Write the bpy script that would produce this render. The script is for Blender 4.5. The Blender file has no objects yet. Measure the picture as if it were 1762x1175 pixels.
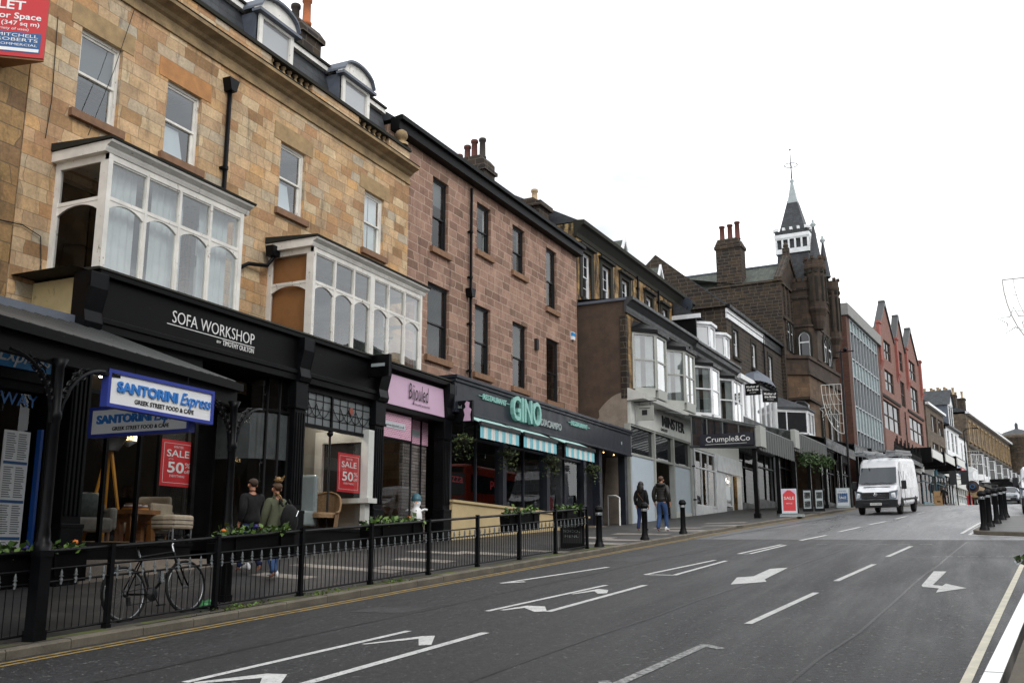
import bpy, bmesh, math, random
from mathutils import Vector, Matrix
S=bpy.context.scene; COL=S.collection
R=math.radians; random.seed(11)
# ---------------- camera, sky, sun, exposure ----------------
cam=bpy.data.objects.new('camera',bpy.data.cameras.new('camera')); COL.objects.link(cam); S.camera=cam
cam.data.sensor_width=36; cam.data.lens=36*1713/1762; cam.data.clip_end=2000; cam.data.clip_start=.05
cam.location=(0,0,0); cam.rotation_euler=(R(90+11.9645),0,R(24.7975))
S.view_settings.view_transform='Standard'; S.view_settings.look='None'; S.view_settings.exposure=.18; S.view_settings.gamma=1
SUN_EL,SUN_AZ=38,118      # azimuth measured clockwise from +Y
W=bpy.data.worlds.new('World'); S.world=W; W.use_nodes=True
nt=W.node_tree; nt.nodes.clear()
def wn(t): return nt.nodes.new(t)
out=wn('ShaderNodeOutputWorld'); bg=wn('ShaderNodeBackground'); sky=wn('ShaderNodeTexSky')
sky.sky_type='NISHITA'; sky.sun_disc=False; sky.sun_elevation=R(SUN_EL); sky.sun_rotation=R(SUN_AZ); sky.air_density=1.2; sky.dust_density=2
tc=wn('ShaderNodeTexCoord'); mp=wn('ShaderNodeMapping'); mp.inputs['Scale'].default_value=(1,1,2.6)
nz=wn('ShaderNodeTexNoise'); nz.inputs['Scale'].default_value=2.2; nz.inputs['Detail'].default_value=6; nz.inputs['Roughness'].default_value=.55
rp=wn('ShaderNodeValToRGB'); rp.color_ramp.elements[0].position=.34; rp.color_ramp.elements[0].color=(6.6,6.95,7.3,1)
rp.color_ramp.elements[1].position=.62; rp.color_ramp.elements[1].color=(16.6,16.7,16.8,1)
mx=wn('ShaderNodeMix'); mx.data_type='RGBA'; mx.inputs[0].default_value=.93
L=nt.links.new
L(tc.outputs['Generated'],mp.inputs[0]); L(mp.outputs[0],nz.inputs['Vector']); L(nz.outputs['Fac'],rp.inputs[0])
L(sky.outputs[0],mx.inputs[6]); L(rp.outputs[0],mx.inputs[7]); L(mx.outputs[2],bg.inputs[0]); bg.inputs[1].default_value=.115; L(bg.outputs[0],out.inputs[0])
sl=bpy.data.lights.new('sun','SUN'); sun=bpy.data.objects.new('sun',sl); COL.objects.link(sun)
sl.energy=.9; sl.angle=R(14); sl.color=(1,.96,.9)
a=R(SUN_AZ); e=R(SUN_EL)
sun.rotation_euler=Vector((-math.sin(a)*math.cos(e),-math.cos(a)*math.cos(e),-math.sin(e))).to_track_quat('-Z','Y').to_euler()
# ---------------- helpers ----------------
OFF={}
def setp(o,label=None,cat=None,group=None,kind=None):
    if label: o['label']=label
    if cat: o['category']=cat
    if group: o['group']=group
    if kind: o['kind']=kind
    return o
def thing(name,label,cat,loc,rot=0,group=None,u0=0):
    """Empty at the thing's base; rot in degrees. Mesh coordinates given to build() are (u along, d into, absolute z)."""
    o=bpy.data.objects.new(name,None); o.empty_display_size=.3; COL.objects.link(o)
    o.location=loc; o.rotation_euler=(0,0,R(rot)); OFF[o.name]=(u0,0,loc[2])
    return setp(o,label,cat,group)
def local(name,label,cat,loc,rot=0,group=None):
    o=thing(name,label,cat,loc,rot,group); OFF[o.name]=(0,0,0); return o
class MB:
    def __init__(s): s.v=[]; s.f=[]; s.mi=[]; s.m=0; s.smooth=set()
    def add(s,vs,fs,smooth=False):
        b=len(s.v); s.v+= [tuple(x) for x in vs]
        for f in fs:
            if smooth: s.smooth.add(len(s.f))
            s.f.append([b+i for i in f]); s.mi.append(s.m)
        return s
    def box(s,x0,x1,y0,y1,z0,z1):
        return s.add([(x0,y0,z0),(x1,y0,z0),(x1,y1,z0),(x0,y1,z0),(x0,y0,z1),(x1,y0,z1),(x1,y1,z1),(x0,y1,z1)],
          [(0,3,2,1),(4,5,6,7),(0,1,5,4),(1,2,6,5),(2,3,7,6),(3,0,4,7)])
    def quad(s,*p): return s.add(p,[tuple(range(len(p)))])
    def prism(s,pts,ax,a0,a1):
        n=len(pts); g={'x':lambda p,a:(a,p[0],p[1]),'y':lambda p,a:(p[0],a,p[1]),'z':lambda p,a:(p[0],p[1],a)}[ax]
        return s.add([g(p,a0) for p in pts]+[g(p,a1) for p in pts],
          [tuple(range(n)),tuple(range(2*n-1,n-1,-1))]+[(i,(i+1)%n,n+(i+1)%n,n+i) for i in range(n)])
    def tube(s,path,r,n=6,closed=False,caps=True):
        P=[Vector(p) for p in path]; m=len(P); rings=[]
        rs=r if isinstance(r,(list,tuple)) else [r]*m
        prev=None
        for i,p in enumerate(P):
            if closed: t=P[(i+1)%m]-P[i-1]
            else: t=P[min(i+1,m-1)]-P[max(i-1,0)]
            t.normalize()
            if prev is None:
                up=Vector((0,0,1)) if abs(t.z)<.95 else Vector((1,0,0)); x=t.cross(up).normalized()
            else: x=(prev-t*prev.dot(t)).normalized()
            prev=x; y=t.cross(x)
            rings.append([p+(x*math.cos(2*math.pi*k/n)+y*math.sin(2*math.pi*k/n))*rs[i] for k in range(n)])
        fs=[]; k=m if closed else m-1
        for i in range(k):
            j=(i+1)%m
            for q in range(n): fs.append((i*n+q,i*n+(q+1)%n,j*n+(q+1)%n,j*n+q))
        s.add([v for r_ in rings for v in r_],fs,n>5)
        if caps and not closed:
            b=len(s.v)-m*n; s.f.append([b+q for q in range(n)]); s.mi.append(s.m); s.f.append([b+(m-1)*n+q for q in range(n)]); s.mi.append(s.m)
        return s
    def lathe(s,prof,n=12,c=(0,0,0),smooth=True,ax='z',caps=True):
        vs=[];fs=[]
        for r,z in prof:
            for k in range(n):
                t=2*math.pi*k/n; a_,b_=r*math.cos(t),r*math.sin(t)
                vs.append({'z':(c[0]+a_,c[1]+b_,c[2]+z),'x':(c[0]+z,c[1]+a_,c[2]+b_),'y':(c[0]+a_,c[1]+z,c[2]+b_)}[ax])
        for i in range(len(prof)-1):
            for k in range(n): fs.append((i*n+k,i*n+(k+1)%n,(i+1)*n+(k+1)%n,(i+1)*n+k))
        s.add(vs,fs,smooth); b=len(s.v)-len(vs)
        for i in (0,len(prof)-1):
            if caps and prof[i][0]>1e-4: s.f.append([b+i*n+k for k in range(n)]); s.mi.append(s.m)
        return s
    def blob(s,c,r,jit=.12,seg=10,rng=8):
        vs=[];fs=[]
        for i in range(rng+1):
            th=math.pi*i/rng
            for k in range(seg):
                ph=2*math.pi*k/seg; j=1+random.uniform(-jit,jit)
                vs.append((c[0]+r[0]*j*math.sin(th)*math.cos(ph),c[1]+r[1]*j*math.sin(th)*math.sin(ph),c[2]+r[2]*j*math.cos(th)))
        for i in range(rng):
            for k in range(seg): fs.append((i*seg+k,i*seg+(k+1)%seg,(i+1)*seg+(k+1)%seg,(i+1)*seg+k))
        return s.add(vs,fs,True)
    def leaves(s,pts,size,nm=1):
        for p in pts:
            t=random.uniform(0,6.28); el=random.uniform(-.9,.9); L_=size*random.uniform(.6,1.3)
            d=Vector((math.cos(t)*math.cos(el),math.sin(t)*math.cos(el),math.sin(el))); q=d.cross(Vector((random.uniform(-1,1),random.uniform(-1,1),random.uniform(-1,1)))).normalized()*L_*.32
            p=Vector(p); s.m=random.randrange(nm)
            s.add([p,p+d*L_*.5+q,p+d*L_,p+d*L_*.5-q],[(0,1,2,3)])
        s.m=0; return s
    def text(s,body,width,u,z,d=0,height=None,ext=.012,shear=0,bold=0,center=False,space=1,org=None,bend=None):
        """lettering facing -Y (local); left end u, baseline z, standing proud to depth d-ext; returns drawn width"""
        c=bpy.data.curves.new('t','FONT'); c.body=body; c.shear=shear; c.offset=bold; c.space_character=space; c.resolution_u=3
        o=bpy.data.objects.new('t',c); COL.objects.link(o); dg=bpy.context.evaluated_depsgraph_get(); dg.update()
        me=bpy.data.meshes.new_from_object(o.evaluated_get(dg)); bpy.data.objects.remove(o); bpy.data.curves.remove(c)
        if not me.vertices: return 0
        xs=[v.co.x for v in me.vertices]; ys=[v.co.y for v in me.vertices]
        x0,x1=min(xs),max(xs); k=width/(x1-x0); ky=k if not height else height/max(max(ys),.01)
        off=u-(width/2 if center else 0); f=bend or (lambda x,y:(x,y))
        P=[f(off+(v.co.x-x0)*k, z+v.co.y*ky) for v in me.vertices]; n=len(P)
        s.add([(a_,d-ext,b_) for a_,b_ in P],[tuple(p.vertices) for p in me.polygons])
        if ext>.004:
            from collections import Counter
            cnt=Counter(); dirn={}
            for p in me.polygons:
                for e_ in p.edge_keys: cnt[e_]+=1
            s.add([(a_,d-ext,b_) for a_,b_ in P]+[(a_,d,b_) for a_,b_ in P],[(i,j,n+j,n+i) for (i,j),q in cnt.items() if q==1])
        bpy.data.meshes.remove(me); return width
    def build(s,name,mats,parent=None,loc=None,label=None,cat=None,group=None,kind=None,bevel=0):
        off=(0,0,0)
        if parent is not None: off=OFF.get(parent.name,(0,0,0))
        if loc is not None: off=(0,0,0)
        me=bpy.data.meshes.new(name)
        me.from_pydata([(x-off[0],y-off[1],z-off[2]) for x,y,z in s.v],[],s.f)
        if not isinstance(mats,(list,tuple)): mats=[mats]
        for m in mats: me.materials.append(m)
        uv=me.uv_layers.new(name='UVMap').data
        V=s.v
        for i,p in enumerate(me.polygons):
            p.material_index=min(s.mi[i],len(mats)-1)
            if i in s.smooth: p.use_smooth=True
            n=p.normal; ax=max(range(3),key=lambda k:abs(n[k]))
            for li,vi in zip(p.loop_indices,p.vertices):
                v=V[vi]; uv[li].uv=(v[1],v[2]) if ax==0 else ((v[0],v[2]) if ax==1 else (v[0],v[1]))
        me.update()
        o=bpy.data.objects.new(name,me); COL.objects.link(o)
        if parent is not None: o.parent=parent; OFF[o.name]=off
        if loc is not None:
            po=OFF.get(parent.name,(0,0,0)) if parent is not None else (0,0,0)
            o.location=(loc[0]-po[0],loc[1]-po[1],loc[2]-po[2]); OFF[o.name]=(0,0,0)
        if bevel:
            b=o.modifiers.new('bevel','BEVEL'); b.width=bevel; b.segments=2; b.limit_method='ANGLE'
        return setp(o,label,cat,group,kind)
def copy_tree(o,parent=None):
    c=o.copy(); COL.objects.link(c)
    if parent is not None: c.parent=parent
    OFF[c.name]=OFF.get(o.name,(0,0,0))
    for ch in list(o.children): copy_tree(ch,c)
    return c
# ---------------- materials ----------------
def lin(h):
    h=h.lstrip('#'); r=[int(h[i:i+2],16)/255 for i in (0,2,4)]
    return tuple((c/12.92 if c<=.04045 else ((c+.055)/1.055)**2.4) for c in r)+(1,)
class NT:
    def __init__(s,name):
        s.mat=bpy.data.materials.new(name); s.mat.use_nodes=True; s.t=s.mat.node_tree; s.t.nodes.clear()
        s.out=s.n('ShaderNodeOutputMaterial')
    def n(s,t,**k):
        x=s.t.nodes.new(t)
        for a_,b_ in k.items(): setattr(x,a_,b_)
        return x
    def l(s,a_,b_): s.t.links.new(a_,b_)
    def uv(s,scale=None):
        t=s.n('ShaderNodeTexCoord').outputs['UV']
        if scale:
            m=s.n('ShaderNodeMapping'); m.inputs['Scale'].default_value=scale; s.l(t,m.inputs[0]); return m.outputs[0]
        return t
    def pos(s,scale=None):
        t=s.n('ShaderNodeNewGeometry').outputs['Position']
        if scale:
            m=s.n('ShaderNodeMapping'); m.inputs['Scale'].default_value=scale; s.l(t,m.inputs[0]); return m.outputs[0]
        return t
    def noise(s,vec,sc,det=4,rough=.55):
        n=s.n('ShaderNodeTexNoise'); n.inputs['Scale'].default_value=sc; n.inputs['Detail'].default_value=det; n.inputs['Roughness'].default_value=rough
        s.l(vec,n.inputs['Vector']); return n.outputs['Fac']
    def ramp(s,fac,stops,const=False):
        r=s.n('ShaderNodeValToRGB'); e=r.color_ramp.elements
        if const: r.color_ramp.interpolation='CONSTANT'
        while len(e)<len(stops): e.new(1)
        for q,(p,c) in zip(e,stops): q.position=p; q.color=c if isinstance(c,tuple) else (c,c,c,1)
        s.l(fac,r.inputs[0]); return r.outputs[0]
    def mix(s,f,a_,b_,mode='MIX'):
        m=s.n('ShaderNodeMix',data_type='RGBA',blend_type=mode)
        for i,x in ((0,f),(6,a_),(7,b_)):
            if hasattr(x,'is_output') or hasattr(x,'links'): s.l(x,m.inputs[i])
            else: m.inputs[i].default_value=x
        return m.outputs[2]
    def math(s,op,a_,b_=0):
        m=s.n('ShaderNodeMath',operation=op)
        for i,x in enumerate((a_,b_)):
            if hasattr(x,'links'): s.l(x,m.inputs[i])
            else: m.inputs[i].default_value=x
        return m.outputs[0]
    def fin(s,col,rough=.8,bump=None,bs=.3,bd=.01,metal=0,spec=.5,emit=None):
        b=s.n('ShaderNodeBsdfPrincipled')
        for k,x in (('Base Color',col),('Roughness',rough),('Metallic',metal),('Specular IOR Level',spec)):
            if hasattr(x,'links'): s.l(x,b.inputs[k])
            else: b.inputs[k].default_value=x
        if bump is not None:
            u=s.n('ShaderNodeBump'); u.inputs['Strength'].default_value=bs; u.inputs['Distance'].default_value=bd
            s.l(bump,u.inputs['Height']); s.l(u.outputs[0],b.inputs['Normal'])
        if emit: b.inputs['Emission Color'].default_value=emit[0]; b.inputs['Emission Strength'].default_value=emit[1]
        s.l(b.outputs[0],s.out.inputs[0]); return s.mat
M={}
def plain(name,hexc,rough=.6,var=.25,nsc=3.,metal=0,spec=.5,bs=.15):
    t=NT(name); c=lin(hexc); p=t.pos()
    n1=t.noise(p,nsc,5); n2=t.noise(p,nsc*14,3)
    f=t.ramp(n1,[(.3,1-var),(.7,1+var*.5)]); g=t.ramp(n2,[(.3,1-var*.5),(.7,1+var*.3)])
    col=t.mix(1.,t.mix(1.,c,f,'MULTIPLY'),g,'MULTIPLY')
    rr=t.ramp(n1,[(.3,max(rough-.1,.03)),(.7,min(rough+.12,1))])
    M[name]=t.fin(col,rr,n2,bs,.004,metal,spec); return M[name]
def stone(name,cols,mortar,bw,bh,ms=.012,stain=None,var=.25,bs=.5,rough=.9,rowrand=True,msm=.2,grit=60,sat=1.):
    t=NT(name); uv=t.uv(); sep=t.n('ShaderNodeSeparateXYZ'); t.l(uv,sep.inputs[0])
    row=t.math('FLOOR',t.math('DIVIDE',sep.outputs[1],bh))
    wnz=t.n('ShaderNodeTexWhiteNoise',noise_dimensions='1D'); t.l(row,wnz.inputs['W'])
    cmb=t.n('ShaderNodeCombineXYZ')
    wob=t.math('MULTIPLY',t.math('SUBTRACT',t.noise(uv,.9,2),.5),bw*.9) if rowrand else 0.
    t.l(t.math('ADD',t.math('ADD',sep.outputs[0],t.math('MULTIPLY',wnz.outputs[0],bw*(1 if rowrand else 0))),wob),cmb.inputs[0])
    t.l(t.math('ADD',sep.outputs[1],t.math('MULTIPLY',t.math('SUBTRACT',t.noise(uv,2.5,2),.5),bh*.06)),cmb.inputs[1])
    b=t.n('ShaderNodeTexBrick'); b.offset=.5
    for k,x in (('Color1',(0,0,0,1)),('Color2',(1,1,1,1)),('Mortar',(.5,.5,.5,1)),('Scale',1.),('Mortar Size',ms),('Mortar Smooth',msm),('Brick Width',bw),('Row Height',bh)): b.inputs[k].default_value=x
    t.l(cmb.outputs[0],b.inputs['Vector'])
    n=len(cols); col=t.ramp(b.outputs['Color'],[(i/(n-1)*.96+.02,lin(c)) for i,c in enumerate(cols)])
    big=t.noise(uv,1.6,6,.62); fine=t.noise(uv,grit*.25,5,.7)
    col=t.mix(1.,col,t.ramp(big,[(.28,1-var),(.72,1+var*.55)]),'MULTIPLY')
    col=t.mix(1.,col,t.ramp(fine,[(.25,1-var*.9),(.75,1+var*.6)]),'MULTIPLY')
    col=t.mix(b.outputs['Fac'],col,lin(mortar))
    if stain:
        sc,lo,hi,amt=stain[1:]
        m2=t.n('ShaderNodeMapping'); m2.inputs['Scale'].default_value=(1.5,.35,1); t.l(uv,m2.inputs[0])
        sn=t.noise(m2.outputs[0],sc,7,.68); f=t.ramp(sn,[(lo,0.),(hi,amt)])
        col=t.mix(f,col,lin(stain[0]))
    if sat!=1:
        hs=t.n('ShaderNodeHueSaturation'); hs.inputs['Saturation'].default_value=sat; t.l(col,hs.inputs['Color']); col=hs.outputs[0]
    bsep=t.n('ShaderNodeRGBToBW'); t.l(b.outputs['Color'],bsep.inputs[0])
    hgt=t.math('ADD',t.math('ADD',t.math('MULTIPLY',b.outputs['Fac'],-1),t.math('MULTIPLY',fine,.7)),t.math('ADD',t.math('MULTIPLY',bsep.outputs[0],.5),t.math('MULTIPLY',big,.8)))
    M[name]=t.fin(col,rough,hgt,bs,.012); return M[name]
def glass(name,tint=(.9,.95,.94),refl=1.6,base=.03,wave=.02,rough=.0,dark=None):
    t=NT(name); ge=t.n('ShaderNodeNewGeometry'); vd=t.n('ShaderNodeVectorMath',operation='DOT_PRODUCT'); t.l(ge.outputs['Normal'],vd.inputs[0]); t.l(ge.outputs['Incoming'],vd.inputs[1])
    fr=t.math('ADD',t.math('MULTIPLY',t.math('POWER',t.math('SUBTRACT',1.,t.math('ABSOLUTE',vd.outputs['Value'])),5.),.92),.08)
    nz_=t.noise(t.pos(),.9,1); bp=t.n('ShaderNodeBump'); bp.inputs['Strength'].default_value=wave*6; bp.inputs['Distance'].default_value=.01; t.l(nz_,bp.inputs['Height'])
    g=t.n('ShaderNodeBsdfGlossy'); g.inputs['Roughness'].default_value=rough; g.inputs['Color'].default_value=(1,1,1,1); t.l(bp.outputs[0],g.inputs['Normal'])
    if dark is None:
        tr=t.n('ShaderNodeBsdfTransparent'); tr.inputs[0].default_value=tint+(1,)
    else:
        tr=t.n('ShaderNodeBsdfDiffuse'); tr.inputs[0].default_value=dark+(1,)
    f=t.math('MINIMUM',t.math('ADD',t.math('MULTIPLY',fr,refl),base),1.)
    m=t.n('ShaderNodeMixShader'); t.l(f,m.inputs[0]); t.l(tr.outputs[0],m.inputs[1]); t.l(g.outputs[0],m.inputs[2]); t.l(m.outputs[0],t.out.inputs[0]); M[name]=t.mat
glass('glass',refl=2.2,base=.05); glass('glass_plain',refl=.8,base=.01,wave=.03); glass('glass_roof',(.62,.64,.63),.6,.05,.0,.1); glass('glass_shop',(.86,.88,.88),.6,.0,.0); glass('glass_far',refl=.55,base=.02,dark=(.02,.022,.025),wave=.04); glass('glass_dark',(.7,.74,.74),.35,.0,.0)
glass('glass_curtain',refl=1.3,base=.05,dark=(.34,.35,.36),wave=.04); glass('glass_wavy',refl=2.0,base=.07,wave=.05); glass('glass_side',(.7,.7,.7),.35,.0,.0)
def emit(name,c,st):
    t=NT(name); e_=t.n('ShaderNodeEmission'); e_.inputs[0].default_value=c+(1,); e_.inputs[1].default_value=st; t.l(e_.outputs[0],t.out.inputs[0]); M[name]=t.mat
emit('bulb_warm',(1,.62,.25),9); emit('spot_bright',(1,.9,.76),170); emit('bulb_white',(1,.88,.7),30); emit('lamp_glow',(1,.72,.4),2.2); emit('exit_green',(.1,.9,.4),1.5)
def flaking(name,base,under,lo=.62,hi=.66,rough=.55):
    t=NT(name); p=t.pos(); f=t.ramp(t.noise(t.pos((1,1,.5)),9,8,.7),[(lo,0.),(hi,1.)])
    g=t.ramp(t.noise(p,2.2,4),[(.3,.8),(.7,1.06)])
    M[name]=t.fin(t.mix(f,t.mix(1.,lin(base),g,'MULTIPLY'),lin(under)),rough,f,.25,.004,0,.13 if base<'2' else .5)
flaking('white_paint','e8e5de','8f8272'); flaking('white_clean','e2e4e6','c6c8ca',.7,.9,.4); flaking('cream_wall','cdbb8d','8d7c5c',.6,.72,.85)
flaking('black_old','0a0a0b','3a3834',.66,.7,.5)
plain('rail_sky_sheen','dcdcda',.15,.05); plain('black_paint','08080a',.4,.3,spec=.14); plain('black_iron','0b0c0f',.42,.3,spec=.16); plain('navy_paint','20242e',.4,.2); plain('dark_frame','17181b',.45,.2)
plain('grey_paint','a2a49e',.5,.12); plain('pale_blue','b9c5cf',.5,.08); plain('off_white','cfd0cb',.5,.1); plain('lead_grey','5d6470',.55,.2)
plain('sill_stone','8a6a52',.9,.3,5); plain('sill_dark','4a4038',.9,.35,5); plain('lintel_orange','b98555',.9,.25,4); plain('lintel_grey','a88e68',.9,.3,4)
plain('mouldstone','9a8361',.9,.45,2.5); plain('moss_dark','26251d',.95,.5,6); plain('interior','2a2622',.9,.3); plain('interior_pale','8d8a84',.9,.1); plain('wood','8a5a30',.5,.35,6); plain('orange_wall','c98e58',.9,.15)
plain('curtain_grey','8c8f90',.9,.2,3); plain('curtain_white','c9cbcc',.9,.12,4); plain('blind_dark','2b2d2f',.7,.15); plain('blind_grey','56595c',.7,.1); plain('blue_trim','2a3d9c',.4,.1); plain('blue_letter','2f7ed0',.35,.08); plain('blue_deep','1f4f9c',.35,.08); plain('sign_white','f2f3f4',.4,.03); plain('sign_blue','3a97da',.4,.05)
plain('sale_red','c8282f',.4,.05); plain('pink_sign','cdabc4',.5,.05); plain('mint','8fc4bb',.4,.08); plain('silver','a9adb0',.3,.1,metal=.8); plain('letter_grey','9aa3a4',.35,.1)
plain('terracotta','a2603a',.8,.3); plain('pot_red','5a332c',.85,.3); plain('pot_buff','b09a7c',.85,.25); plain('pot_dark','35302d',.85,.3)
plain('red_brick_paint','96574d',.8,.2); plain('rubber','141414',.75,.2); plain('chrome','c8cbcf',.15,.05,metal=1); plain('skin','b98268',.55,.1); plain('kerb_stone','6e675b',.85,.35,3)
plain('denim','34507c',.9,.25,12); plain('denim_dark','1f2c55',.9,.25,12); plain('olive_coat','595d48',.9,.2,10); plain('black_cloth','0a0a0c',.9,.3,10); plain('puffer','24211e',.5,.25,10); plain('shoe_white','d9d9dc',.55,.06); plain('hair_blond','9c7a4e',.6,.4,30); plain('hair_dark','17120f',.5,.4,30); plain('hair_brown','5b4330',.7,.3,30); plain('hair_short','4a3a30',.9,.3,40)
plain('leaf_a','3d5a22',.6,.35,8); plain('leaf_b','5d7a33',.6,.35,8); plain('leaf_c','2a3f1c',.65,.35,8); plain('flower_orange','d8772a',.6,.2,9); plain('flower_purple','3c2a78',.6,.2,9); plain('moss_green','5a661f',.95,.5,9); plain('leaf_dull','4f5a2c',.7,.4,8); plain('twig','4e3b26',.9,.3)
plain('car_white','d8dade',.22,.04); plain('car_silver','8f959a',.25,.05,metal=.5); plain('bus_red','b23a22',.25,.05); plain('plastic_black','17181b',.5,.15); plain('headlight','5d656d',.08,.05,metal=.4); plain('plate_white','d9dad6',.4,.03); plain('alu','9a9da0',.4,.2,metal=.7)
plain('wicker','86694a',.85,.5,40); plain('sofa_beige','a89a86',.9,.2,9); plain('sofa_grey','8f8b84',.95,.25,9); plain('yellow_wood','c98a22',.5,.2); plain('cushion','4d5654',.95,.4,15); plain('paper','c4cad0',.7,.04); plain('ink','1b1b1d',.6,.1); plain('ink_blue','2c5f96',.5,.1)
plain('text_white','e4e4e2',.5,.03); plain('litter_green','5fae72',.35,.2); plain('brown_wall','55463b',.95,.35,2); plain('cement','93877a',.95,.3,2); plain('concrete','8e8e8c',.85,.2); plain('panel_blue','9fb4b4',.3,.1); plain('alu_frame','9aa0a4',.4,.1,metal=.3); plain('gold_knot','8a4a3a',.6,.1)
plain('yellow_line','98804a',.85,.5,9); plain('stall_stone','c2ad83',.8,.12,1.5); plain('canvas_stripe','7fc0cc',.8,.1); plain('canvas_white','d8dcd8',.8,.08); plain('canvas_mint','a8cdc8',.75,.12); plain('plum','4a2432',.6,.1); plain('pink_dark','a05a78',.6,.1); plain('teal_shop','3f6a78',.5,.1); plain('wood_pale','ad8a60',.7,.2); plain('ribbed_glass','303230',.8,.5,5,spec=.08); plain('canopy_grey','5c5f5e',.5,.2); plain('gutter_grey','3a3c3d',.5,.25); plain('satin_grey','6d7274',.45,.2)
stone('honey_stone',['a07a50','c89f6c','d6b285','b98c60','dcc196','b89a76','cfa876','bbae97','d4a468','b0845a','d0b892'],'8a7356',.56,.265,.005,('4b4237',2.4,.55,.74,.75),.32,.8,sat=.93)
stone('rough_stone',['8a6d49','a88257','96784f','b08e5e','86684b','a3825a'],'75624a',.75,.36,.012,('39332b',2.2,.5,.72,.85),.38,.9)
stone('pink_stone',['836150','9c7662','ab856e','8e6a57','a5816c','7d5d4b'],'b49c88',.62,.30,.014,('40332f',2.0,.53,.74,.7),.33,.6,sat=.9)
stone('yellow_black_stone',['96764a','a98a58','8b6c46','b39868'],'57483a',.7,.32,.01,('181512',2.1,.44,.58,.97),.3)
stone('dark_stone',['27201b','342a21','3d3125','231e1b','463827'],'574f45',.55,.26,.018,('1b1815',1.8,.5,.75,.7),.3)
stone('brown_stone',['382d24','43362c','4d3d30','3e3228'],'332c24',.8,.36,.01,('231d19',1.7,.46,.68,.85),.3)
stone('rust_stone',['5a4635','654f3b','6c5641','534130'],'4a3e33',.8,.36,.01,('2b221c',1.6,.52,.75,.8),.3)
stone('brick',['4c2d24','5c362b','683f31','513128'],'5a4c44',.225,.075,.01,None,.2)
stone('painted_brick',['7c594f','846258','8b6a60'],'6f4f46',.225,.075,.006,('5e3a34',1.1,.58,.85,.5),.12,.25)
stone('mid_stone',['62574c','716456','554c40','776b5b'],'493d31',.55,.28,.012,('2e2720',1.8,.5,.72,.75),.3)
stone('slate',['2b2e33','34373d','3b3f44','2c3033'],'1b1d20',.3,.2,.008,('3a4031',1.5,.55,.75,.6),.25,.6,.6)
stone('slate_green',['3c423c','474c45','525850'],'2a2e2b',.3,.2,.008,None,.25,.6,.7)
stone('slate_purple',['33313c','3c3a46','2f2d38'],'1f1e26',.3,.2,.008,None,.2,.6,.6)
stone('wall_cladding',['6f6966','7d7672','8c8480','655e5b'],'2c2827',.4,.09,.008,None,.3,.8)
stone('slab',['343331','3b3a38','44423f','2f2e2d','39383a'],'242322',.75,.6,.008,('23221f',1.1,.5,.8,.6),.22,.25,.55,True,.2)
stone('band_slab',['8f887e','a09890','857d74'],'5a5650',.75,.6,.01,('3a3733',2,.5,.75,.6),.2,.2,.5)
stone('tartan_pink',['b87a94','c68fa6','a86884'],'d8b3c4',.12,.05,.012,None,.05,.1,.5,False)
def asphalt(name,c0,c1,wet,lightspk):
    t=NT(name); p=t.pos(); f=t.noise(p,46,5,.8); b=t.noise(t.pos((1,.25,1)),.8,5,.6); sp=t.noise(p,20,3,.6); st=t.noise(t.pos((2.2,.09,1)),.9,5,.65)
    g2=t.noise(p,13,4,.75); col=t.mix(t.ramp(f,[(.38,0.),(.64,1.)]),c0+(1,),c1+(1,)); col=t.mix(1.,col,t.ramp(g2,[(.36,.55),(.64,1.4)]),'MULTIPLY')
    col=t.mix(t.ramp(sp,[(.63,0.),(.69,lightspk)]),col,(.34,.33,.31,1))
    col=t.mix(1.,col,t.ramp(b,[(.3,.72),(.7,1.25)]),'MULTIPLY'); col=t.mix(1.,col,t.ramp(st,[(.35,.8),(.65,1.12)]),'MULTIPLY')
    ro=t.ramp(t.math('ADD',t.math('MULTIPLY',b,.5),t.math('MULTIPLY',st,.5)),[(.38,wet[0]),(.62,wet[1])])
    M[name]=t.fin(col,ro,t.math('ADD',f,g2),.8,.02,0,.4)
asphalt('asphalt_new',(.012,.012,.013),(.04,.04,.043),(.42,.66),.6); asphalt('asphalt_old',(.06,.061,.066),(.15,.152,.16),(.24,.5),.3); asphalt('asphalt_patch',(.025,.025,.027),(.07,.07,.073),(.45,.7),.2)
asphalt('asphalt_seal',(.008,.008,.009),(.03,.03,.032),(.3,.5),.1)
t=NT('road_paint'); p=t.pos(); wr=t.ramp(t.noise(p,26,7,.8),[(.54,1.),(.64,0.)]); wr2=t.ramp(t.noise(p,5,4),[(.3,.75),(.7,1.)])
M['road_paint']=t.fin(t.mix(wr,(.06,.06,.062,1),t.mix(1.,(.66,.66,.64,1),wr2,'MULTIPLY')),.75,t.noise(p,80,2),.3,.006)
plain('edge_paint','d8d2be',.7,.2,4); t=NT('road_paint_worn'); p=t.pos(); wr=t.ramp(t.noise(p,19,6,.8),[(.42,.9),(.60,0.)])
M['road_paint_worn']=t.fin(t.mix(wr,(.06,.06,.062,1),(.42,.42,.41,1)),.75,t.noise(p,80,2),.3,.006)
t=NT('grass_moss'); p=t.pos(); M['mossy_verge']=t.fin(t.mix(t.ramp(t.noise(p,1.7,6,.7),[(.45,0.),(.62,1.)]),lin('4d483f'),lin('55601e')),.95,t.noise(p,60,3),.5,.02)
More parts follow.
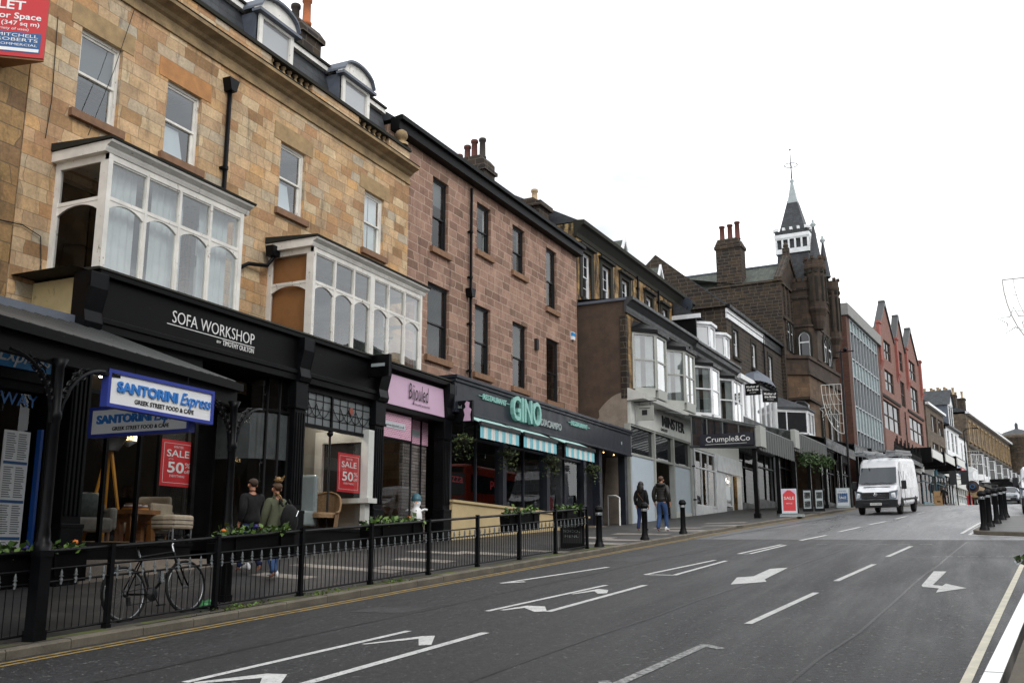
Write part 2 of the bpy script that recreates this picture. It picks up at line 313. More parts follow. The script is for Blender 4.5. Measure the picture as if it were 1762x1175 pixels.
# ---------------- ground levels ----------------
def interp(x,pts):
    if x<=pts[0][0]: return pts[0][1]
    for (a_,b_),(c_,d_) in zip(pts,pts[1:]):
        if x<=c_: return b_+(d_-b_)*(x-a_)/(c_-a_)
    return pts[-1][1]
PR=[(-60,-5.77),(9.57,-.92),(36,.92),(60,2.5),(75,3.22),(90,3.9),(140,5.65),(215,8),(300,10),(600,14)]
def prof(y): return interp(y,PR)
def KL(y): return interp(y,[(-60,-14.18),(60,-6.32),(90,-3.7),(300,21.5)])
def KR(y): return interp(y,[(-60,-5.2),(9.33,.1),(21.6,1.02),(40,4.6),(60,6.2),(90,9.),(300,36)])
def rail_x(y): return KL(y)-.38
def cf(y): return interp(y,[(0,.05),(12,.055),(18,.06),(25,.036),(40,-.012),(60,0),(300,0)])
def pav(x,y): return prof(y)+cf(y)*max(0,min(rail_x(y)-x,8))
def road(y): return prof(y)-.11
YS=sorted(set([-60+2*i for i in range(181)]+[p[0] for p in PR if p[0]<300]))
def strip(mb,xs,z,ys=YS):
    """sheet whose rows are y and columns the functions xs"""
    v=[];n=len(xs)
    for y in ys:
        for f in xs: x=f(y); v.append((x,y,z(x,y)))
    mb.add(v,[(i*n+k,i*n+k+1,(i+1)*n+k+1,(i+1)*n+k) for i in range(len(ys)-1) for k in range(n-1)]); return mb
m=MB(); strip(m,[lambda y,x=x:x for x in (-500,-200,-60,-30,0,30,60,200,500)],lambda x,y:prof(y)-.9-.004*max(0,abs(x)-40),[-60,-20,9.57,36,60,75,90,140,215,300,600]); m.build('ground',M['kerb_stone'],kind='structure')
m=MB(); strip(m,[KL,lambda y:KL(y)*.6+KR(y)*.4,lambda y:KR(y)+.02],lambda x,y:road(y)); 
m.build('road',M['asphalt_old'],kind='structure')
m=MB(); strip(m,[lambda y:KR(y)+.02,lambda y:KR(y)+22],lambda x,y:road(y)-.004,[21.6,24,28,32,36,42]); m.build('side_road',M['asphalt_old'],kind='structure')
def tone(x): return 30.5-.14*(x+12)
m=MB(); v=[];f=[]
ys=[y for y in YS if y<27]
for y in ys: v+=[(KL(y),y,road(y)+.004),(KR(y),y,road(y)+.004)]
v+=[(KL(tone(-9)),tone(-9),road(tone(-9))+.004),(KR(28),tone(1.5),road(tone(1.5))+.004)]
m.add(v,[(2*i,2*i+1,2*i+3,2*i+2) for i in range(len(ys))]); m.build('road_resurfaced',M['asphalt_new'],kind='structure')
m=MB()
for (x0,y0,w_,l_) in [(-8.3,12.4,.9,.6),(-7.6,21.5,.8,1.6)]:
    m.add([(x0,y0,road(y0)+.007),(x0+w_,y0,road(y0)+.007),(x0+w_+.07*l_,y0+l_,road(y0+l_)+.007),(x0+.07*l_,y0+l_,road(y0+l_)+.007)],[(0,1,2,3)])
m.build('road_patch',M['asphalt_patch'],kind='structure')
m=MB(); strip(m,[lambda y:KL(y)-24,lambda y:KL(y)-9,lambda y:KL(y)-6,lambda y:KL(y)-4,lambda y:KL(y)-2,lambda y:KL(y)-.5,lambda y:KL(y)-.15],lambda x,y:pav(x,y)); m.build('pavement',M['slab'],kind='structure')
m=MB(); strip(m,[lambda y:KR(y)+.15,lambda y:KR(y)+14],lambda x,y:prof(y),[y for y in YS if y<=20]+[21.6]); m.build('pavement_opposite',M['band_slab'],kind='structure')  # sheen on the near paving is put into the paler slab colour
m=MB(); strip(m,[lambda y:KR(y)+.15,lambda y:KR(y)+14],lambda x,y:prof(y),[42]+[y for y in YS if y>42]); m.build('pavement_opposite',M['slab'],kind='structure')
m=MB()
def kerb(f,y0,y1,s):
    y=y0
    while y<y1:
        l_=random.uniform(.8,1.05); b=y+l_-.012; h0=random.uniform(-.006,.008)
        for y_ in (0,):
            xa,xb=f(y),f(b); za,zb=prof(y)+h0,prof(b)+h0; w_=-.15*s
            P=[(xa,y,za-.16),(xb,b,zb-.16),(xb,b,zb-.02),(xb+w_*.12,b,zb),(xb+w_,b,zb),(xb+w_,b,zb-.2),(xa,y,za-.02),(xa+w_*.12,y,za),(xa+w_,y,za),(xa+w_,y,za-.2)]
            m.add(P,[(0,1,2,6),(6,2,3,7),(7,3,4,8),(8,4,5,9),(0,6,7,8,9),(1,5,4,3,2)])
        y+=l_
kerb(KL,-20,120,1); m.build('kerb',M['kerb_stone'],kind='structure')
m=MB(); kerb(KR,-20,21.5,-1); kerb(KR,42,120,-1); m.build('kerb_opposite',M['kerb_stone'],kind='structure')
m=MB(); strip(m,[lambda y:rail_x(y)-.05,lambda y:KL(y)-.155],lambda x,y:prof(y)+.004,[y for y in YS if -10<=y<=27]); m.build('mossy_verge',M['mossy_verge'],kind='structure')
# pavement island with the bollards
isl=[(-.18,32.0),(-.02,31.4),(.25,31.1),(1.3,30.3),(2.6,30.6),(2.9,31.5),(2.0,41.6),(1.6,42.6),(1.1,42.8),(.75,42.3)]
m=MB(); n=len(isl); m.add([(x,y,prof(y)) for x,y in isl]+[(x,y,prof(y)-.16) for x,y in isl],[tuple(range(n))]+[(i,(i+1)%n,n+(i+1)%n,n+i) for i in range(n)]); m.build('island_kerb',M['kerb_stone'],kind='structure')
cx,cy=1.2,36.4
m=MB(); m.add([(cx+(x-cx)*.9,cy+(y-cy)*.97,prof(cy+(y-cy)*.97)+.004) for x,y in isl],[tuple(range(n))]); m.build('island_paving',M['slab'],kind='structure')
m=MB()
for (a,b,w_) in (((-8.05,2),(-6.2,28.),.045),((-4.5,4),(-2.8,28.4),.05),((-1.9,3),(-.35,28),.04),((-7.4,30.6),(-4.6,60),.06),((-9.2,18.4),(-1.2,17.6),.05)):
    n=14; P=[Vector(a)+(Vector(b)-Vector(a))*i/n+Vector((random.uniform(-.05,.05),0)) for i in range(n+1)]
    for p,q in zip(P,P[1:]): m.add([(p.x-w_/2,p.y,road(p.y)+.0075),(p.x+w_/2,p.y+.004,road(p.y)+.0075),(q.x+w_/2,q.y+.004,road(q.y)+.0075),(q.x-w_/2,q.y,road(q.y)+.0075)],[(0,1,2,3)])
m.build('road_joint',M['asphalt_seal'],kind='structure')
# light paving slabs
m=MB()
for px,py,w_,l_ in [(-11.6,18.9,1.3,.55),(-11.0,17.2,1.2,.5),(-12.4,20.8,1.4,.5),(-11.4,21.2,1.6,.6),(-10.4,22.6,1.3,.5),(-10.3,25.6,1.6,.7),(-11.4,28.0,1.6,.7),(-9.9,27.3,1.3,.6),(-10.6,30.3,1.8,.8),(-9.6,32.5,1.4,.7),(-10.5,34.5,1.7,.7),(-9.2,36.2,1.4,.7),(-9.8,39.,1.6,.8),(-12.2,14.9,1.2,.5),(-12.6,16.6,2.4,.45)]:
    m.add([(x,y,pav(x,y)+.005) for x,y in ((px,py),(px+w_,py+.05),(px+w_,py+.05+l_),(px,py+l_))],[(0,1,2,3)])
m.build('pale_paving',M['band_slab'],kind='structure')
# ---------------- road markings ----------------
def seg(mb,a,b,w_,dz=.009):
    a=Vector(a);b=Vector(b);t=(b-a).normalized();nn=Vector((-t.y,t.x))*w_/2; k=max(1,int((b-a).length/2))
    for i in range(k):
        p=a+(b-a)*i/k;q=a+(b-a)*(i+1)/k
        mb.add([(r_.x,r_.y,road(r_.y)+dz) for r_ in (p-nn,p+nn,q+nn,q-nn)],[(0,1,2,3)])
def pol(mb,pts,dz=.009): mb.add([(x,y,road(y)+dz) for x,y in pts],[tuple(range(len(pts)))])
m=MB()
for a,b,w_ in [((-6.78,7.48),(-6.42,10.9),.1),((-5.66,7.3),(-5.42,10.98),.12),((-6.32,12.85),(-5.86,16.51),.1),((-5.45,12.96),(-5.2,16.61),.11),((-7.85,16.67),(-7.07,20.05),.11),((-5.78,18.47),(-5.29,21.98),.1),((-5.21,18.42),(-5.01,21.83),.1),((-5.19,23.9),(-4.78,27.27),.1),((-4.93,23.89),(-4.63,27.03),.1),((-4.57,29.04),(-4.2,31.61),.12),((-4.07,33.58),(-3.73,36.62),.12),((-3.62,38.47),(-3.26,41.57),.12),((-3.1,44),(-2.85,47),.12),((-2.6,50),(-2.35,53),.12),
  ((-2.61,12.36),(-2.31,15.87),.1),((-2.24,17.66),(-1.94,21.1),.1),((-1.84,23.07),(-1.55,26.46),.1),((-5.78,18.47),(-5.21,18.42),.1),((-5.19,23.9),(-4.93,23.89),.1),
  ((-.49,32.04),(.25,42.),.1),((-.28,31.3),(.5,42.),.1),((-.28,31.2),(1.2,29.9),.12),((-7.9,16.6),(-7.55,16.9),.16)]: seg(m,a,b,w_)
for p in [[(-6.42,9.86),(-6.36,9.84),(-5.97,10.36),(-5.72,9.93),(-5.60,10.0),(-5.9,10.62),(-6.03,10.56)],[(-6.7,7.5),(-6.62,7.46),(-6.2,7.86),(-5.95,7.5),(-5.8,7.6),(-6.08,8.08),(-6.3,8.06)],
  [(-6.2,13.0),(-6.12,12.97),(-5.95,13.3),(-5.62,12.9),(-5.48,13.0),(-5.72,13.5),(-6.02,13.55)],[(-5.96,15.12),(-5.9,15.08),(-5.72,15.55),(-5.54,15.2),(-5.42,15.3),(-5.56,15.76),(-5.78,15.9)],
  [(-3.82,16.89),(-3.98,18.1),(-3.74,18.35),(-3.73,19.9),(-3.44,20.18),(-3.44,17.83),(-3.33,17.4)],
  [(-.81,19.63),(-.6,19.6),(-.74,17.22),(-.6,17.08),(-.56,17.44),(-.26,16.8),(-.66,16.13),(-.64,16.72),(-.87,16.90),(-.9,17.12)]]: pol(m,p)
m.build('road_markings',M['road_paint'],kind='structure')
m=MB(); seg(m,(-.755,2.),(.66,21.2),.085); m.build('edge_line',M['edge_paint'],kind='structure')
m=MB(); seg(m,(-2.95,8.3),(-2.72,10.72),.11); seg(m,(-2.72,10.7),(-2.5,10.5),.11); seg(m,(-2.95,8.35),(-3.1,8.6),.11)
for i in range(7): seg(m,(-.95+i*.24,23.1),(-.8+i*.24,23.12),.08)
for i in range(6): seg(m,(-3.9+i*.5,27.3-.03*i),(-3.6+i*.5,27.28-.03*i),.1)
m.build('worn_markings',M['road_paint_worn'],kind='structure')
m=MB()
for o_ in (.2,.36):
    strip(m,[lambda y:KL(y)+o_-.04,lambda y:KL(y)+o_+.04],lambda x,y:road(y)+.009,[y for y in YS if -20<=y<=58])
m.build('double_yellow_lines',M['yellow_line'],kind='structure')
# ---------------- building helpers ----------------
def wall(mb,u0,u1,z0,z1,holes,d=0,t=.2):
    us=sorted(set([u0,u1]+[h[0] for h in holes]+[h[1] for h in holes])); zs=sorted(set([z0,z1]+[h[2] for h in holes]+[h[3] for h in holes]))
    us=[u for u in us if u0<=u<=u1]; zs=[z for z in zs if z0<=z<=z1]
    for a,b in zip(us,us[1:]):
        for c,e_ in zip(zs,zs[1:]):
            um,zm=(a+b)/2,(c+e_)/2
            if not any(h[0]<um<h[1] and h[2]<zm<h[3] for h in holes): mb.quad((a,d,c),(b,d,c),(b,d,e_),(a,d,e_))
    for a,b,c,e_ in holes:
        mb.quad((a,d,c),(a,d+t,c),(a,d+t,e_),(a,d,e_)); mb.quad((b,d,c),(b,d,e_),(b,d+t,e_),(b,d+t,c))
        mb.quad((a,d,e_),(a,d+t,e_),(b,d+t,e_),(b,d,e_)); mb.quad((a,d,c),(b,d,c),(b,d+t,c),(a,d+t,c))
    return mb
def shell(mb,u0,u1,z0,z1,d0,d1):
    """sides, back and lid of a building body"""
    mb.quad((u0,d0,z0),(u0,d1,z0),(u0,d1,z1),(u0,d0,z1)); mb.quad((u1,d0,z0),(u1,d0,z1),(u1,d1,z1),(u1,d1,z0))
    mb.quad((u0,d1,z0),(u1,d1,z0),(u1,d1,z1),(u0,d1,z1)); mb.quad((u0,d0,z1),(u1,d0,z1),(u1,d1,z1),(u0,d1,z1))
WC={}
def sash(parent,u,d,z,w_,h_,fm='white_paint',gm='glass',nx=1,ny=1,split=.5,blind=None,open_=0):
    """vertical sliding window set in a wall opening; origin at its lower left corner; window > pane, blind"""
    key=(round(w_,2),round(h_,2),fm,gm,nx,ny,split,blind)
    if key not in WC:
        m=MB(); j=.065; s_=.05; zm=h_*split
        m.box(0,j,-.01,.1,0,h_); m.box(w_-j,w_,-.01,.1,0,h_); m.box(j,w_-j,-.01,.1,h_-j,h_); m.box(j,w_-j,-.02,.1,0,j*.9)
        for (za,zb,dd) in ((zm-.02,h_-j,.02),(j*.9,zm+.025,.055)):
            m.box(j,j+s_,dd,dd+.035,za,zb); m.box(w_-j-s_,w_-j,dd,dd+.035,za,zb); m.box(j+s_,w_-j-s_,dd,dd+.035,za,za+.05); m.box(j+s_,w_-j-s_,dd,dd+.035,zb-.05,zb)
            for k in range(1,nx): x=j+(w_-2*j)*k/nx; m.box(x-.012,x+.012,dd+.003,dd+.03,za+.05,zb-.05)
            for k in range(1,ny): q=za+(zb-za)*k/ny; m.box(j+s_,w_-j-s_,dd+.006,dd+.028,q-.012,q+.012)
        p=MB(); p.quad((j,.038,zm),(w_-j,.038,zm),(w_-j,.038,h_-j),(j,.038,h_-j)); p.quad((j,.073,j),(w_-j,.073,j),(w_-j,.073,zm),(j,.073,zm))
        b=None
        if blind:
            b=MB(); kind,fr=blind[0],blind[1]
            if kind=='blind': b.quad((j,.12,h_*(1-fr)),(w_-j,.12,h_*(1-fr)),(w_-j,.12,h_-j),(j,.12,h_-j))
            elif kind=='slats':
                q=h_*(1-fr)
                while q<h_-j: b.box(j,w_-j,.1,.125,q,q+.026); q+=.042
            elif kind=='board': b.quad((j,.1,j),(w_*fr,.1,j),(w_*fr*.8,.13,h_*.45),(j,.13,h_*.45))
            else:
                for (a0,a1) in ((j,w_*fr),(w_*(1-fr),w_-j)):
                    nn=max(3,int((a1-a0)/.05)); P=[(a0+(a1-a0)*i/nn,.13+(.02 if i%2 else -.015)) for i in range(nn+1)]
                    for (x0,y0),(x1,y1) in zip(P,P[1:]): b.quad((x0,y0,j),(x1,y1,j),(x1,y1,h_-j),(x0,y0,h_-j))
        WC[key]=(m,p,b,blind)
        o=m.build('window',M[fm],parent,(u,d,z)); po=p.build('pane',M[gm],o); OFF[po.name]=(0,0,0)
        if b: b.build('blind' if blind[0]!='curtain' else 'curtain',M[blind[2]],o)
        WC[key]=o; return o
    src=WC[key]; o=src.copy(); COL.objects.link(o); o.parent=parent; of=OFF[parent.name]; o.location=(u-of[0],d-of[1],z-of[2]); OFF[o.name]=(0,0,0)
    for c in src.children: q=c.copy(); COL.objects.link(q); q.parent=o
    return o
def arch(mb,a,b,z0,rise,zt,d0,d1,n=8,gothic=False):
    """fills between an arched opening head and a straight top zt"""
    c=(a+b)/2; hw=(b-a)/2; pts=[]
    for i in range(n+1):
        x=a+(b-a)*i/n; k=(x-c)/hw
        pts.append((x,z0+rise*(1-abs(k)**(1.25 if gothic else 2.2))))
    for (x0,q0),(x1,q1) in zip(pts,pts[1:]): mb.prism([(x0,q0),(x1,q1),(x1,zt),(x0,zt)],'y',d0,d1)
def boxbay(parent,u0,u1,z0,z1,d,lights,ztr,side=1,wd=None,curtain=None,gm='glass_wavy',corn=True,wm='white_paint',mids=()):
    """projecting timber box bay: bay_window > pane, curtain, cornice; fronts at depth d (negative), back at 0"""
    m=MB(); P=.1; f0,f1=d,d+.09
    n=lights; xs=[u0+P+(u1-u0-2*P)*i/n for i in range(n+1)]
    for u in (u0,u1-P): m.box(u,u+P,d-.01,d+.11,z0,z1)
    m.box(u0,u1,f0,f1,z1-.12,z1); m.box(u0,u1,f0-.02,f1,z0-.09,z0+.06)
    for i,x in enumerate(xs[1:-1],1):
        w_=.1 if i in mids else .03; m.box(x-w_,x+w_,f0-(.012 if i in mids else 0),f1,z0+.06,z1-.12)
    segs=[(xs[i]+(.03 if i else 0),xs[i+1]-(.03 if i<n-1 else 0)) for i in range(n)]
    for a,b in segs:
        m.box(a,b,f0+.01,f1-.005,ztr-.035,ztr+.035); arch(m,a,b,ztr-.21,.15,ztr-.035,f0+.02,f1-.01)
        m.box(a,a+.025,f0+.02,f1-.01,z0+.06,ztr-.21); m.box(b-.025,b,f0+.02,f1-.01,z0+.06,ztr-.21); m.box(a,b,f0+.02,f1-.01,z1-.15,z1-.12)
    sides=[]; p=MB(); p.quad((u0+P,d+.05,z0),(u1-P,d+.05,z0),(u1-P,d+.05,z1-.1),(u0+P,d+.05,z1-.1))
    for u,sg in ((u0,1),(u1,-1)):
        q0,q1=(u,u+.08) if sg>0 else (u-.08,u)
        m.box(q0,q1,d+.11,d+.2,z0,z1); m.box(q0,q1,-.12,0,z0,z1); m.box(q0,q1,d+.2,-.12,z1-.14,z1); m.box(q0,q1,d+.2,-.12,z0-.09,z0+.08); m.box(q0+.01,q1-.01,d+.2,-.12,ztr-.035,ztr+.035)
        nn=8; D0,D1=d+.2,-.12; c=(D0+D1)/2
        pts=[(D0+(D1-D0)*i/nn,ztr-.21+.15*(1-abs((D0+(D1-D0)*i/nn-c)/((D1-D0)/2))**2.2)) for i in range(nn+1)]
        for (x0,a0),(x1,a1) in zip(pts,pts[1:]): m.prism([(x0,a0),(x1,a1),(x1,ztr-.035),(x0,ztr-.035)],'x',q0+.02,q1-.02)
        ps=MB(); sides.append(ps); ps.quad((u+sg*.04,D0,z0),(u+sg*.04,D1,z0),(u+sg*.04,D1,z1-.1),(u+sg*.04,D0,z1-.1))
    o=m.build('bay_window',M[wm],parent); p.build('pane',M[gm],o); [q.build('side_pane',M['glass_side'],o) for q in sides]
    if corn:
        c=MB(); prof_=[(0,z1),(d-.02,z1),(d-.05,z1+.06),(d-.05,z1+.1),(d-.16,z1+.16),(d-.18,z1+.2),(0,z1+.2)]
        c.prism(prof_,'x',u0-.12,u1+.12); c.m=1; c.prism([(0,z1+.21),(d-.20,z1+.21),(d-.21,z1+.25),(0,z1+.36)],'x',u0-.16,u1+.16); c.build('bay_roof',[M[wm],M['moss_dark']],o)
    if curtain:
        c=MB(); nn=int((u1-u0)/.09)
        if curtain[0]=='net':
            P=[(u0+.1+(u1-u0-.2)*i/nn,d+.28+(.025 if i%2 else -.01)) for i in range(nn+1)]
            for i,((x0,y0),(x1,y1)) in enumerate(zip(P,P[1:])):
                if (i//5)%3!=2 or curtain[1]=='full': c.quad((x0,y0,z0+.05),(x1,y1,z0+.05),(x1,y1,z1-.1),(x0,y0,z1-.1))
        c.build('curtain',M['curtain_white'],o)
    return o
def mould(mb,prof_,u0,u1): mb.prism(prof_,'x',u0,u1)
def sill(mb,u0,u1,z,d=0,h=.16,o=.1): mb.box(u0-.14,u1+.14,d-o,d+.12,z-h,z)
def pots(parent,spots,name='chimney_pot'):
    for (u,d,z,h_,mat_) in spots:
        m=MB(); r=.16 if parent.users_collection and z<20 else .24; m.lathe([(r*.8,0),(r*1.05,.02),(r*1.05,.1),(r*.85,.13),(r*.78,h_-.16),(r*1.02,h_-.13),(r*1.02,h_-.03),(r*.9,h_),(r*.6,h_),(r*.6,h_-.3)],12,(u,d,z)); m.build(name,M[mat_],parent)
# ================= leftmost rough stone building with the takeaway =================
A0=thing('stone_building','rough dark-jointed stone building with a glass canopied takeaway, at the left edge','building',(-15.3,3,-1.2),90,u0=3)
m=MB(); wall(m,3,11.72,2.6,13.5,[(5.2,6.3,8.3,10.1)],0); shell(m,3,11.72,-1.5,13.5,0,9); m.build('wall',M['rough_stone'],A0)
sash(A0,5.2,.12,8.3,1.1,1.8)
m=MB(); m.box(3,11.9,-1.3,-.9,2.75,3.55); m.box(3,11.9,-1.42,-.0,3.55,3.62); m.build('shop_fascia',M['black_paint'],A0)
m=MB(); m.box(6,11.72,-1.34,-1.302,2.93,3.45); sg=m.build('fascia_sign',M['sign_blue'],A0)
m=MB(); m.text('SANTORINI',3.2,7.35,3.04,-1.342,.25,.02,bold=.02); m.text('Express',1.0,10.7,3.02,-1.342,.25,.02,shear=.35); m.build('lettering',M['sign_white'],sg)
m=MB()
for u in (3.2,7.6,11.85): m.box(u-.1,u+.1,-1.32,-.95,-1.4,2.75)
m.box(3,11.7,-1.26,-1.0,-1.4,-.55); m.box(3,11.7,-1.25,-1.05,2.6,2.75); m.box(9.3,9.36,-1.24,-1.14,-.55,2.7); m.build('shop_frame',M['black_old'],A0)
m=MB(); m.quad((3,-1.1,-.55),(11.8,-1.1,-.55),(11.8,-1.1,2.7),(3,-1.1,2.7)); m.build('shop_pane',M['glass_shop'],A0)
m=MB(); m.box(11.68,11.73,-1.3,-1.2,-.5,2.0); m.build('blue_edge',M['blue_deep'],A0)
m=MB(); m.text('TAKE AWAY',1.75,9.93,2.36,-1.13,.2,.012); m.build('window_lettering',M['blue_letter'],A0)
mn=MB(); mn.box(11.08,11.56,-1.2,-1.17,-.25,1.94); mb_=mn.build('menu_board',M['sign_white'],A0)
m=MB()
for k,z in enumerate((1.4,.78,.2)): m.box(11.1,11.54,-1.207,-1.2,z,z+.045)
m.m=1
for c in range(2):
    z=1.88
    while z>-.2:
        if not any(a-.03<z<a+.08 for a in (1.4,.78,.2)): m.box(11.12+c*.22,11.12+c*.22+random.uniform(.12,.18),-1.206,-1.2,z,z+.012)
        z-=.036
m.build('menu_lines',[M['ink_blue'],M['blind_grey']],mb_)
m=MB(); m.box(10.55,10.95,-1.2,-1.17,.1,.75); m.build('window_poster',M['paper'],A0)
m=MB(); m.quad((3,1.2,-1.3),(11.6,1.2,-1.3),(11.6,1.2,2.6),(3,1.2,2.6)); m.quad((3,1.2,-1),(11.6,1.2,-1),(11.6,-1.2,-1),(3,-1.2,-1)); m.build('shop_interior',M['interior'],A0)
m=MB(); m.blob((9.1,-.2,1.0),(.05,.05,.09),0); m.build('lamp_bulb',M['bulb_warm'],A0)
# estate agent board, two hinged panels meeting at an outward edge
ap=(-14.43,11.0); hd=53
tl=thing('estate_agent_board','red and white TO LET estate agent board high on the rough stone wall','sign',(-15.28,10.68,9.12),90-hd,u0=0); OFF[tl.name]=(0,0,0)
m=MB(); m.box(0,1.06,-.02,.0,-.52,.62); m.build('board_face',M['sale_red'],tl)
m=MB(); m.box(0,1.06,.0,.03,-.56,.66); m.add([(1.06,.03,-.56),(.0,.03,-.56),(-.55,.85,-.56),(1.06,.03,.66),(.0,.03,.66),(-.55,.85,.66)],[(0,1,2),(3,5,4),(0,2,5,3)]); m.build('board_back',M['wood'],tl)
m=MB(); m.box(.22,.99,-.026,-.02,-.44,-.06); m.m=1; m.box(.02,.2,-.026,-.02,-.44,-.02); m.m=2; m.box(.02,.2,-.028,-.026,-.38,-.22); m.m=1; m.box(.24,.97,-.028,-.02,-.42,-.36); m.build('agent_panels',[M['ink_blue'],M['sign_white'],M['ink']],tl)
m=MB(); m.text('TO LET',.98,-.3,.38,-.022,.17,.004,bold=.02); m.text('2nd Floor Space',1.3,-.34,.2,-.022,.115,.004,bold=.015); m.text('3,739 sq ft (347 sq m)',1.3,-.36,.075,-.022,.08,.004,bold=.01); m.text('(suitable for a variety of uses)',1.1,-.33,-.02,-.022,.05,.004)
for i,s in enumerate(('MITCHELL','ROBERTS','COMMERCIAL')): m.text(s,.68,.26,-.15-.085*i,-.028,.06 if i<2 else .045,.004)
m.text('00',.1,.06,-.35,-.03,.09,.004); m.build('lettering',M['sign_white'],tl)
# glass canopy
can=thing('glass_canopy','sloping ribbed glass canopy on iron posts over the takeaway pavement','canopy',(-10.4,7.9,-1.0)); OFF[can.name]=(-10.4,7.9,-1.0)
E0=Vector((-9.55,4.2)); E1=Vector((-10.60,12.4)); zc=2.5
m=MB(); n=34; k=.0
for i in range(n):
    t0=i/n;t1=(i+.94)/n
    e0=E0+(E1-E0)*t0; e1=E0+(E1-E0)*t1; 
    m.add([(e0.x,e0.y,zc+.14),(e1.x,e1.y,zc+.14),(-13.9,e1.y,zc+1.36),(-13.9,e0.y,zc+1.36)],[(0,1,2,3)])
m.build('canopy_glass',M['ribbed_glass'],can)
m=MB()
for i in range(n+1):
    e_=E0+(E1-E0)*(i/n); m.tube([(e_.x,e_.y,zc+.16),(-13.9,e_.y,zc+1.38)],.022,5)
m.build('glazing_bars',M['gutter_grey'],can)
m=MB(); t_=(E1-E0).normalized(); nn=Vector((t_.y,-t_.x))
def along(mb,o0,o1,z0,z1):
    a=E0+nn*o0;b=E1+nn*o0;c=E1+nn*o1;d=E0+nn*o1
    mb.add([(p.x,p.y,z) for z in (z0,z1) for p in (a,b,c,d)],[(0,1,2,3),(4,5,6,7),(0,1,5,4),(1,2,6,5),(2,3,7,6),(3,0,4,7)])
along(m,-.05,.05,zc-.2,zc+.12); along(m,.05,.16,zc+.0,zc+.12); along(m,-.06,.06,zc-.24,zc-.2); m.build('gutter_beam',M['black_old'],can)
m=MB(); m.box(-14.0,-13.84,4,12.3,zc+1.33,zc+1.5); m.build('lead_flashing',M['lead_grey'],can)
def iron_post(parent,x,y,z0,z1,bx=.0):
    m=MB(); h=z1-z0
    m.box(x-.08,x+.08,y-.08,y+.08,z0-.15,z0+.95); m.box(x-.092,x+.092,y-.092,y+.092,z0+.95,z0+1.02); m.box(x-.092,x+.092,y-.092,y+.092,z0-.15,z0+.12)
    m.lathe([(.1,1.02),(.105,1.1),(.08,1.14),(.08,1.2),(.066,1.3),(.058,h-.75),(.075,h-.72),(.075,h-.66),(.055,h-.62),(.055,h-.1),(.1,h)],14,(x,y,z0))
    p=m.build('iron_post',M['black_iron'],parent)
    b=MB()
    for s in (-1,1):
        pts=[(x+t_.x*s*(.07+.72*(1-math.cos(a))),y+t_.y*s*(.07+.72*(1-math.cos(a))),z1-.78+.76*math.sin(a)) for a in [i*math.pi/2/10 for i in range(11)]]
        b.tube(pts,.025,5)
        for q in range(5):
            f=(q+.6)/5; cx_=.11+.34*f*f; cz=z1-.52+.42*f; r=.05+.05*f
            b.tube([(x+t_.x*s*(cx_+r*(1-a_/14)*math.cos(a_)),y+t_.y*s*(cx_+r*(1-a_/14)*math.cos(a_)),cz+r*(1-a_/14)*math.sin(a_)) for a_ in [j*.6 for j in range(17)]],.012,4)
            b.tube([(x+t_.x*s*(.05+.18*f),y+t_.y*s*(.05+.18*f),z1-.7+.6*f),(x+t_.x*s*(cx_+.1),y+t_.y*s*(cx_+.1),cz+.1)],.011,4)
    b.build('scroll_bracket',M['black_iron'],p)
for k,(x,y) in enumerate(((-9.98,8.5),(-10.38,12.15),(-9.72,5.0))): iron_post(can,x,y,prof(y),zc-.2)
def shop_sign(name,label,w_,h_,loc,rot):
    s=local(name,label,'sign',loc,rot,'takeaway signs under the canopy'); m=MB()
    for (a,b,c,d) in ((0,w_,0,.05),(0,w_,h_-.05,h_),(0,.05,.05,h_-.05),(w_-.05,w_,.05,h_-.05)): m.box(a,b,-.06,.06,c,d)
    m.build('sign_frame',M['blue_trim'],s); m=MB(); m.box(.05,w_-.05,-.04,.05,.05,h_-.05); m.build('sign_face',M['sign_white'],s)
    m=MB(); m.text('SANTORINI',w_*.55,w_*.08,h_*.45,-.042,h_*.27,.02,bold=.035); m.text('Express',w_*.31,w_*.66,h_*.43,-.042,h_*.33,.02,shear=.35); m.build('name_lettering',M['blue_letter'],s)
    m=MB(); m.text('GREEK STREET FOOD & CAFE',w_*.56,w_*.24,h_*.2,-.042,h_*.12,.005,bold=.02); m.build('slogan_lettering',M['ink'],s)
    m=MB()
    for u in (w_*.25,w_*.75): m.tube([(u,0,h_),(u,0,h_+.22)],.008,4)
    m.build('hanger',M['black_iron'],s); return s
shop_sign('hanging_sign','bright white blue-framed SANTORINI Express sign hung under the canopy edge',2.1,.5,(-10.22,9.43,1.86),90+2)
shop_sign('hanging_sign','dim SANTORINI Express sign half hidden behind the bright one',2.02,.47,(-12.4,11.25,1.73),0)
# ================= honey stone building: sofa shop and jeweller =================
A=thing('sandstone_building','honey sandstone terrace with two white box bays, balustrade and mansard dormers','building',(-15.3,11.75,-.4),90,u0=11.75)
wins=[(12.8,13.86,8.42,10.2),(15.15,16.21,8.42,10.15),(19.1,20.15,8.45,10.26),(22.97,24.02,8.5,10.28)]
hol=wins+[(12.6,16.1,4.9,7.0),(19.0,23.9,4.9,7.0)]
m=MB(); wall(m,11.75,25.42,3.6,11.25,hol,0); shell(m,11.75,25.42,-1.,11.9,0,9); 
m.build('wall',M['honey_stone'],A)
m=MB(); m.quad((11.8,4,4),(25.4,4,4),(25.4,4,11),(11.8,4,11)); m.quad((11.8,0.3,8.0),(25.4,.3,8.0),(25.4,4,8.0),(11.8,4,8.0)); m.quad((11.8,-1.5,4.85),(25.4,-1.5,4.85),(25.4,4,4.85),(11.8,4,4.85)); m.quad((17.6,0,4.8),(17.6,4,4.8),(17.6,4,11),(17.6,0,11)); m.build('interior',M['interior'],A)
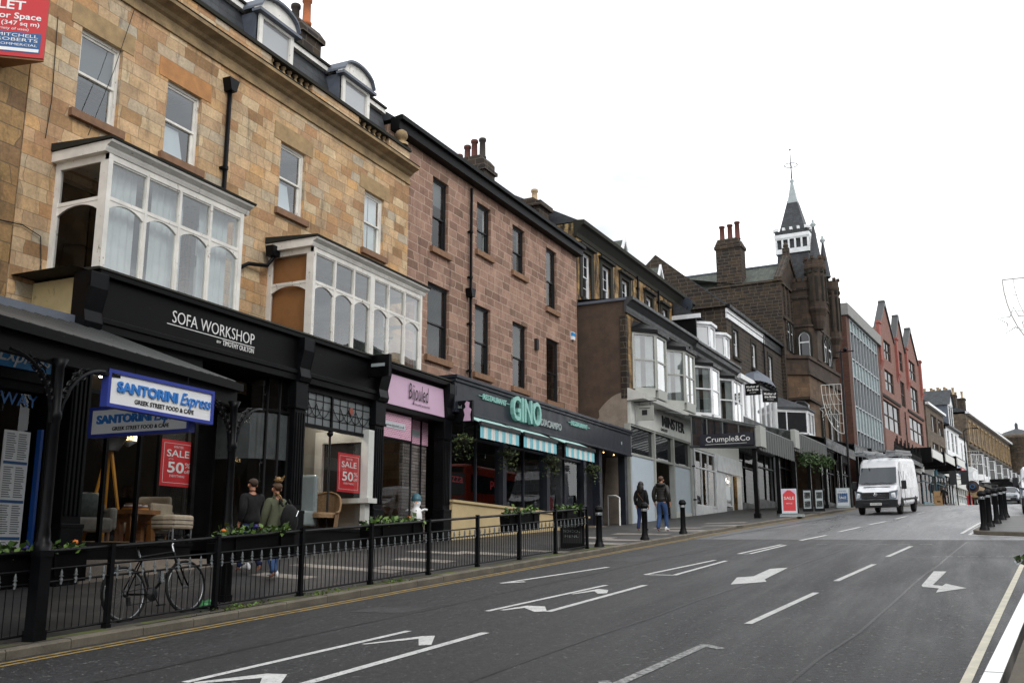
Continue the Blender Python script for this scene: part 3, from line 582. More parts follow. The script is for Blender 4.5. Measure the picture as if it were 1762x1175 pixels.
m=MB(); m.quad((17.65,3.4,4.9),(25.3,3.4,4.9),(25.3,3.4,7.9),(17.65,3.4,7.9)); m.quad((17.65,.3,4.9),(17.65,3.4,4.9),(17.65,3.4,7.9),(17.65,.3,7.9)); m.build('orange_room',M['orange_wall'],A)
sash(A,12.8,.1,8.42,1.06,1.78,blind=('blind',.55,'blind_grey')); sash(A,15.15,.1,8.42,1.06,1.73,blind=('board',.75,'paper')); sash(A,19.1,.1,8.45,1.05,1.81,blind=('board',.72,'paper')); sash(A,22.97,.1,8.5,1.05,1.78,blind=('curtain',.5,'curtain_white'))
for i,(a,b,c,e_) in enumerate(wins):
    m=MB(); m.box(a-.28,b+.28,-.012,.1,e_+.002,e_+.44); m.build('lintel',M['lintel_orange' if i in (1,) else 'lintel_grey'],A)
    m=MB(); sill(m,a,b,c); m.build('sill',M['sill_stone'],A)
m=MB(); mould(m,[(.2,11.25),(-.05,11.25),(-.05,11.33),(-.02,11.34),(-.02,11.52),(-.1,11.56),(-.16,11.62),(-.3,11.68),(-.36,11.70),(-.36,11.80),(-.3,11.84),(.2,11.86)],11.75,25.44); m.build('cornice',M['mouldstone'],A)
m=MB(); m.prism([(-.38,11.81),(-.3,11.86),(0,11.88),(0,11.85),(-.37,11.79)],'x',11.75,25.45); m.build('gutter',M['moss_dark'],A)
seg_=[('p',11.7,13.6),('b',13.6,15.15),('p',15.15,17.2),('p',17.2,18.55),('b',18.55,20.3),('p',20.3,22.55),('b',22.55,24.2),('p',24.2,25.4)]
m=MB()
for t,a,b in seg_:
    if t=='p': m.box(a,b,.0,.22,11.86,12.34)
    else: m.box(a,b,.06,.18,11.86,11.92)
m.build('parapet',M['honey_stone'],A)
m=MB(); m.box(11.7,25.45,-.06,.28,12.34,12.40); m.box(11.7,25.45,-.02,.24,12.40,12.47); m.build('parapet_coping',M['moss_dark'],A)
for t,a,b in seg_:
    if t=='b':
        nb=int((b-a)/.24)
        for i in range(nb):
            m=MB(); m.lathe([(.07,0),(.07,.03),(.045,.05),(.085,.13),(.085,.18),(.04,.3),(.035,.34),(.07,.37),(.07,.42)],8,(a+(i+.5)*(b-a)/nb,.11,11.92)); m.build('baluster',M['mouldstone'],A)
m=MB(); m.lathe([(.22,0),(.22,.08),(.14,.1),(.1,.16),(.16,.2),(.2,.29),(.2,.36),(.16,.45),(.08,.51),(0.001,.53)],14,(25.1,.12,12.47)); m.build('ball_finial',M['mouldstone'],A)
m=MB(); m.prism([(.5,11.9),(1.0,13.75),(1.0,13.9),(4.6,14.4),(5.2,11.9)],'x',11.75,25.3); m.build('mansard_roof',M['slate'],A)
m=MB(); m.box(11.7,25.3,.86,1.04,13.76,13.9); m.m=1; m.box(11.7,25.3,.8,1.04,13.91,13.97); m.build('roof_trim',[M['white_paint'],M['moss_dark']],A)
for a in (14.1,18.45,22.2):
    b=a+1.42; c=(a+b)/2
    m=MB(); 
    m.box(a,a+.12,.42,1.9,12.4,13.66); m.box(b-.12,b,.42,1.9,12.4,13.66); m.box(a+.12,b-.12,.5,.6,12.4,12.82)
    do=m.build('dormer',M['lead_grey'],A)
    f=MB(); f.box(a-.0,a+.14,.36,.46,12.4,13.6); f.box(b-.14,b,.36,.46,12.4,13.6); f.box(a+.14,b-.14,.36,.46,13.5,13.6); f.box(a+.14,b-.14,.36,.46,12.7,12.78)
    nn=14; ps=[(a-.1+(b-a+.2)*i/nn,13.72+.42*(1-((i/nn-.5)*2)**2)**.5) for i in range(nn+1)]
    f.prism([(a-.1,13.62)]+ps+[(b+.1,13.62)],'y',.34,.48)
    f.build('dormer_front',M['white_paint'],do)
    g=MB(); g.quad((a+.14,.42,12.78),(b-.14,.42,12.78),(b-.14,.42,13.5),(a+.14,.42,13.5)); g.build('pane',M['glass_curtain'],do)
    h=MB()
    for (x0,q0),(x1,q1) in zip(ps,ps[1:]): h.prism([(x0,q0+.002),(x1,q1+.002),(x1,q1+.07),(x0,q0+.07)],'y',.22,2.2)
    h.box(a-.16,b+.16,.22,.5,13.58,13.66); h.build('dormer_roof',M['lead_grey'],do)
m=MB(); m.box(23.3,24.3,2.75,4.1,13,16.1); m.prism([(2.65,16.1),(4.2,16.1),(4.2,16.25),(3.95,16.6),(2.9,16.6),(2.65,16.25)],'x',23.2,24.4); ch=m.build('chimney_stack',M['dark_stone'],A)
pots(ch,[(23.8,3.0,16.6,.95,'terracotta'),(23.8,3.45,16.6,.85,'pot_dark'),(23.8,3.85,16.6,.75,'pot_dark')])
def pipe(parent,u,d,z0,z1,hop=True,mat_='black_iron'):
    m=MB(); m.tube([(u,d,z0),(u,d,z1)],.055,8)
    z=z0+.8
    while z<z1-.4: m.lathe([(.075,0),(.075,.08)],8,(u,d,z)); m.box(u-.1,u+.1,d+.03,d+.1,z+.01,z+.06); z+=1.7
    if hop: m.prism([(u-.09,z1-.1),(u+.09,z1-.1),(u+.17,z1+.2),(u-.17,z1+.2)],'y',d-.13,d+.1)
    return m.build('drainpipe',M[mat_],parent)
pipe(A,17.0,-.1,7.9,10.75)
m=MB(); m.tube([(17.75,-.1,6.55),(18.0,-.1,6.7),(18.55,-.2,6.78),(18.7,-.25,7.0),(18.7,-.25,7.25)],.05,8); m.prism([(18.6,7.05),(18.85,7.05),(18.9,7.3),(18.55,7.3)],'y',-.35,-.12); m.build('waste_pipe',M['black_iron'],A)
boxbay(A,12.52,16.28,4.78,7.2,-1.35,4,6.36,curtain=('net','part'))
boxbay(A,18.84,24.05,4.78,7.2,-1.35,6,6.36,mids=(3,),gm='glass_wavy')
m=MB(); m.lathe([(.0,0),(.09,.02),(.12,.1),(.08,.18),(.03,.2)],12,(20.9,1.2,6.4)); m.build('room_lamp',M['lamp_glow'],A)
m=MB()
for k in range(9):
    an=random.uniform(0,6.28); m.tube([(22.6,-.5,4.9),(22.6+.3*math.cos(an),-.5+.2*math.sin(an),5.6),(22.6+.75*math.cos(an),-.5+.45*math.sin(an),5.75+random.uniform(-.1,.35))],.012,4)
    for j in range(14):
        f=.35+.65*j/14; p=(22.6+.75*f*math.cos(an),-.5+.45*f*math.sin(an),4.95+.9*f); m.leaves([p]*2,.3)
m.build('potted_palm',M['leaf_c'],A)
m=MB(); m.quad((18.98,-1.05,4.9),(18.98,-.05,4.9),(18.98,-.05,7.05),(18.98,-1.05,7.05)); m.build('side_blind',M['orange_wall'],A)
# shop front, black
FD=-1.55
m=MB(); m.box(12.4,21.55,FD,-.0,4.05,4.78); m.box(12.3,21.6,FD-.1,0,4.78,4.88); m.box(12.35,21.58,FD-.06,0,3.95,4.05); m.box(12.4,21.55,FD-.03,-.3,3.8,3.95)
fb=m.build('fascia',M['black_old'],A,bevel=.012)
m=MB(); m.prism([(FD-.12,4.885),(FD-.1,4.93),(-.05,5.0),(0,4.885)],'x',12.25,25.6); m.build('fascia_roof',M['moss_dark'],A)
m=MB(); m.text('SOFA WORKSHOP',2.42,14.18,4.33,FD-.002,.235,.01,bold=-.008); m.box(14.05,16.62,FD-.01,FD-.002,4.275,4.29); m.text('BY',.13,15.45,4.17,FD-.002,.05,.006); m.text('TIMOTHY OULTON',.98,15.62,4.15,FD-.002,.105,.008)
for k,ch in enumerate(()): pass
m.build('lettering',M['text_white'],fb)
m=MB(); m.box(12.28,12.395,FD+.12,-.0,3.7,4.8); m.build('return_wall',M['cream_wall'],A)
m=MB(); m.box(21.55,25.5,FD+.02,0,3.8,4.75); m.box(21.5,25.55,FD-.14,0,4.72,4.84); m.box(21.5,25.55,FD-.03,-.3,3.66,3.8); m.build('jeweller_fascia',M['black_old'],A,bevel=.01)
m=MB(); m.add([(21.95,FD-.05,3.82),(25.02,FD-.05,3.82),(25.02,FD+.0,4.62),(21.95,FD+.0,4.62)],[(0,1,2,3)]); m.box(21.95,25.02,FD-.05,FD+.05,3.80,3.82); m.add([(25.12,FD-.05,3.82),(25.4,FD-.05,3.82),(25.4,FD,4.4),(25.12,FD,4.4)],[(0,1,2,3)]); js=m.build('jeweller_sign',M['pink_sign'],A)
m=MB(); m.text('Bijouled',1.05,23.0,4.08,FD-.06,.42,.004,shear=.08); m.text('for beautiful accessories',.95,23.2,3.93,FD-.055,.07,.003,shear=.3); m.build('lettering',M['ink'],js)
def pilaster(parent,u0,u1,z0,d=FD,zt=3.8,br=True):
    m=MB(); m.box(u0,u1,d-.02,d+.3,z0+.75,zt-.55); m.box(u0-.03,u1+.03,d-.07,d+.3,z0-.3,z0+.75); m.box(u0-.04,u1+.04,d-.08,d+.3,z0+.75,z0+.82)
    n=4; w_=(u1-u0)/(2*n+1)
    for i in range(n): x=u0+w_*(2*i+1); m.box(x,x+w_,d-.045,d-.02,z0+.95,zt-.7)
    m.box(u0-.04,u1+.04,d-.07,d+.3,zt-.62,zt-.55); m.box(u0-.02,u1+.02,d-.05,d+.3,zt-.55,zt); 
    if br: m.prism([(d+.2,zt),(d-.1,zt),(d-.14,zt+.1),(d-.1,zt+.3),(d-.2,zt+.7),(d-.2,zt+.98),(d+.2,zt+.98)],'x',u0,u1); m.lathe([(.09,-.01),(.09,u1-u0+.01)],10,(u0,d-.1,zt+.8),ax='x')
    return m.build('pilaster',M['black_iron'],parent,bevel=.008)
pilaster(A,12.0,12.4,-.35); pilaster(A,18.1,18.5,.1); pilaster(A,21.42,21.85,.25); pilaster(A,25.05,25.45,.38)
m=MB(); # frames
m.box(12.4,15.2,FD+.1,FD+.25,-.6,.12); m.box(12.4,15.2,FD+.05,FD+.3,.12,.18); m.box(15.12,15.2,FD+.1,FD+.2,.18,3.8); m.box(12.93,12.99,FD+.1,FD+.18,.18,3.8); m.box(12.4,15.2,FD+.1,FD+.18,2.72,2.8); m.box(13.72,13.78,FD+.1,FD+.18,.18,3.8)
for a,b in ((12.99,13.72),(13.78,15.12)): arch(m,a,b,3.25,.4,3.8,FD+.1,FD+.18)
m.build('window_frame',M['black_paint'],A)
m=MB(); m.quad((12.4,FD+.14,.18),(15.15,FD+.14,.18),(15.15,FD+.14,3.8),(12.4,FD+.14,3.8)); m.build('shop_pane',M['glass_shop'],A)
# curved entrance lobby
def lobby(x0,y0,x1,y1,r,n=8):
    return [(x0+(x1-x0)*(i/n),y0+(y1-y0)*math.sin(i/n*math.pi/2)) for i in range(n+1)]
L1=[(15.2,FD+.15),(15.35,FD+.3),(15.45,FD+.6),(15.5,-.2)]; L2=[(18.1,FD+.15),(17.75,FD+.15),(17.45,FD+.25),(17.22,FD+.5),(17.12,FD+.85),(17.1,-.2)]
g=MB(); fm=MB(); fr_=MB()
for P in (L1,L2):
    fr_=MB()
    for (a,b),(c,e_) in zip(P,P[1:]):
        g.quad((a,b,.3),(c,e_,.3),(c,e_,3.8),(a,b,3.8)); fr_.quad((a,b+.0,2.0),(c,e_,2.0),(c,e_,3.0),(a,b,3.0))
        for z in (.28,3.06): fm.tube([(a,b,z),(c,e_,z)],.045,5)
        fm.prism([(a,b),(c,e_),(c+.06,e_+.06),(a+.06,b+.06)],'z',-.4,.28)
    fr_.build('frosted_band',M['satin_grey'],A)
    for (a,b) in (P[0],P[2],P[-1]): fm.tube([(a,b,.2),(a,b,3.85)],.04,6)
fm.tube([(17.75,FD+.15,.2),(17.75,FD+.15,3.85)],.04,6)
g.build('lobby_pane',M['glass_shop'],A); fm.build('lobby_frame',M['black_paint'],A)

m=MB(); m.box(15.5,17.1,-.2,-.1,-.3,3.9); m.build('shop_door',M['black_paint'],A)
m=MB(); m.box(12.4,18.1,FD-.1,FD+1.6,-.6,-.12); m.build('step',M['cement'],A)
# window with leaded transom
m=MB(); m.box(18.5,21.42,FD+.1,FD+.3,-.2,.5); m.box(18.5,21.42,FD+.04,FD+.3,.5,.56); m.box(18.5,21.42,FD+.1,FD+.2,2.84,2.92); m.box(18.5,21.42,FD+.1,FD+.2,3.66,3.8); m.tube([(19.72,FD+.15,.5),(19.72,FD+.15,2.84)],.03,8); m.lathe([(.03,0),(.075,.05),(.075,.09),(.04,.13)],8,(19.72,FD+.15,2.7)); m.box(19.69,19.75,FD+.1,FD+.2,2.92,3.66); m.build('window_frame',M['black_paint'],A)
m=MB(); m.quad((18.5,FD+.15,.56),(21.42,FD+.15,.56),(21.42,FD+.15,2.84),(18.5,FD+.15,2.84)); m.build('shop_pane',M['glass_shop'],A)
m=MB(); m.quad((18.5,FD+.15,2.92),(21.42,FD+.15,2.92),(21.42,FD+.15,3.66),(18.5,FD+.15,3.66)); tr=m.build('leaded_light',M['satin_grey'],A)
m=MB()
for a,b in ((18.5,19.69),(19.75,21.42)):
    n=max(3,int((b-a)/.28))
    for i in range(1,n): x=a+(b-a)*i/n; m.box(x-.008,x+.008,FD+.135,FD+.148,2.92,3.66)
    for z in (3.1,3.3,3.5): m.box(a,b,FD+.136,FD+.147,z-.006,z+.006)
    for i in range(n-1):
        x0=a+(b-a)*(i+.0)/n; m.tube([(x0+(b-a)/n*t_*2,FD+.13,3.42-.3*math.sin(math.pi*t_)) for t_ in [j/8 for j in range(9)]],.01,4)
m.m=1; m.lathe([(.09,0),(.09,.02)],12,(20.55,FD+.12,3.42),ax='y'); m.build('lead_came',[M['black_paint'],M['gold_knot']],tr)
# jeweller window and door
m=MB(); m.box(21.85,23.5,FD+.12,FD+.3,-.2,.45); m.box(21.85,23.5,FD+.12,FD+.2,3.62,3.7); m.tube([(23.5,FD+.15,.3),(23.5,FD+.15,3.66)],.035,6); m.box(21.85,23.5,FD+.12,FD+.18,2.92,2.97); m.build('window_frame',M['black_paint'],A)
m=MB(); m.quad((21.85,FD+.14,.45),(23.5,FD+.14,.45),(23.5,FD+.14,3.66),(21.85,FD+.14,3.66)); m.quad((23.5,FD+.14,.45),(23.75,-1.0,.45),(23.75,-1.0,3.66),(23.5,FD+.14,3.66)); m.build('shop_pane',M['glass_shop'],A)
m=MB(); m.quad((21.86,FD+.125,2.97),(23.46,FD+.125,2.97),(23.46,FD+.125,3.62),(21.86,FD+.125,3.62)); tp=m.build('window_transfer',M['tartan_pink'],A)
m=MB(); m.box(22.12,23.12,FD+.112,FD+.122,3.22,3.38); m.build('address_strip',M['paper'],tp); m=MB(); m.text('www.bijouled.co.uk',.9,22.17,3.255,FD+.111,.08,.003); m.build('lettering',M['ink'],tp)
m=MB(); m.box(23.75,25.05,-1.0,-.9,-.2,3.0); m.build('recess_wall',M['wall_cladding'],A)
m=MB(); m.box(23.75,24.6,-1.05,-1.0,3.0,3.66); m.box(24.64,25.05,-1.05,-1.0,3.0,3.66); tp2=m.build('door_transfer',M['tartan_pink'],A)
m=MB(); m.box(23.8,24.55,-1.06,-1.052,3.2,3.38); m.text('bijouled.co.uk',.7,23.82,3.25,-1.062,.09,.003); m.build('lettering',M['letter_grey'],tp2)
m=MB(); m.tube([(24.62,-1.07,.1),(24.62,-1.07,3.7)],.03,6); m.build('door_post',M['black_paint'],A)
# shop interiors
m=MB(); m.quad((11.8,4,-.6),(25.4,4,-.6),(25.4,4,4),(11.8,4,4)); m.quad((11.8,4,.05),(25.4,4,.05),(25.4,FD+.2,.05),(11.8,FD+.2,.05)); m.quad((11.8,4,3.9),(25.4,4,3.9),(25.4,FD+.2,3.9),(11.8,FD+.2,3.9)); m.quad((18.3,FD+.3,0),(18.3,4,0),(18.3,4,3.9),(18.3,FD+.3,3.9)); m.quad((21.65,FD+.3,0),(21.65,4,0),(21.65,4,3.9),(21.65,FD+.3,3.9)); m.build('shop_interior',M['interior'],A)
m=MB(); m.box(18.6,21.4,.95,1.15,.06,3.7); m.box(21.38,21.6,FD+.35,1.0,.06,3.7); m.build('pale_partition',M['interior_pale'],A)
m=MB(); m.quad((15.3,-.9,3.3),(12.5,-.9,3.3),(12.5,1.5,3.3),(15.3,1.5,3.3)); m.build('lit_ceiling',M['interior_pale'],A)
for u,d in ((12.9,-.6),(13.6,-.5),(14.3,-.6),(14.8,-.3),(19,-.6),(19.8,-.4),(20.6,-.6),(21.1,-.2),(22.3,-.8),(23,-.6)):
    m=MB(); m.lathe([(.07,0),(.07,.02)],8,(u,d,3.24 if u<16 else 3.6)); m.build('ceiling_spot',M['spot_bright' if 18<u<21.4 else 'bulb_white'],A)
# ================= pink stone building: restaurant =================
B=thing('pink_stone_building','pinkish ashlar building with eight black sash windows and a navy restaurant front','building',(-16.0,25.42,.3),90-1.2)
def s_(u): return 1.0458*u+1.164
def z_(z): return 1.0458*z
up=[(1.42,2.45,9.64,12.07),(4.49,5.57,10.39,12.18),(7.36,8.46,10.37,12.22),(10.48,11.55,9.66,12.2)]
lo=[(1.21,2.6,6.06,8.45),(4.38,5.57,6.02,8.43),(7.36,8.62,5.98,8.44),(10.44,11.75,5.88,8.42)]
wb=[(s_(a),s_(b),z_(c),z_(e_)) for a,b,c,e_ in up+lo]; ue=15.5
m=MB(); wall(m,0,ue,4.6,13.45,wb,0,.24); shell(m,0,ue,-.5,13.45,0,10); m.build('wall',M['pink_stone'],B)
m=MB(); m.quad((.1,2.2,4.7),(ue,2.2,4.7),(ue,2.2,13.4),(.1,2.2,13.4)); m.quad((.1,.3,9.4),(ue,.3,9.4),(ue,2.2,9.4),(.1,2.2,9.4)); m.build('interior',M['interior'],B)
bl=[('blind',.35,'blind_grey'),('curtain',.22,'curtain_grey'),('curtain',.3,'blind_dark'),('blind',.5,'blind_dark'),('slats',1,'blind_dark'),('slats',.8,'blind_dark'),('slats',.5,'blind_dark'),None]
for (a,b,c,e_),q in zip(wb,bl): sash(B,a,.12,c,b-a,e_-c,'dark_frame','glass_plain',blind=q,split=.47)
for a,b,c,e_ in wb:
    m=MB(); sill(m,a,b,c,0,.2,.12); m.build('sill',M['sill_stone'],B)
m=MB(); m.box(-.05,ue+.05,-.34,.0,13.2,13.5); m.prism([(-.34,13.5),(-.46,13.52),(-.46,13.66),(-.4,13.68),(0,13.62),(0,13.5)],'x',-.05,ue+.1); m.build('eaves_gutter',M['black_old'],B)
m=MB(); m.prism([(-.2,13.6),(3.6,16.4),(3.75,16.4),(7.6,13.6)],'x',0,9.2); m.m=1; m.prism([(-.2,13.62),(2.6,16.25),(4.6,16.25),(7.6,13.62)],'x',9.2,ue); m.build('roof',[M['slate'],M['slate_purple']],B)
pipe(B,s_(3.87),-.12,5.4,13.0,False); m=MB(); u=s_(3.83); m.prism([(u-.1,8.9),(u+.1,8.9),(u+.18,9.2),(u-.18,9.2)],'y',-.26,-.02); m.build('rainwater_hopper',M['black_iron'],B)
m=MB(); m.box(10.6,11.6,2.2,3.9,14,16.55); m.box(10.5,11.7,2.1,4.0,16.1,16.25); m.prism([(2.2,16.55),(3.9,16.55),(3.7,16.8),(2.4,16.8)],'x',10.6,11.6); ch=m.build('chimney_stack',M['dark_stone'],B)
pots(ch,[(11.1,3.7,16.8,.4,'pot_red'),(11.1,3.3,16.8,.75,'pot_red'),(11.1,2.95,16.8,.95,'pot_red'),(11.1,2.55,16.8,.95,'pot_dark')])
m=MB(); m.box(14.3,15.4,1.3,2.6,14.0,15.7); m.box(14.15,15.55,1.15,2.75,15.5,15.72); m.prism([(1.3,15.72),(2.6,15.72),(2.3,15.95),(1.6,15.95)],'x',14.3,15.4); ch=m.build('chimney_stack',M['dark_stone'],B); pots(ch,[(14.9,1.8,15.95,.6,'pot_buff')])
m=MB(); u=s_(13.1); m.box(u-.14,u+.14,-.11,0,9.2,9.55); m.m=1; m.box(u-.142,u+.142,-.112,-.02,9.36,9.52); m.build('alarm_box',[M['sign_white'],M['sign_blue']],B)
m=MB(); u=s_(9.38); m.box(u-.1,u+.1,-.12,0,8.05,8.5); m.build('wall_vent',M['plastic_black'],B)
# restaurant front
G_=-2.45
m=MB(); m.box(0,15.42,G_,0,4.07,5.0); m.box(-.06,15.5,G_-.1,0,5.0,5.1); m.box(-.03,15.46,G_-.05,0,4.9,5.0); m.box(0,15.42,G_-.04,-.9,4.0,4.07); fa=m.build('fascia',M['navy_paint'],B,bevel=.012)
m=MB(); m.text('GINO',2.2,3.62,4.22,G_-.01,.78,.13,bold=.012); m.build('name_lettering',[M['mint']],fa)
m=MB(); m.text("D'ACAMPO",1.8,5.95,4.28,G_-.01,.24,.05,bold=.02); m.build('surname_lettering',M['letter_grey'],fa)
for u in (1.5,8.5):
    m=MB(); m.text('RESTAURANT',1.6,u+.2,4.6,G_-.01,.17,.04,bold=.02); m.box(u-.05,u+.22,G_-.04,G_-.01,4.67,4.69); m.box(u+1.78,u+2.05,G_-.04,G_-.01,4.67,4.69); m.build('side_lettering',M['mint'],fa)
m=MB(); m.box(14.15,14.25,G_-.012,G_,4.4,4.52); m.build('small_sticker',M['letter_grey'],fa)
GW=G_+.3
m=MB(); m.prism([(0.1,-.3),(10.6,-.3),(10.6,1.27),(0.1,1.42)],'y',G_+.1,G_+.4); m.m=1; m.prism([(.05,1.42),(10.65,1.27),(10.65,1.34),(.05,1.49)],'y',G_+.04,G_+.42); m.build('stall_riser',[M['stall_stone'],M['stall_stone']],B)
for a,b in ((0,.2),(3.55,3.8),(7.0,7.25),(10.45,10.7),(12.1,12.4),(15.1,15.42)):
    m=MB(); m.box(a,b,GW-.1,GW+.2,-.3 if a<.1 or a>10 else 1.3,4.05); m.build('mullion',M['navy_paint'],B)
m=MB(); m.box(.1,10.6,GW,GW+.1,3.35,3.42); m.box(1.9,1.95,GW,GW+.08,1.4,4); m.box(5.3,5.35,GW,GW+.08,1.4,4); m.box(8.8,8.85,GW,GW+.08,1.35,4); m.build('window_frame',M['navy_paint'],B)
m=MB(); m.quad((.1,GW+.05,1.3),(10.5,GW+.05,1.3),(10.5,GW+.05,4.05),(.1,GW+.05,4.05)); m.build('shop_pane',M['glass_shop'],B)
m=MB(); m.quad((0.05,3,-.3),(15.4,3,-.3),(15.4,3,4.1),(.05,3,4.1)); m.quad((.05,GW+.4,1.0),(15.4,GW+.4,1.0),(15.4,3,1.0),(.05,3,1.0)); m.quad((.05,GW+.2,4.06),(15.4,GW+.2,4.06),(15.4,3,4.06),(.05,3,4.06)); m.build('shop_interior',M['interior'],B)
m=MB(); m.box(10.75,15.1,GW+1.2,GW+1.4,.3,4.0); m.m=1; m.box(12.5,13.5,GW+1.1,GW+1.2,.9,3.4); m.build('entrance_wall',[M['navy_paint'],M['black_paint']],B)
m=MB(); m.box(10.75,15.1,G_-.1,GW+1.3,.2,1.0); m.build('step',M['cement'],B)
m=MB(); m.text('pizza',1.1,1.6,2.15,GW+.9,.26,.01); m.text('pizza',1.1,4.6,2.15,GW+.9,.26,.01); m.build('neon_word',M['sale_red'],B)
m=MB(); m.box(11.0,11.3,GW+.3,GW+.34,1.2,3.2); m.build('blue_banner',M['ink_blue'],B)
m=MB(); m.box(12.62,12.9,GW+1.06,GW+1.1,1.9,3.0); m.build('framed_menu',M['letter_grey'],B)
m=MB(); m.tube([(13.8,G_-.0,.95),(13.8,G_-.0,2.2),(13.8,G_+.15,2.28),(13.8,G_+.5,2.28)],.035,8); m.tube([(13.8,G_+.5,2.28),(13.8,G_+.5,1.0)],.035,8); m.build('handrail',M['off_white'],B)
for u in (11.5,13.0,14.2):
    m=MB(); m.lathe([(.025,0),(.025,.02)],8,(u,G_+.35,3.975)); m.build('soffit_light',M['bulb_warm'],B)
for k,(a,b) in enumerate(((.4,3.0),(3.35,5.95),(6.75,9.45))):
    aw=MB(); zt,zf=4.0,3.72
    aw.add([(a,G_+.02,zt),(b,G_+.02,zt),(b,G_-.62,zf),(a,G_-.62,zf),(a,G_+.02,zt-.02),(b,G_+.02,zt-.02),(b,G_-.62,zf-.02),(a,G_-.62,zf-.02)],[(0,1,2,3),(4,7,6,5),(0,3,7,4),(1,5,6,2)])
    o=aw.build('awning',M['canvas_mint'],B)
    m=MB(); m.box(a-.02,b+.02,G_-.68,G_-.6,zf-.1,zf+.02); m.tube([(a+.1,G_+.1,zt-.5),(a+.1,G_-.6,zf-.06)],.02,5); m.tube([(b-.1,G_+.1,zt-.5),(b-.1,G_-.6,zf-.06)],.02,5); m.build('awning_bar',M['dark_frame'],o)
    m=MB(); n=11; w_=(b-a)/n
    for i in range(n):
        m.m=i%2
        for j in range(4):
            x0=a+w_*(i+j/4);x1=a+w_*(i+(j+1)/4); y0=G_-.63-.018*math.sin((i*4+j)*1.57);y1=G_-.63-.018*math.sin((i*4+j+1)*1.57)
            m.quad((x0,y0,zf-.46),(x1,y1,zf-.46),(x1,G_-.63,zf-.1),(x0,G_-.63,zf-.1))
    m.build('valance',[M['canvas_stripe'],M['canvas_white']],o)
Bw=B.rotation_euler.z
def frame(root): # local (u,d,z absolute) -> world
    o=root; of=OFF[root.name]; c,s=math.cos(o.rotation_euler.z),math.sin(o.rotation_euler.z)
    return lambda u,d,z:(o.location.x+(u-of[0])*c-d*s, o.location.y+(u-of[0])*s+d*c, z)
fB=frame(B)
def basket(p,label,r=.28,n=120):
    h=local('hanging_basket',label,'hanging basket',p,random.uniform(0,360),'hanging baskets on the restaurant front'); m=MB()
    m.lathe([(.02,-.14),(.1,-.11),(.17,-.02),(.18,.04),(.16,.04),(.14,-.02)],12); b=m.build('basket_bowl',M['moss_dark'],h)
    m=MB()
    for k in range(3): t=k*2.09; m.tube([(.24*math.cos(t),.24*math.sin(t),.05),(0,0,.52)],.006,4)
    m.build('chain',M['black_iron'],h)
    m=MB(); P=[]
    for i in range(n*3):
        t=random.uniform(0,6.28); q=random.random()**.5*r*1.15; zz=random.uniform(-.05,.26)*(1-q/(r*1.5)) if random.random()<.6 else -random.uniform(0,.55)*(q/r)
        P.append((q*math.cos(t),q*math.sin(t),zz))
    m.leaves(P,.075,4); m.build('foliage',[M['leaf_c'],M['leaf_dull'],M['leaf_c'],M['leaf_dull']],h); return h
for (u,zc_,lb) in ((.0,3.1,'straggly hanging basket at the left end of the restaurant beside the pink shop'),(2.9,2.95,'large dark hanging basket between the first and second striped awnings'),(6.2,3.0,'hanging basket below the gap between second and third awnings'),(10.1,3.0,'bright-edged hanging basket past the right end of the awnings')):
    basket(fB(u,G_-.3,zc_+.05),lb)
# projecting shop signs beside the jeweller
ps=local('projecting_sign','black projecting box sign with silver lettering strip above the black sofa shop','sign',(-13.75,21.1,4.35),0); m=MB(); m.box(0,.62,-.06,.06,0,.55); m.build('sign_box',M['black_paint'],ps); m=MB(); m.box(.1,.5,-.07,-.06,.25,.33); m.build('lettering',M['letter_grey'],ps); m=MB(); m.box(-.3,.0,-.02,.02,.4,.46); m.build('bracket',M['black_iron'],ps)
ps=local('projecting_sign','small plum projecting sign with a pale figure beside the pink jeweller front','sign',(-13.82,25.6,3.72),0); m=MB(); m.box(0,.75,-.05,.05,0,.62); m.build('sign_box',M['black_iron'],ps); m=MB(); m.prism([(.45,.02),(.7,.02),(.68,.2),(.72,.35),(.64,.42),(.66,.56),(.56,.6),(.5,.52),(.53,.42),(.46,.36),(.5,.2)],'y',-.056,-.05); m.build('pale_figure',M['pink_sign'],ps); m=MB(); m.text('Bijouled',.34,.06,.4,-.052,.1,.003); m.build('lettering',M['letter_grey'],ps)
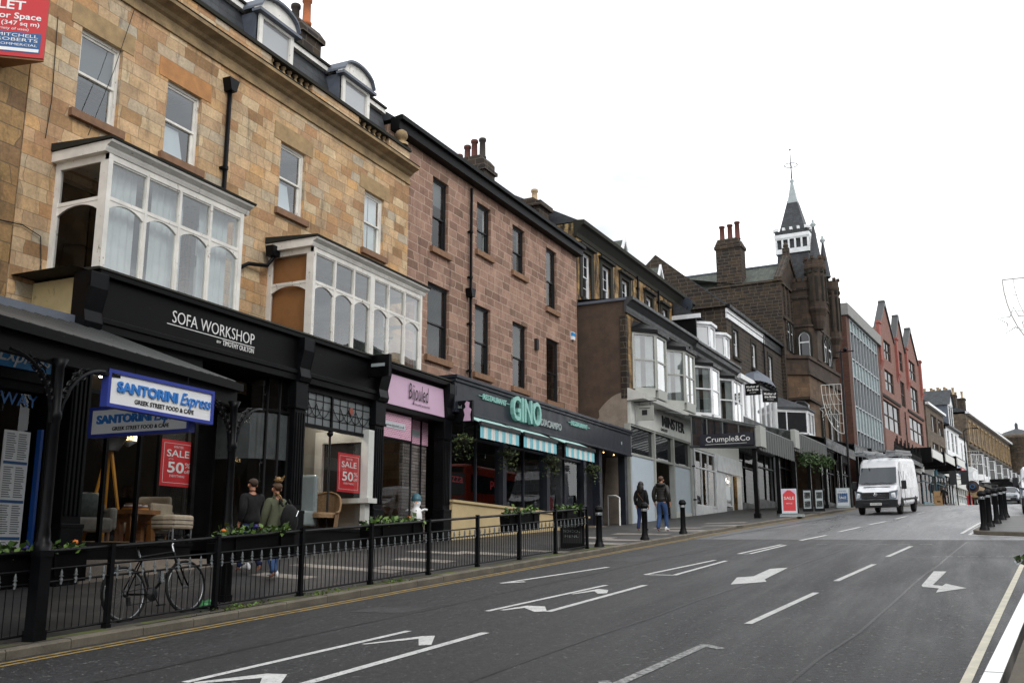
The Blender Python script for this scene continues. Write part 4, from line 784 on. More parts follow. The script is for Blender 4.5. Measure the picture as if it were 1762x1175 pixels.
# ================= generic pieces for the buildings up the hill =================
def cant(parent,u0,u1,z0,z1,p,ct,d=0,fm='grey_paint',gm='glass_far',hood='black_paint',base=.3,curt=None,hoodh=.55,split=.52):
    """canted bay: three glazed faces on plan; bay_window > pane, curtain, bay_roof"""
    P=[(u0,d),(u0+ct,d-p),(u1-ct,d-p),(u1,d)]; m=MB(); g=MB(); cu=MB()
    for (a,b) in zip(P,P[1:]):
        A_=Vector(a);B_=Vector(b);t=(B_-A_).normalized();n=Vector((t.y,-t.x)); L_=(B_-A_).length
        def bar(s0,s1,za,zb,o0=0.,o1=.09):
            q=[A_+t*s0+n*(-o0+.03),A_+t*s1+n*(-o0+.03),A_+t*s1-n*o1,A_+t*s0-n*o1]; m.prism([(x.x,x.y) for x in q],'z',za,zb)
        bar(0,.1,z0,z1); bar(L_-.1,L_,z0,z1); bar(.1,L_-.1,z1-.12,z1); bar(.1,L_-.1,z0-base,z0+.08); zm=z0+(z1-z0)*split; bar(.1,L_-.1,zm-.035,zm+.035,.02)
        if L_>1.5: bar(L_/2-.04,L_/2+.04,z0,z1,.01)
        q=[A_-n*.03,B_-n*.03]; g.quad((q[0].x,q[0].y,z0),(q[1].x,q[1].y,z0),(q[1].x,q[1].y,z1),(q[0].x,q[0].y,z1))
        if curt:
            q=[A_-n*.12,B_-n*.12]; nn=max(4,int(L_/.12))
            for i in range(nn):
                if i/nn>.35 and i/nn<.6: continue
                x0=q[0]+(q[1]-q[0])*i/nn+n*(.02 if i%2 else 0); x1=q[0]+(q[1]-q[0])*(i+1)/nn+n*(0 if i%2 else .02); cu.quad((x0.x,x0.y,z0),(x1.x,x1.y,z0),(x1.x,x1.y,z1),(x0.x,x0.y,z1))
    if curt: gm='glass'; q=MB(); q.quad((u0+.05,d-.06,z0),(u1-.05,d-.06,z0),(u1-.05,d-.06,z1),(u0+.05,d-.06,z1)); q.build('bay_interior',M['interior'],parent)
    o=m.build('bay_window',M[fm],parent); g.build('pane',M[gm],o)
    if curt: cu.build('curtain',M[curt],o)
    if hood:
        h=MB(); e=.14; Q=[(u0-e,d),(u0+ct-e*.6,d-p-e),(u1-ct+e*.6,d-p-e),(u1+e,d)]
        h.prism(Q,'z',z1,z1+.16); T=[(u0+.15,d),(u0+ct*.8,d-p*.25),(u1-ct*.8,d-p*.25),(u1-.15,d)]
        h.add([(x,y,z1+.16) for x,y in Q]+[(x,y,z1+hoodh) for x,y in T],[(0,1,5,4),(1,2,6,5),(2,3,7,6),(4,5,6,7)]); h.build('bay_roof',M[hood],o)
    return o
def framed(m,u0,u1,z0,z1,d,nu=1,nz=1,w_=.07,t=.08):
    for k in range(nu+1): u=u0+(u1-u0)*k/nu; m.box(u-w_/2,u+w_/2,d,d+t,z0,z1)
    for k in range(nz+1): z=z0+(z1-z0)*k/nz; m.box(u0,u1,d+.006,d+t-.006,z-w_/2,z+w_/2)
def win(parent,u0,u1,z0,z1,d,fm,nu=1,nz=1,gm='glass_far',w_=.07,t=.08,name='window'):
    m=MB(); framed(m,u0,u1,z0,z1,d,nu,nz,w_,t); o=m.build(name,M[fm],parent); g=MB(); g.quad((u0,d+t*.6,z0),(u1,d+t*.6,z0),(u1,d+t*.6,z1),(u0,d+t*.6,z1)); g.build('pane',M[gm],o); return o
def shopfront(parent,u0,u1,z0,z1,d,fm,fascia=None,nu=2,word=None,wm='text_white',gm='glass_dark',door=True,stall=.5,fh=.7,back='interior',wh=None):
    """simple shop: shop_front frame > pane, fascia with lettering"""
    m=MB(); m.box(u0,u1,d,d+.25,z0-.6,z0+stall); framed(m,u0,u1,z0+stall,z1-fh,d+.05,nu,1,.1,.12); m.box(u0,u1,d+.02,d+.15,z1-fh-1.0,z1-fh-.92)
    o=m.build('shop_front',M[fm],parent); g=MB(); g.quad((u0,d+.12,z0+stall),(u1,d+.12,z0+stall),(u1,d+.12,z1-fh),(u0,d+.12,z1-fh)); g.build('pane',M[gm],o)
    i=MB(); i.quad((u0,d+2.2,z0-.6),(u1,d+2.2,z0-.6),(u1,d+2.2,z1),(u0,d+2.2,z1)); i.quad((u0,d+.3,z1-fh),(u1,d+.3,z1-fh),(u1,d+2.2,z1-fh),(u0,d+2.2,z1-fh)); i.build('shop_interior',M[back],o)
    if fascia:
        f=MB(); f.box(u0-.02,u1+.02,d-.06,d+.2,z1-fh,z1); f.box(u0-.06,u1+.06,d-.16,d+.2,z1,z1+.1); fo=f.build('fascia',M[fascia],parent)
        if word: t=MB(); t.text(word,(u1-u0)*.55,(u0+u1)/2,z1-fh*.72,d-.065,wh or fh*.36,.02,center=True,bold=.01); t.build('lettering',M[wm],fo)
    return o
# ================= stained yellow stone pair: gallery and clothes shop =================
C_=thing('stained_stone_building','black-stained yellow stone pair with a projecting front, brown rendered side and canted bays','building',(-13.5,41.2,1.1),90-2.2)
m=MB(); wall(m,0,18.9,6.5,11.05,[(.85,4.25,7.1,10),(5.1,8.7,7.1,10),(9.9,13.3,7.1,10),(14.4,18.3,7.1,10)],0,.3); m.quad((18.9,0,0),(18.9,0,11.05),(18.9,2.3,11.05),(18.9,2.3,0)); m.build('wall',M['yellow_black_stone'],C_)
m=MB(); m.quad((0,0,.3),(0,2.6,.3),(0,2.6,11.0),(0,0,11.0)); m.m=1; m.box(-.03,.25,-.02,.25,6.6,10.3); m.m=2
pts=[(0,1.2),(0,6.2),(.0,6.9)]+[(1.5*math.sin(a)*random.uniform(.93,1.05),5.3+1.55*math.cos(a)*random.uniform(.95,1.05)) for a in [i*.17 for i in range(1,15)]]+[(1.25,1.2)]
m.prism(pts,'x',-.012,.01); m.build('side_wall',[M['brown_wall'],M['dark_stone'],M['cement']],C_)
m=MB(); m.box(-.1,.02,-.1,2.5,11.0,11.12); m.quad((0,-.1,11.1),(18.9,-.1,11.1),(18.9,2.3,11.3),(0,2.3,11.3)); m.build('flat_roof',M['lead_grey'],C_)
m=MB(); m.prism([(0,10.45),(-.08,10.45),(-.12,10.6),(-.1,10.75),(-.3,10.95),(-.42,11.0),(-.42,11.14),(0,11.14)],'x',-.08,10.0); m.prism([(0,10.4),(-.08,10.4),(-.12,10.55),(-.26,10.7),(-.3,10.9),(-.4,10.95),(-.4,11.08),(0,11.08)],'x',10.0,19.0); m.build('eaves_gutter',M['gutter_grey'],C_)
for i,(a,b) in enumerate(((.85,4.2),(5.15,8.7),(9.95,13.3),(14.4,18.2))):
    cant(C_,a,b,7.15,9.75,.8,.95,.02,'grey_paint' if i<2 else 'white_clean','glass_far','black_paint',.35,'curtain_grey')
pipe(C_,9.3,-.1,1.8,10.6,False)
UD=2.3; ups=[(.63,1.69,11.55,13.8),(3.1,4.2,11.55,13.8),(5.75,6.8,11.55,13.75),(9.5,10.5,11.55,13.7),(12.2,13.1,11.55,13.6),(15.2,16.1,11.55,13.6)]
m=MB(); wall(m,0,17.4,11.0,15.0,ups,UD,.3); m.quad((0,UD,3),(0,10,3),(0,10,15.0),(0,UD,15.0)); m.quad((17.4,UD,3),(17.4,UD,15),(17.4,10,15),(17.4,10,3)); m.quad((0,10,3),(17.4,10,3),(17.4,10,15),(0,10,15)); m.build('upper_wall',M['yellow_black_stone'],C_)
for a,b,c,e_ in ups:
    sash(C_,a,UD+.12,c,b-a,e_-c,'white_clean','glass_far',2,2)
    m=MB(); m.box(a-.3,a,UD-.05,UD+.05,c,e_); m.box(b,b+.3,UD-.05,UD+.05,c,e_); m.box(a-.3,b+.3,UD-.055,UD+.05,e_,e_+.22); m.box(a-.4,b+.4,UD-.2,UD+.02,e_+.22,e_+.34); m.box(a-.15,b+.15,UD-.12,UD+.1,c-.15,c-.003); m.build('window_surround',M['moss_dark'],C_)
m=MB(); m.prism([(UD+.1,14.3),(UD-.06,14.3),(UD-.08,14.5),(UD-.3,14.8),(UD-.45,14.86),(UD-.45,15.05),(UD+.1,15.1)],'x',-.1,17.5); m.build('cornice',M['moss_dark'],C_)
for u in (8.0,11.4): pipe(C_,u,UD-.1,11.2,14.4,False)
m=MB(); m.prism([(UD-.2,15.05),(UD+3.8,17.2),(UD+7.6,15.05)],'x',0,17.4); m.build('roof',M['slate'],C_)
for u in (8.2,14.2):
    m=MB(); m.prism([(u-.8,15.2),(u,16.6),(u+.8,15.2)],'y',UD+.7,UD+3.5); o=m.build('roof_dormer',M['slate_green'],C_); q=MB(); q.prism([(u-.95,15.15),(u,16.78),(u+.95,15.15),(u+.75,15.15),(u,16.5),(u-.75,15.15)],'y',UD+.6,UD+.72); q.build('barge_board',M['white_clean'],o)
# white dormer bays further along
m=MB(); m.box(14.1,14.25,.9,3.2,11.1,13.3); m.box(14.1,21.0,2.2,3.5,11.1,13.6); m.build('dormer_cheek',M['black_paint'],C_)
m=MB(); m.prism([(.7,13.35),(2.2,14.3),(2.2,13.35)],'x',14.0,21.0); m.m=1; m.box(13.98,14.1,.6,2.3,13.25,13.5); m.build('dormer_roof',[M['slate'],M['white_clean']],C_)
for a,b in ((14.3,17.4),(17.6,20.6)):
    cant(C_,a,b,11.75,13.05,1.05,1.0,1.5,'white_clean','glass_curtain','white_clean',.9,None,.25,.95)
m=MB(); m.lathe([(.0,.12),(.2,.1),(.36,.03),(.42,0)],14,(0,0,0)); ds=m.build('dish',M['lead_grey'],None); ds.name='satellite_dish'
ds.location=frame(C_)(15.2,1.7,14.4); ds.rotation_euler=(R(80),0,R(150)); setp(ds,'grey satellite dish on a pole above the white dormer bays','satellite dish'); m=MB(); m.tube([(0,0,.1),(0,-.25,-.1),(0,-1.1,-.12)],.03,5); m.build('mast',M['black_iron'],ds)
# gallery shop front
m=MB(); m.box(.1,9.0,-.12,.1,5.5,6.5); 
fo=m.build('fascia',M['off_white'],C_); m=MB(); m.text('MINSTER',3.4,4.3,5.85,-.125,.5,.04,bold=.01); m.text('GALLERY',1.0,4.1,5.62,-.125,.12,.015); m.build('lettering',M['plastic_black'],fo)
m=MB(); m.prism([(0,6.5),(-.75,6.55),(-.8,6.72),(-.1,7.05),(0,7.05)],'x',0,9.1); m.build('fascia_cornice',M['off_white'],C_)
m=MB()
for u in (.05,3.3,6.1,8.9): m.box(u-.08,u+.08,-.1,.15,.8,5.5)
m.box(.1,8.9,-.06,.12,4.15,4.25); m.box(.1,8.9,-.08,.12,5.42,5.5); m.build('shop_frame',M['grey_paint'],C_)
m=MB(); m.box(.13,3.22,-.02,.06,1.0,4.15); m.build('boarded_panel',M['pale_blue'],C_); m=MB(); m.box(6.18,8.82,-.02,.06,1.9,4.15); m.build('boarded_panel',M['pale_blue'],C_)
m=MB(); m.add([(3.38,.0,1.2),(6.02,.9,1.5),(6.02,.9,4.15),(3.38,.0,4.15)],[(0,1,2,3)]); m.build('recessed_panel',M['pale_blue'],C_)
m=MB(); m.quad((.1,.05,4.25),(8.9,.05,4.25),(8.9,.05,5.42),(.1,.05,5.42)); m.build('transom_pane',M['glass_far'],C_)
m=MB(); m.prism([(6.1,1.0),(8.9,1.3),(8.9,1.95),(6.1,1.95)],'y',-.05,.1); m.m=1; m.box(3.3,6.1,.9,1.0,.9,1.6); m.build('stall_riser',[M['off_white'],M['brown_wall']],C_)
m=MB(); m.lathe([(.1,0),(.12,.05),(.12,.3),(.07,.38)],10,(.5,-.15,6.62)); m.build('wall_lamp',M['lamp_glow'],C_)
fC=frame(C_)
gs=local('gallery_sign','grey hanging gallery sign with a dark square beside the MINSTER lettering','sign',fC(.55,-.15,5.55),0); m=MB(); m.box(.05,.85,-.03,.03,.1,.75); m.m=1; m.box(.33,.57,-.036,.03,.33,.56); m.box(.2,.7,-.034,.03,.62,.65); m.build('sign_panel',[M['grey_paint'],M['plastic_black']],gs); m=MB(); m.tube([(-.1,0,.92),(1.0,0,.95)],.025,6); m.tube([(.2,0,.92),(.2,0,.75)],.012,4); m.tube([(.7,0,.93),(.7,0,.75)],.012,4); m.build('bracket',M['black_iron'],gs)
# clothes shop front
m=MB(); m.box(9.2,18.8,-.05,.2,5.3,6.4); m.build('fascia',M['off_white'],C_)
m=MB(); m.prism([(9.5,1.2),(13.4,1.4),(13.4,2.3),(9.5,2.45)],'y',-.1,.1); m.box(9.25,9.45,-.15,.2,1.2,5.4); m.box(13.4,15.3,-.12,.0,1.2,5.3); m.box(16.7,16.85,-.12,.1,1.2,5.3); m.box(18.6,18.8,-.12,.1,1.2,5.3); m.box(13.5,18.8,-.2,.1,4.4,5.3); m.build('shop_wall',M['white_clean'],C_)
win(C_,9.5,13.35,2.4,5.2,-.08,'white_clean',3,1,'glass_shop',.09); m=MB(); m.box(9.5,13.35,-.085,-.02,4.3,4.38); m.build('transom',M['white_clean'],C_)
win(C_,15.35,16.65,2.6,4.35,-.1,'white_clean',1,1,'glass_shop'); 
m=MB(); m.box(15.3,16.7,-.12,.05,1.2,2.5); m.build('stall_panel',M['canopy_grey'],C_)
m=MB(); m.box(15.4,16.6,-.04,-.02,2.65,3.7); m.m=1; m.box(15.4,16.6,-.045,-.02,2.65,2.95); m.text('womenswear',1.0,15.5,2.75,-.05,.12,.004); m.build('window_poster',[M['letter_grey'],M['black_paint']],C_)
m=MB(); m.quad((9.3,2.6,1.2),(18.8,2.6,1.2),(18.8,2.6,5.2),(9.3,2.6,5.2)); m.quad((9.3,.1,5.15),(18.8,.1,5.15),(18.8,2.6,5.15),(9.3,2.6,5.15)); m.quad((9.3,.1,1.9),(18.8,.1,1.9),(18.8,2.6,1.9),(9.3,2.6,1.9)); m.m=1; m.quad((13.4,2.59,1.2),(18.8,2.59,1.2),(18.8,2.59,5.2),(13.4,2.59,5.2)); m.build('shop_interior',[M['interior'],M['interior_pale']],C_)
for u,z in ((15.5,4.25),(16.0,4.2),(16.5,4.15),(17.2,4.1),(17.6,4.2),(18.2,4.1)):
    m=MB(); m.blob((u,.5,z),(.06,.06,.06),0,8,6); m.build('shop_spotlight',M['bulb_white'],C_)
mq=local('mannequin','dressmaker mannequin in a pale coat inside the clothes shop doorway','mannequin',fC(17.6,.9,1.95)); m=MB(); m.lathe([(.2,0),(.22,.03),(.03,.06),(.03,.75)],10); m.build('stand',M['black_iron'],mq); m=MB(); m.lathe([(.2,.75),(.24,.9),(.2,1.15),(.24,1.4),(.2,1.55),(.07,1.62),(.05,1.7)],12); m.build('torso',M['black_cloth'],mq); m=MB(); m.lathe([(.24,.7),(.25,1.15),(.27,1.45),(.1,1.66)],12); m.tube([(.24,0,1.5),(.34,0,1.2),(.3,0,.85)],.07,8); m.tube([(-.24,0,1.5),(-.34,0,1.2),(-.3,0,.85)],.07,8); m.build('coat',M['canvas_white'],mq)
# ================= veranda along the kerb =================
V0=Vector((-8.62,44.4)); vh=3.75; vt=Vector((math.sin(R(vh)),math.cos(R(vh))))
ver=thing('shop_veranda','long glazed pavement veranda with ribbed valance above the clothes shop','canopy',(-8.62,44.4,1.4),90-vh)
def vz(u): return 5.35+.032*u
m=MB(); m.add([(0,.0,5.38),(0,3.0,6.1),(0,3.0,4.75),(0,.0,4.55)],[(0,1,2,3)]); m.build('end_glazing',M['glass_far'],ver)
m=MB(); m.tube([(0,-.02,5.42),(0,3.05,6.16)],.06,6); m.tube([(0,-.02,4.55),(0,3.05,4.72)],.07,6)
for k in range(5): d=.05+2.9*k/4; m.tube([(-.02,d,4.6),(-.02,d,5.42+.24*d)],.035,5)
m.build('end_frame',M['canopy_grey'],ver)
m=MB(); m.box(-.12,-.06,.1,2.55,4.66,5.22); sgn=m.build('sign_panel',M['navy_paint'],ver)
# lettering on the veranda end faces down the street (-u)
t_m=MB(); t_m.text('Crumple&Co',2.0,.3,4.86,0,.24,.01)
t_m.v=[(-.125+y*1.0,2.55-x,z) for x,y,z in t_m.v]; t_m.box(-.13,-.12,.4,2.3,4.75,4.765); t_m.build('lettering',M['text_white'],sgn)
secs=[(.0,6.7,0.),(6.7,14.8,.55),(14.8,24,1.0),(24,33,1.5)]
for i,(a,b,dz) in enumerate(secs):
    zt=5.38+dz; m=MB(); m.add([(a,0,zt),(b,0,zt),(b,4.6,zt+1.1),(a,4.6,zt+1.1)],[(0,1,2,3)]); o=m.build('roof_glazing',M['glass_roof'] if i<2 else M['black_paint'],ver)
    m=MB(); n=int((b-a)/.42)
    if i<2:
        for k in range(n):
            u=a+(b-a)*k/n; w_=(b-a)/n
            for j in range(4):
                m.m=0 if j<3 else 1
                u0,u1=u+w_*j/4,u+w_*(j+1)/4; y0=-.06*math.sin(math.pi*j/4); y1=-.06*math.sin(math.pi*(j+1)/4); b0=zt-.88-.1*math.sin(math.pi*j/4); b1=zt-.88-.1*math.sin(math.pi*(j+1)/4)
                m.quad((u0,-.08+y0,b0),(u1,-.08+y1,b1),(u1,-.08+y1,zt),(u0,-.08+y0,zt))
        m.build('ribbed_valance',[M['canopy_grey'],M['black_paint']],ver)
        q=MB(); q.box(a-.05,a+.9,-.2,.02,zt-.8,zt+.12); q.build('corner_panel',M['grey_paint'],ver)
    else:
        m.box(a,b,-.1,.0,zt-.5,zt); m.build('valance',M['black_paint'],ver)
    q=MB()
    for k in range(int((b-a)/.8)+1):
        u=a+.8*k; q.tube([(u,-.02,zt+.03),(u,4.6,zt+1.13)],.03,4)
    q.tube([(a,-.04,zt+.03),(b,-.04,zt+.03)],.06,6); q.build('glazing_bars',M['canopy_grey'] if i<2 else M['black_iron'],ver)
fV=frame(ver)
for u in (.15,4.2,7.6,11.0,15.2,20,26,32):
    x,y,_=fV(u,.15,0); zb=prof(y)-.05; zt=5.1+interp(u,[(0,0),(6.6,0),(6.8,.5),(14.7,.5),(14.9,.95),(24,1),(24.2,1.5)])
    m=MB(); m.box(u-.09,u+.09,.06,.24,zb,zt); m.box(u-.13,u+.13,.02,.28,zb,zb+.25); m.build('veranda_post',M['black_paint'],ver)
ga=local('foliage_garland','thick green garland hanging along the veranda edge','garland',fV(8.3,-.1,4.85),90-vh); m=MB(); P=[]
for i in range(1500):
    u=random.uniform(0,7.2); P.append((u,random.gauss(0,.14),random.gauss(.1+.04*u,.11)-abs(random.gauss(0,.24))*(1 if math.sin(u*2.2)>-.3 else .35)))
m.leaves(P,.15,4); m.build('leaves',[M['leaf_a'],M['leaf_c'],M['leaf_a'],M['leaf_c']],ga); m=MB(); m.tube([(0,0,.1),(3.5,0,.15),(7.2,0,.35)],.03,5); m.build('wire',M['black_iron'],ga)
# ================= dark stone bridal shop building =================
D_=thing('dark_stone_building','blackened stone building with a white eaves board and white bridal shop bays','building',(-13.45,61.5,2.4),90-3.5)
dw=[(1.4,2.5,12.3,14.15),(5.85,6.95,12.3,14.05),(10.35,11.45,11.9,13.95)]
m=MB(); wall(m,0,14.4,3,15.4,dw,0,.25); shell(m,0,14.4,2,15.4,0,12); m.build('wall',M['dark_stone'],D_)
for a,b,c,e_ in dw:
    sash(D_,a,.1,c,b-a,e_-c,'white_clean','glass_far'); m=MB(); m.box(a-.22,a,-.04,.02,c,e_); m.box(b,b+.22,-.04,.02,c,e_); m.box(a-.22,b+.22,-.045,.02,e_,e_+.25); m.box(a-.3,b+.3,-.14,.05,c-.16,c-.003); m.build('window_surround',M['moss_dark'],D_)
m=MB(); m.box(-.05,9.2,-.1,.02,14.55,15.2); m.m=1; m.box(-.1,14.5,-.3,.02,15.22,15.42); m.box(9.2,14.4,-.1,.02,14.55,15.2); m.box(-.05,14.4,-.12,.02,14.86,14.92); m.build('eaves_board',[M['white_clean'],M['black_paint']],D_)
m=MB(); m.prism([(-.2,15.4),(4.5,19.2),(9,15.4)],'x',0,14.4); m.m=1; m.prism([(-.1,15.3),(4.5,19.3),(9,15.3)],'x',-.25,.0); m.build('roof',[M['slate'],M['dark_stone']],D_)
pipe(D_,8.9,-.1,8,15.1,False)
m=MB(); m.box(-.6,9.3,-.9,.0,7.4,8.2); m.build('canopy_board',M['black_paint'],D_)
m=MB(); framed(m,-.4,2.6,8.2,10.55,-.75,2,1,.3); m.box(-.5,2.7,-.9,0,10.55,10.85); o=m.build('shop_bay',M['white_clean'],D_); g=MB(); g.quad((-.4,-.69,8.2),(2.6,-.69,8.2),(2.6,-.69,10.55),(-.4,-.69,10.55)); g.quad((-.4,-.69,8.2),(-.4,0,8.2),(-.4,0,10.55),(-.4,-.69,10.55)); g.build('pane',M['glass_curtain'],o)
m=MB(); framed(m,3.3,8.7,8.0,10.8,-.75,4,1,.16); m.box(8.6,8.9,-.8,0,7.9,10.9); o=m.build('shop_bay',M['white_clean'],D_); g=MB(); g.quad((3.3,-.69,8),(8.7,-.69,8),(8.7,-.69,10.8),(3.3,-.69,10.8)); g.build('pane',M['glass_curtain'],o)
m=MB(); n=10; 
for i in range(n):
    a0=math.pi*i/n;a1=math.pi*(i+1)/n; f=lambda a_:(6.0-2.7*math.cos(a_),-1.3*math.sin(a_)**.5)
    p0,p1=f(a0),f(a1); m.quad((p0[0],p0[1],11.0),(p1[0],p1[1],11.0),(6+(p1[0]-6)*.75,p1[1]*.75,11.6),(6+(p0[0]-6)*.75,p0[1]*.75,11.6)); m.quad((6+(p0[0]-6)*.75,p0[1]*.75,11.6),(6+(p1[0]-6)*.75,p1[1]*.75,11.6),(6,-.3,12.1)); m.m=1; m.tube([(p0[0],p0[1],10.75),(p1[0],p1[1],11.0)],.03,4); m.tube([(p1[0],p1[1],10.75),(p0[0],p0[1],11.0)],.03,4); m.tube([(p0[0],p0[1],10.72),(p1[0],p1[1],10.72)],.04,4); m.m=0
m.build('domed_canopy',[M['lead_grey'],M['black_iron']],D_)
fD=frame(D_)
for k,(u,lb) in enumerate(((3.4,'black Mother of the Bride sign, left of the pair under the domed canopy'),(7.4,'black sign half seen behind, right of the pair under the domed canopy'))):
    sg=local('hanging_sign',lb,'sign',((-12.35,60.9,9.42),(-11.45,61.6,9.05))[k],(0,25)[k],'bridal shop signs'); m=MB(); m.box(0,.92,-.03,.03,0,.72); m.build('sign_panel',M['black_paint'],sg); m=MB(); m.text('Mother of',.74,.09,.46,-.032,.13,.005,bold=.02); m.text('the Bride',.7,.11,.27,-.032,.13,.005,bold=.02); m.text('OCCASIONS',.4,.26,.13,-.032,.05,.005); m.build('lettering',M['text_white'],sg)
# shops below the veranda
shopfront(D_,-.5,4.2,2.5,6.9,-.3,'black_paint','black_paint',2,None); shopfront(D_,4.6,9.3,2.9,7.2,-.3,'dark_frame','black_paint',2,None); shopfront(D_,9.7,14.3,3.2,7.6,-.3,'black_paint','black_paint',3,None)
m=MB(); m.box(-1.2,-.5,-.4,.2,1.8,6.5); m.build('pier',M['white_clean'],D_); m=MB(); m.box(9.3,9.7,-.4,.2,2.2,7.2); m.build('pier',M['white_clean'],D_)
# ================= gothic building with turret and spire =================
E_=thing('gothic_building','dark brown gothic building with corner turrets, big side chimney and a slated spire','building',(-12.57,75.88,3.2),90-4)
m=MB(); m.quad((0,-.3,2.5),(0,12,2.5),(0,12,17.5),(0,5.5,20.45),(0,-.3,20.45)); m.quad((0,12,2.5),(11,12,2.5),(11,12,17.5),(0,12,17.5)); m.quad((11,-.3,2.5),(11,-.3,19),(11,12,17.5),(11,12,2.5)); 
m.box(-.12,.2,-.3,5.4,20.45,20.62); m.build('side_wall',M['dark_stone'],E_)
m=MB(); wall(m,0,6,2.5,20.5,[],-.3); m.prism([(0,20.5),(6,20.5),(3,23.1)],'y',-.32,.2); m.m=1
for s in (-1,1): m.prism([(3+s*3.25,20.45),(3+s*3.25,20.75),(3,23.45),(3,23.0)],'y',-.45,.15)
m.box(2.8,3.2,-.4,.1,23.2,23.9); m.lathe([(.12,0),(.22,.15),(.2,.3),(.05,.45)],8,(3,-.15,23.9)); m.m=1
for q in range(5):
    u=.7+1.15*q; m.box(u-.08,u+.08,-.42,-.3,16,20.2); m.box(u+.3,u+.85,-.33,-.29,17.9,19.8)
m.box(0,6,-.46,-.3,17.5,17.75); m.box(0,6,-.46,-.3,20.2,20.45)
m.build('front_gable',[M['brown_stone'],M['dark_stone']],E_)
m=MB(); m.add([(0,0,20.4),(0,9,20.4),(3,9,22.6),(3,0,22.6),(6,0,20.4),(6,9,20.4)],[(0,3,2,1),(4,5,2,3)]); m.add([(0,2,20.4),(11,2,19.2),(11,9,22),(0,9,22)],[(0,1,2,3)]); m.m=1; m.box(2.9,3.1,0,9,22.58,22.7); m.build('roof',[M['slate_green'],M['lead_grey']],E_)
m=MB(); m.box(.15,1.5,2.75,4.75,18.5,24.0); m.box(.05,1.6,2.65,4.85,23.7,23.95); m.prism([(2.7,24.0),(4.8,24.0),(4.55,24.5),(2.95,24.5)],'x',.1,1.55); ch=m.build('chimney_stack',M['dark_stone'],E_)
pots(ch,[(.8,3.1,24.5,1.5,'pot_red'),(.8,3.7,24.5,1.35,'pot_red'),(.8,4.35,24.5,1.3,'pot_red')])
# lower canted block and upper tower block
m=MB(); m.prism([(.5,-.3),(1.4,-1.7),(10.8,-2.1),(11.4,-.3)],'z',2.5,13.2); m.build('lower_bay',M['rust_stone'],E_)
m=MB(); m.prism([(.3,-.3),(1.25,-1.85),(10.9,-2.3),(11.5,-.3)],'z',13.2,13.5); m.prism([(.3,-.3),(1.25,-1.85),(10.9,-2.3),(11.5,-.3)],'z',14.45,14.7); m.prism([(.45,-.3),(1.35,-1.75),(10.85,-2.18),(11.45,-.3)],'z',13.5,14.45); m.box(.3,11.0,-1.9,-.3,11.2,11.4); m.build('balcony',M['brown_stone'],E_)
m=MB(); m.prism([(3.0,-.3),(3.0,-1.55),(3.5,-2.05),(10.6,-2.0),(11.0,-.3)],'z',14.7,21.0); m.m=1
for z in (17.3,19.6,20.3): m.prism([(2.92,-.3),(2.92,-1.6),(3.45,-2.13),(10.66,-2.08),(11.08,-.3)],'z',z,z+.18)
m.m=0
for k in range(3): m.box(2.95,3.2,-.75-.45*k,-.5-.45*k,21,21.35)
for k in range(9): m.box(4.4+.6*k,4.75+.6*k,-2.05,-1.8,21,21.35)
m.build('tower',[M['brown_stone'],M['dark_stone']],E_)
def turret(u,d,z0,z1,r):
    m=MB(); m.lathe([(r*.55,z0-1.5),(r*.75,z0-.9),(r*.8,z0-.5),(r*1.1,z0),(r*1.1,z0+.15),(r,z0+.2),(r,z1-.9),(r*1.12,z1-.7),(r*1.12,z1-.5),(r*1.05,z1-.45),(r*1.05,z1),(0.01,z1)],12,(u,d,0),False)
    for k in range(8): a_=k*.785; m.box(u+r*1.0*math.cos(a_)-.13,u+r*1.0*math.cos(a_)+.13,d+r*math.sin(a_)-.13,d+r*math.sin(a_)+.13,z1,z1+.25)
    m.m=1
    for k in range(10): a_=k*.628+.3; q=r*1.01; m.box(u+q*math.cos(a_)-.07,u+q*math.cos(a_)+.07,d+q*math.sin(a_)-.07,d+q*math.sin(a_)+.07,z0+.7,z1-1.4); m.box(u+q*math.cos(a_)-.1,u+q*math.cos(a_)+.1,d+q*math.sin(a_)-.1,d+q*math.sin(a_)+.1,z1-1.1,z1-.85)
    t=m.build('turret',[M['brown_stone'],M['moss_dark']],E_); return t
turret(3.6,-2.2,18.6,22.7,.75); turret(9.8,-2.05,17.4,22.4,.75)
for u,d,z0,z1 in ((4.0,-2.2,22.7,26.1),(8.0,-2.1,22.4,25.9)):
    m=MB(); m.lathe([(.5,z0),(.42,z0+.6),(.1,z1-.55),(.1,z1-.45)],8,(u,d,0),False); m.m=1; m.lathe([(.1,z1-.45),(.25,z1-.3),(.2,z1-.15),(.08,z1-.05),(.1,z1+.1),(.01,z1+.2)],8,(u,d,0)); m.build('pinnacle',[M['slate'],M['letter_grey']],E_)
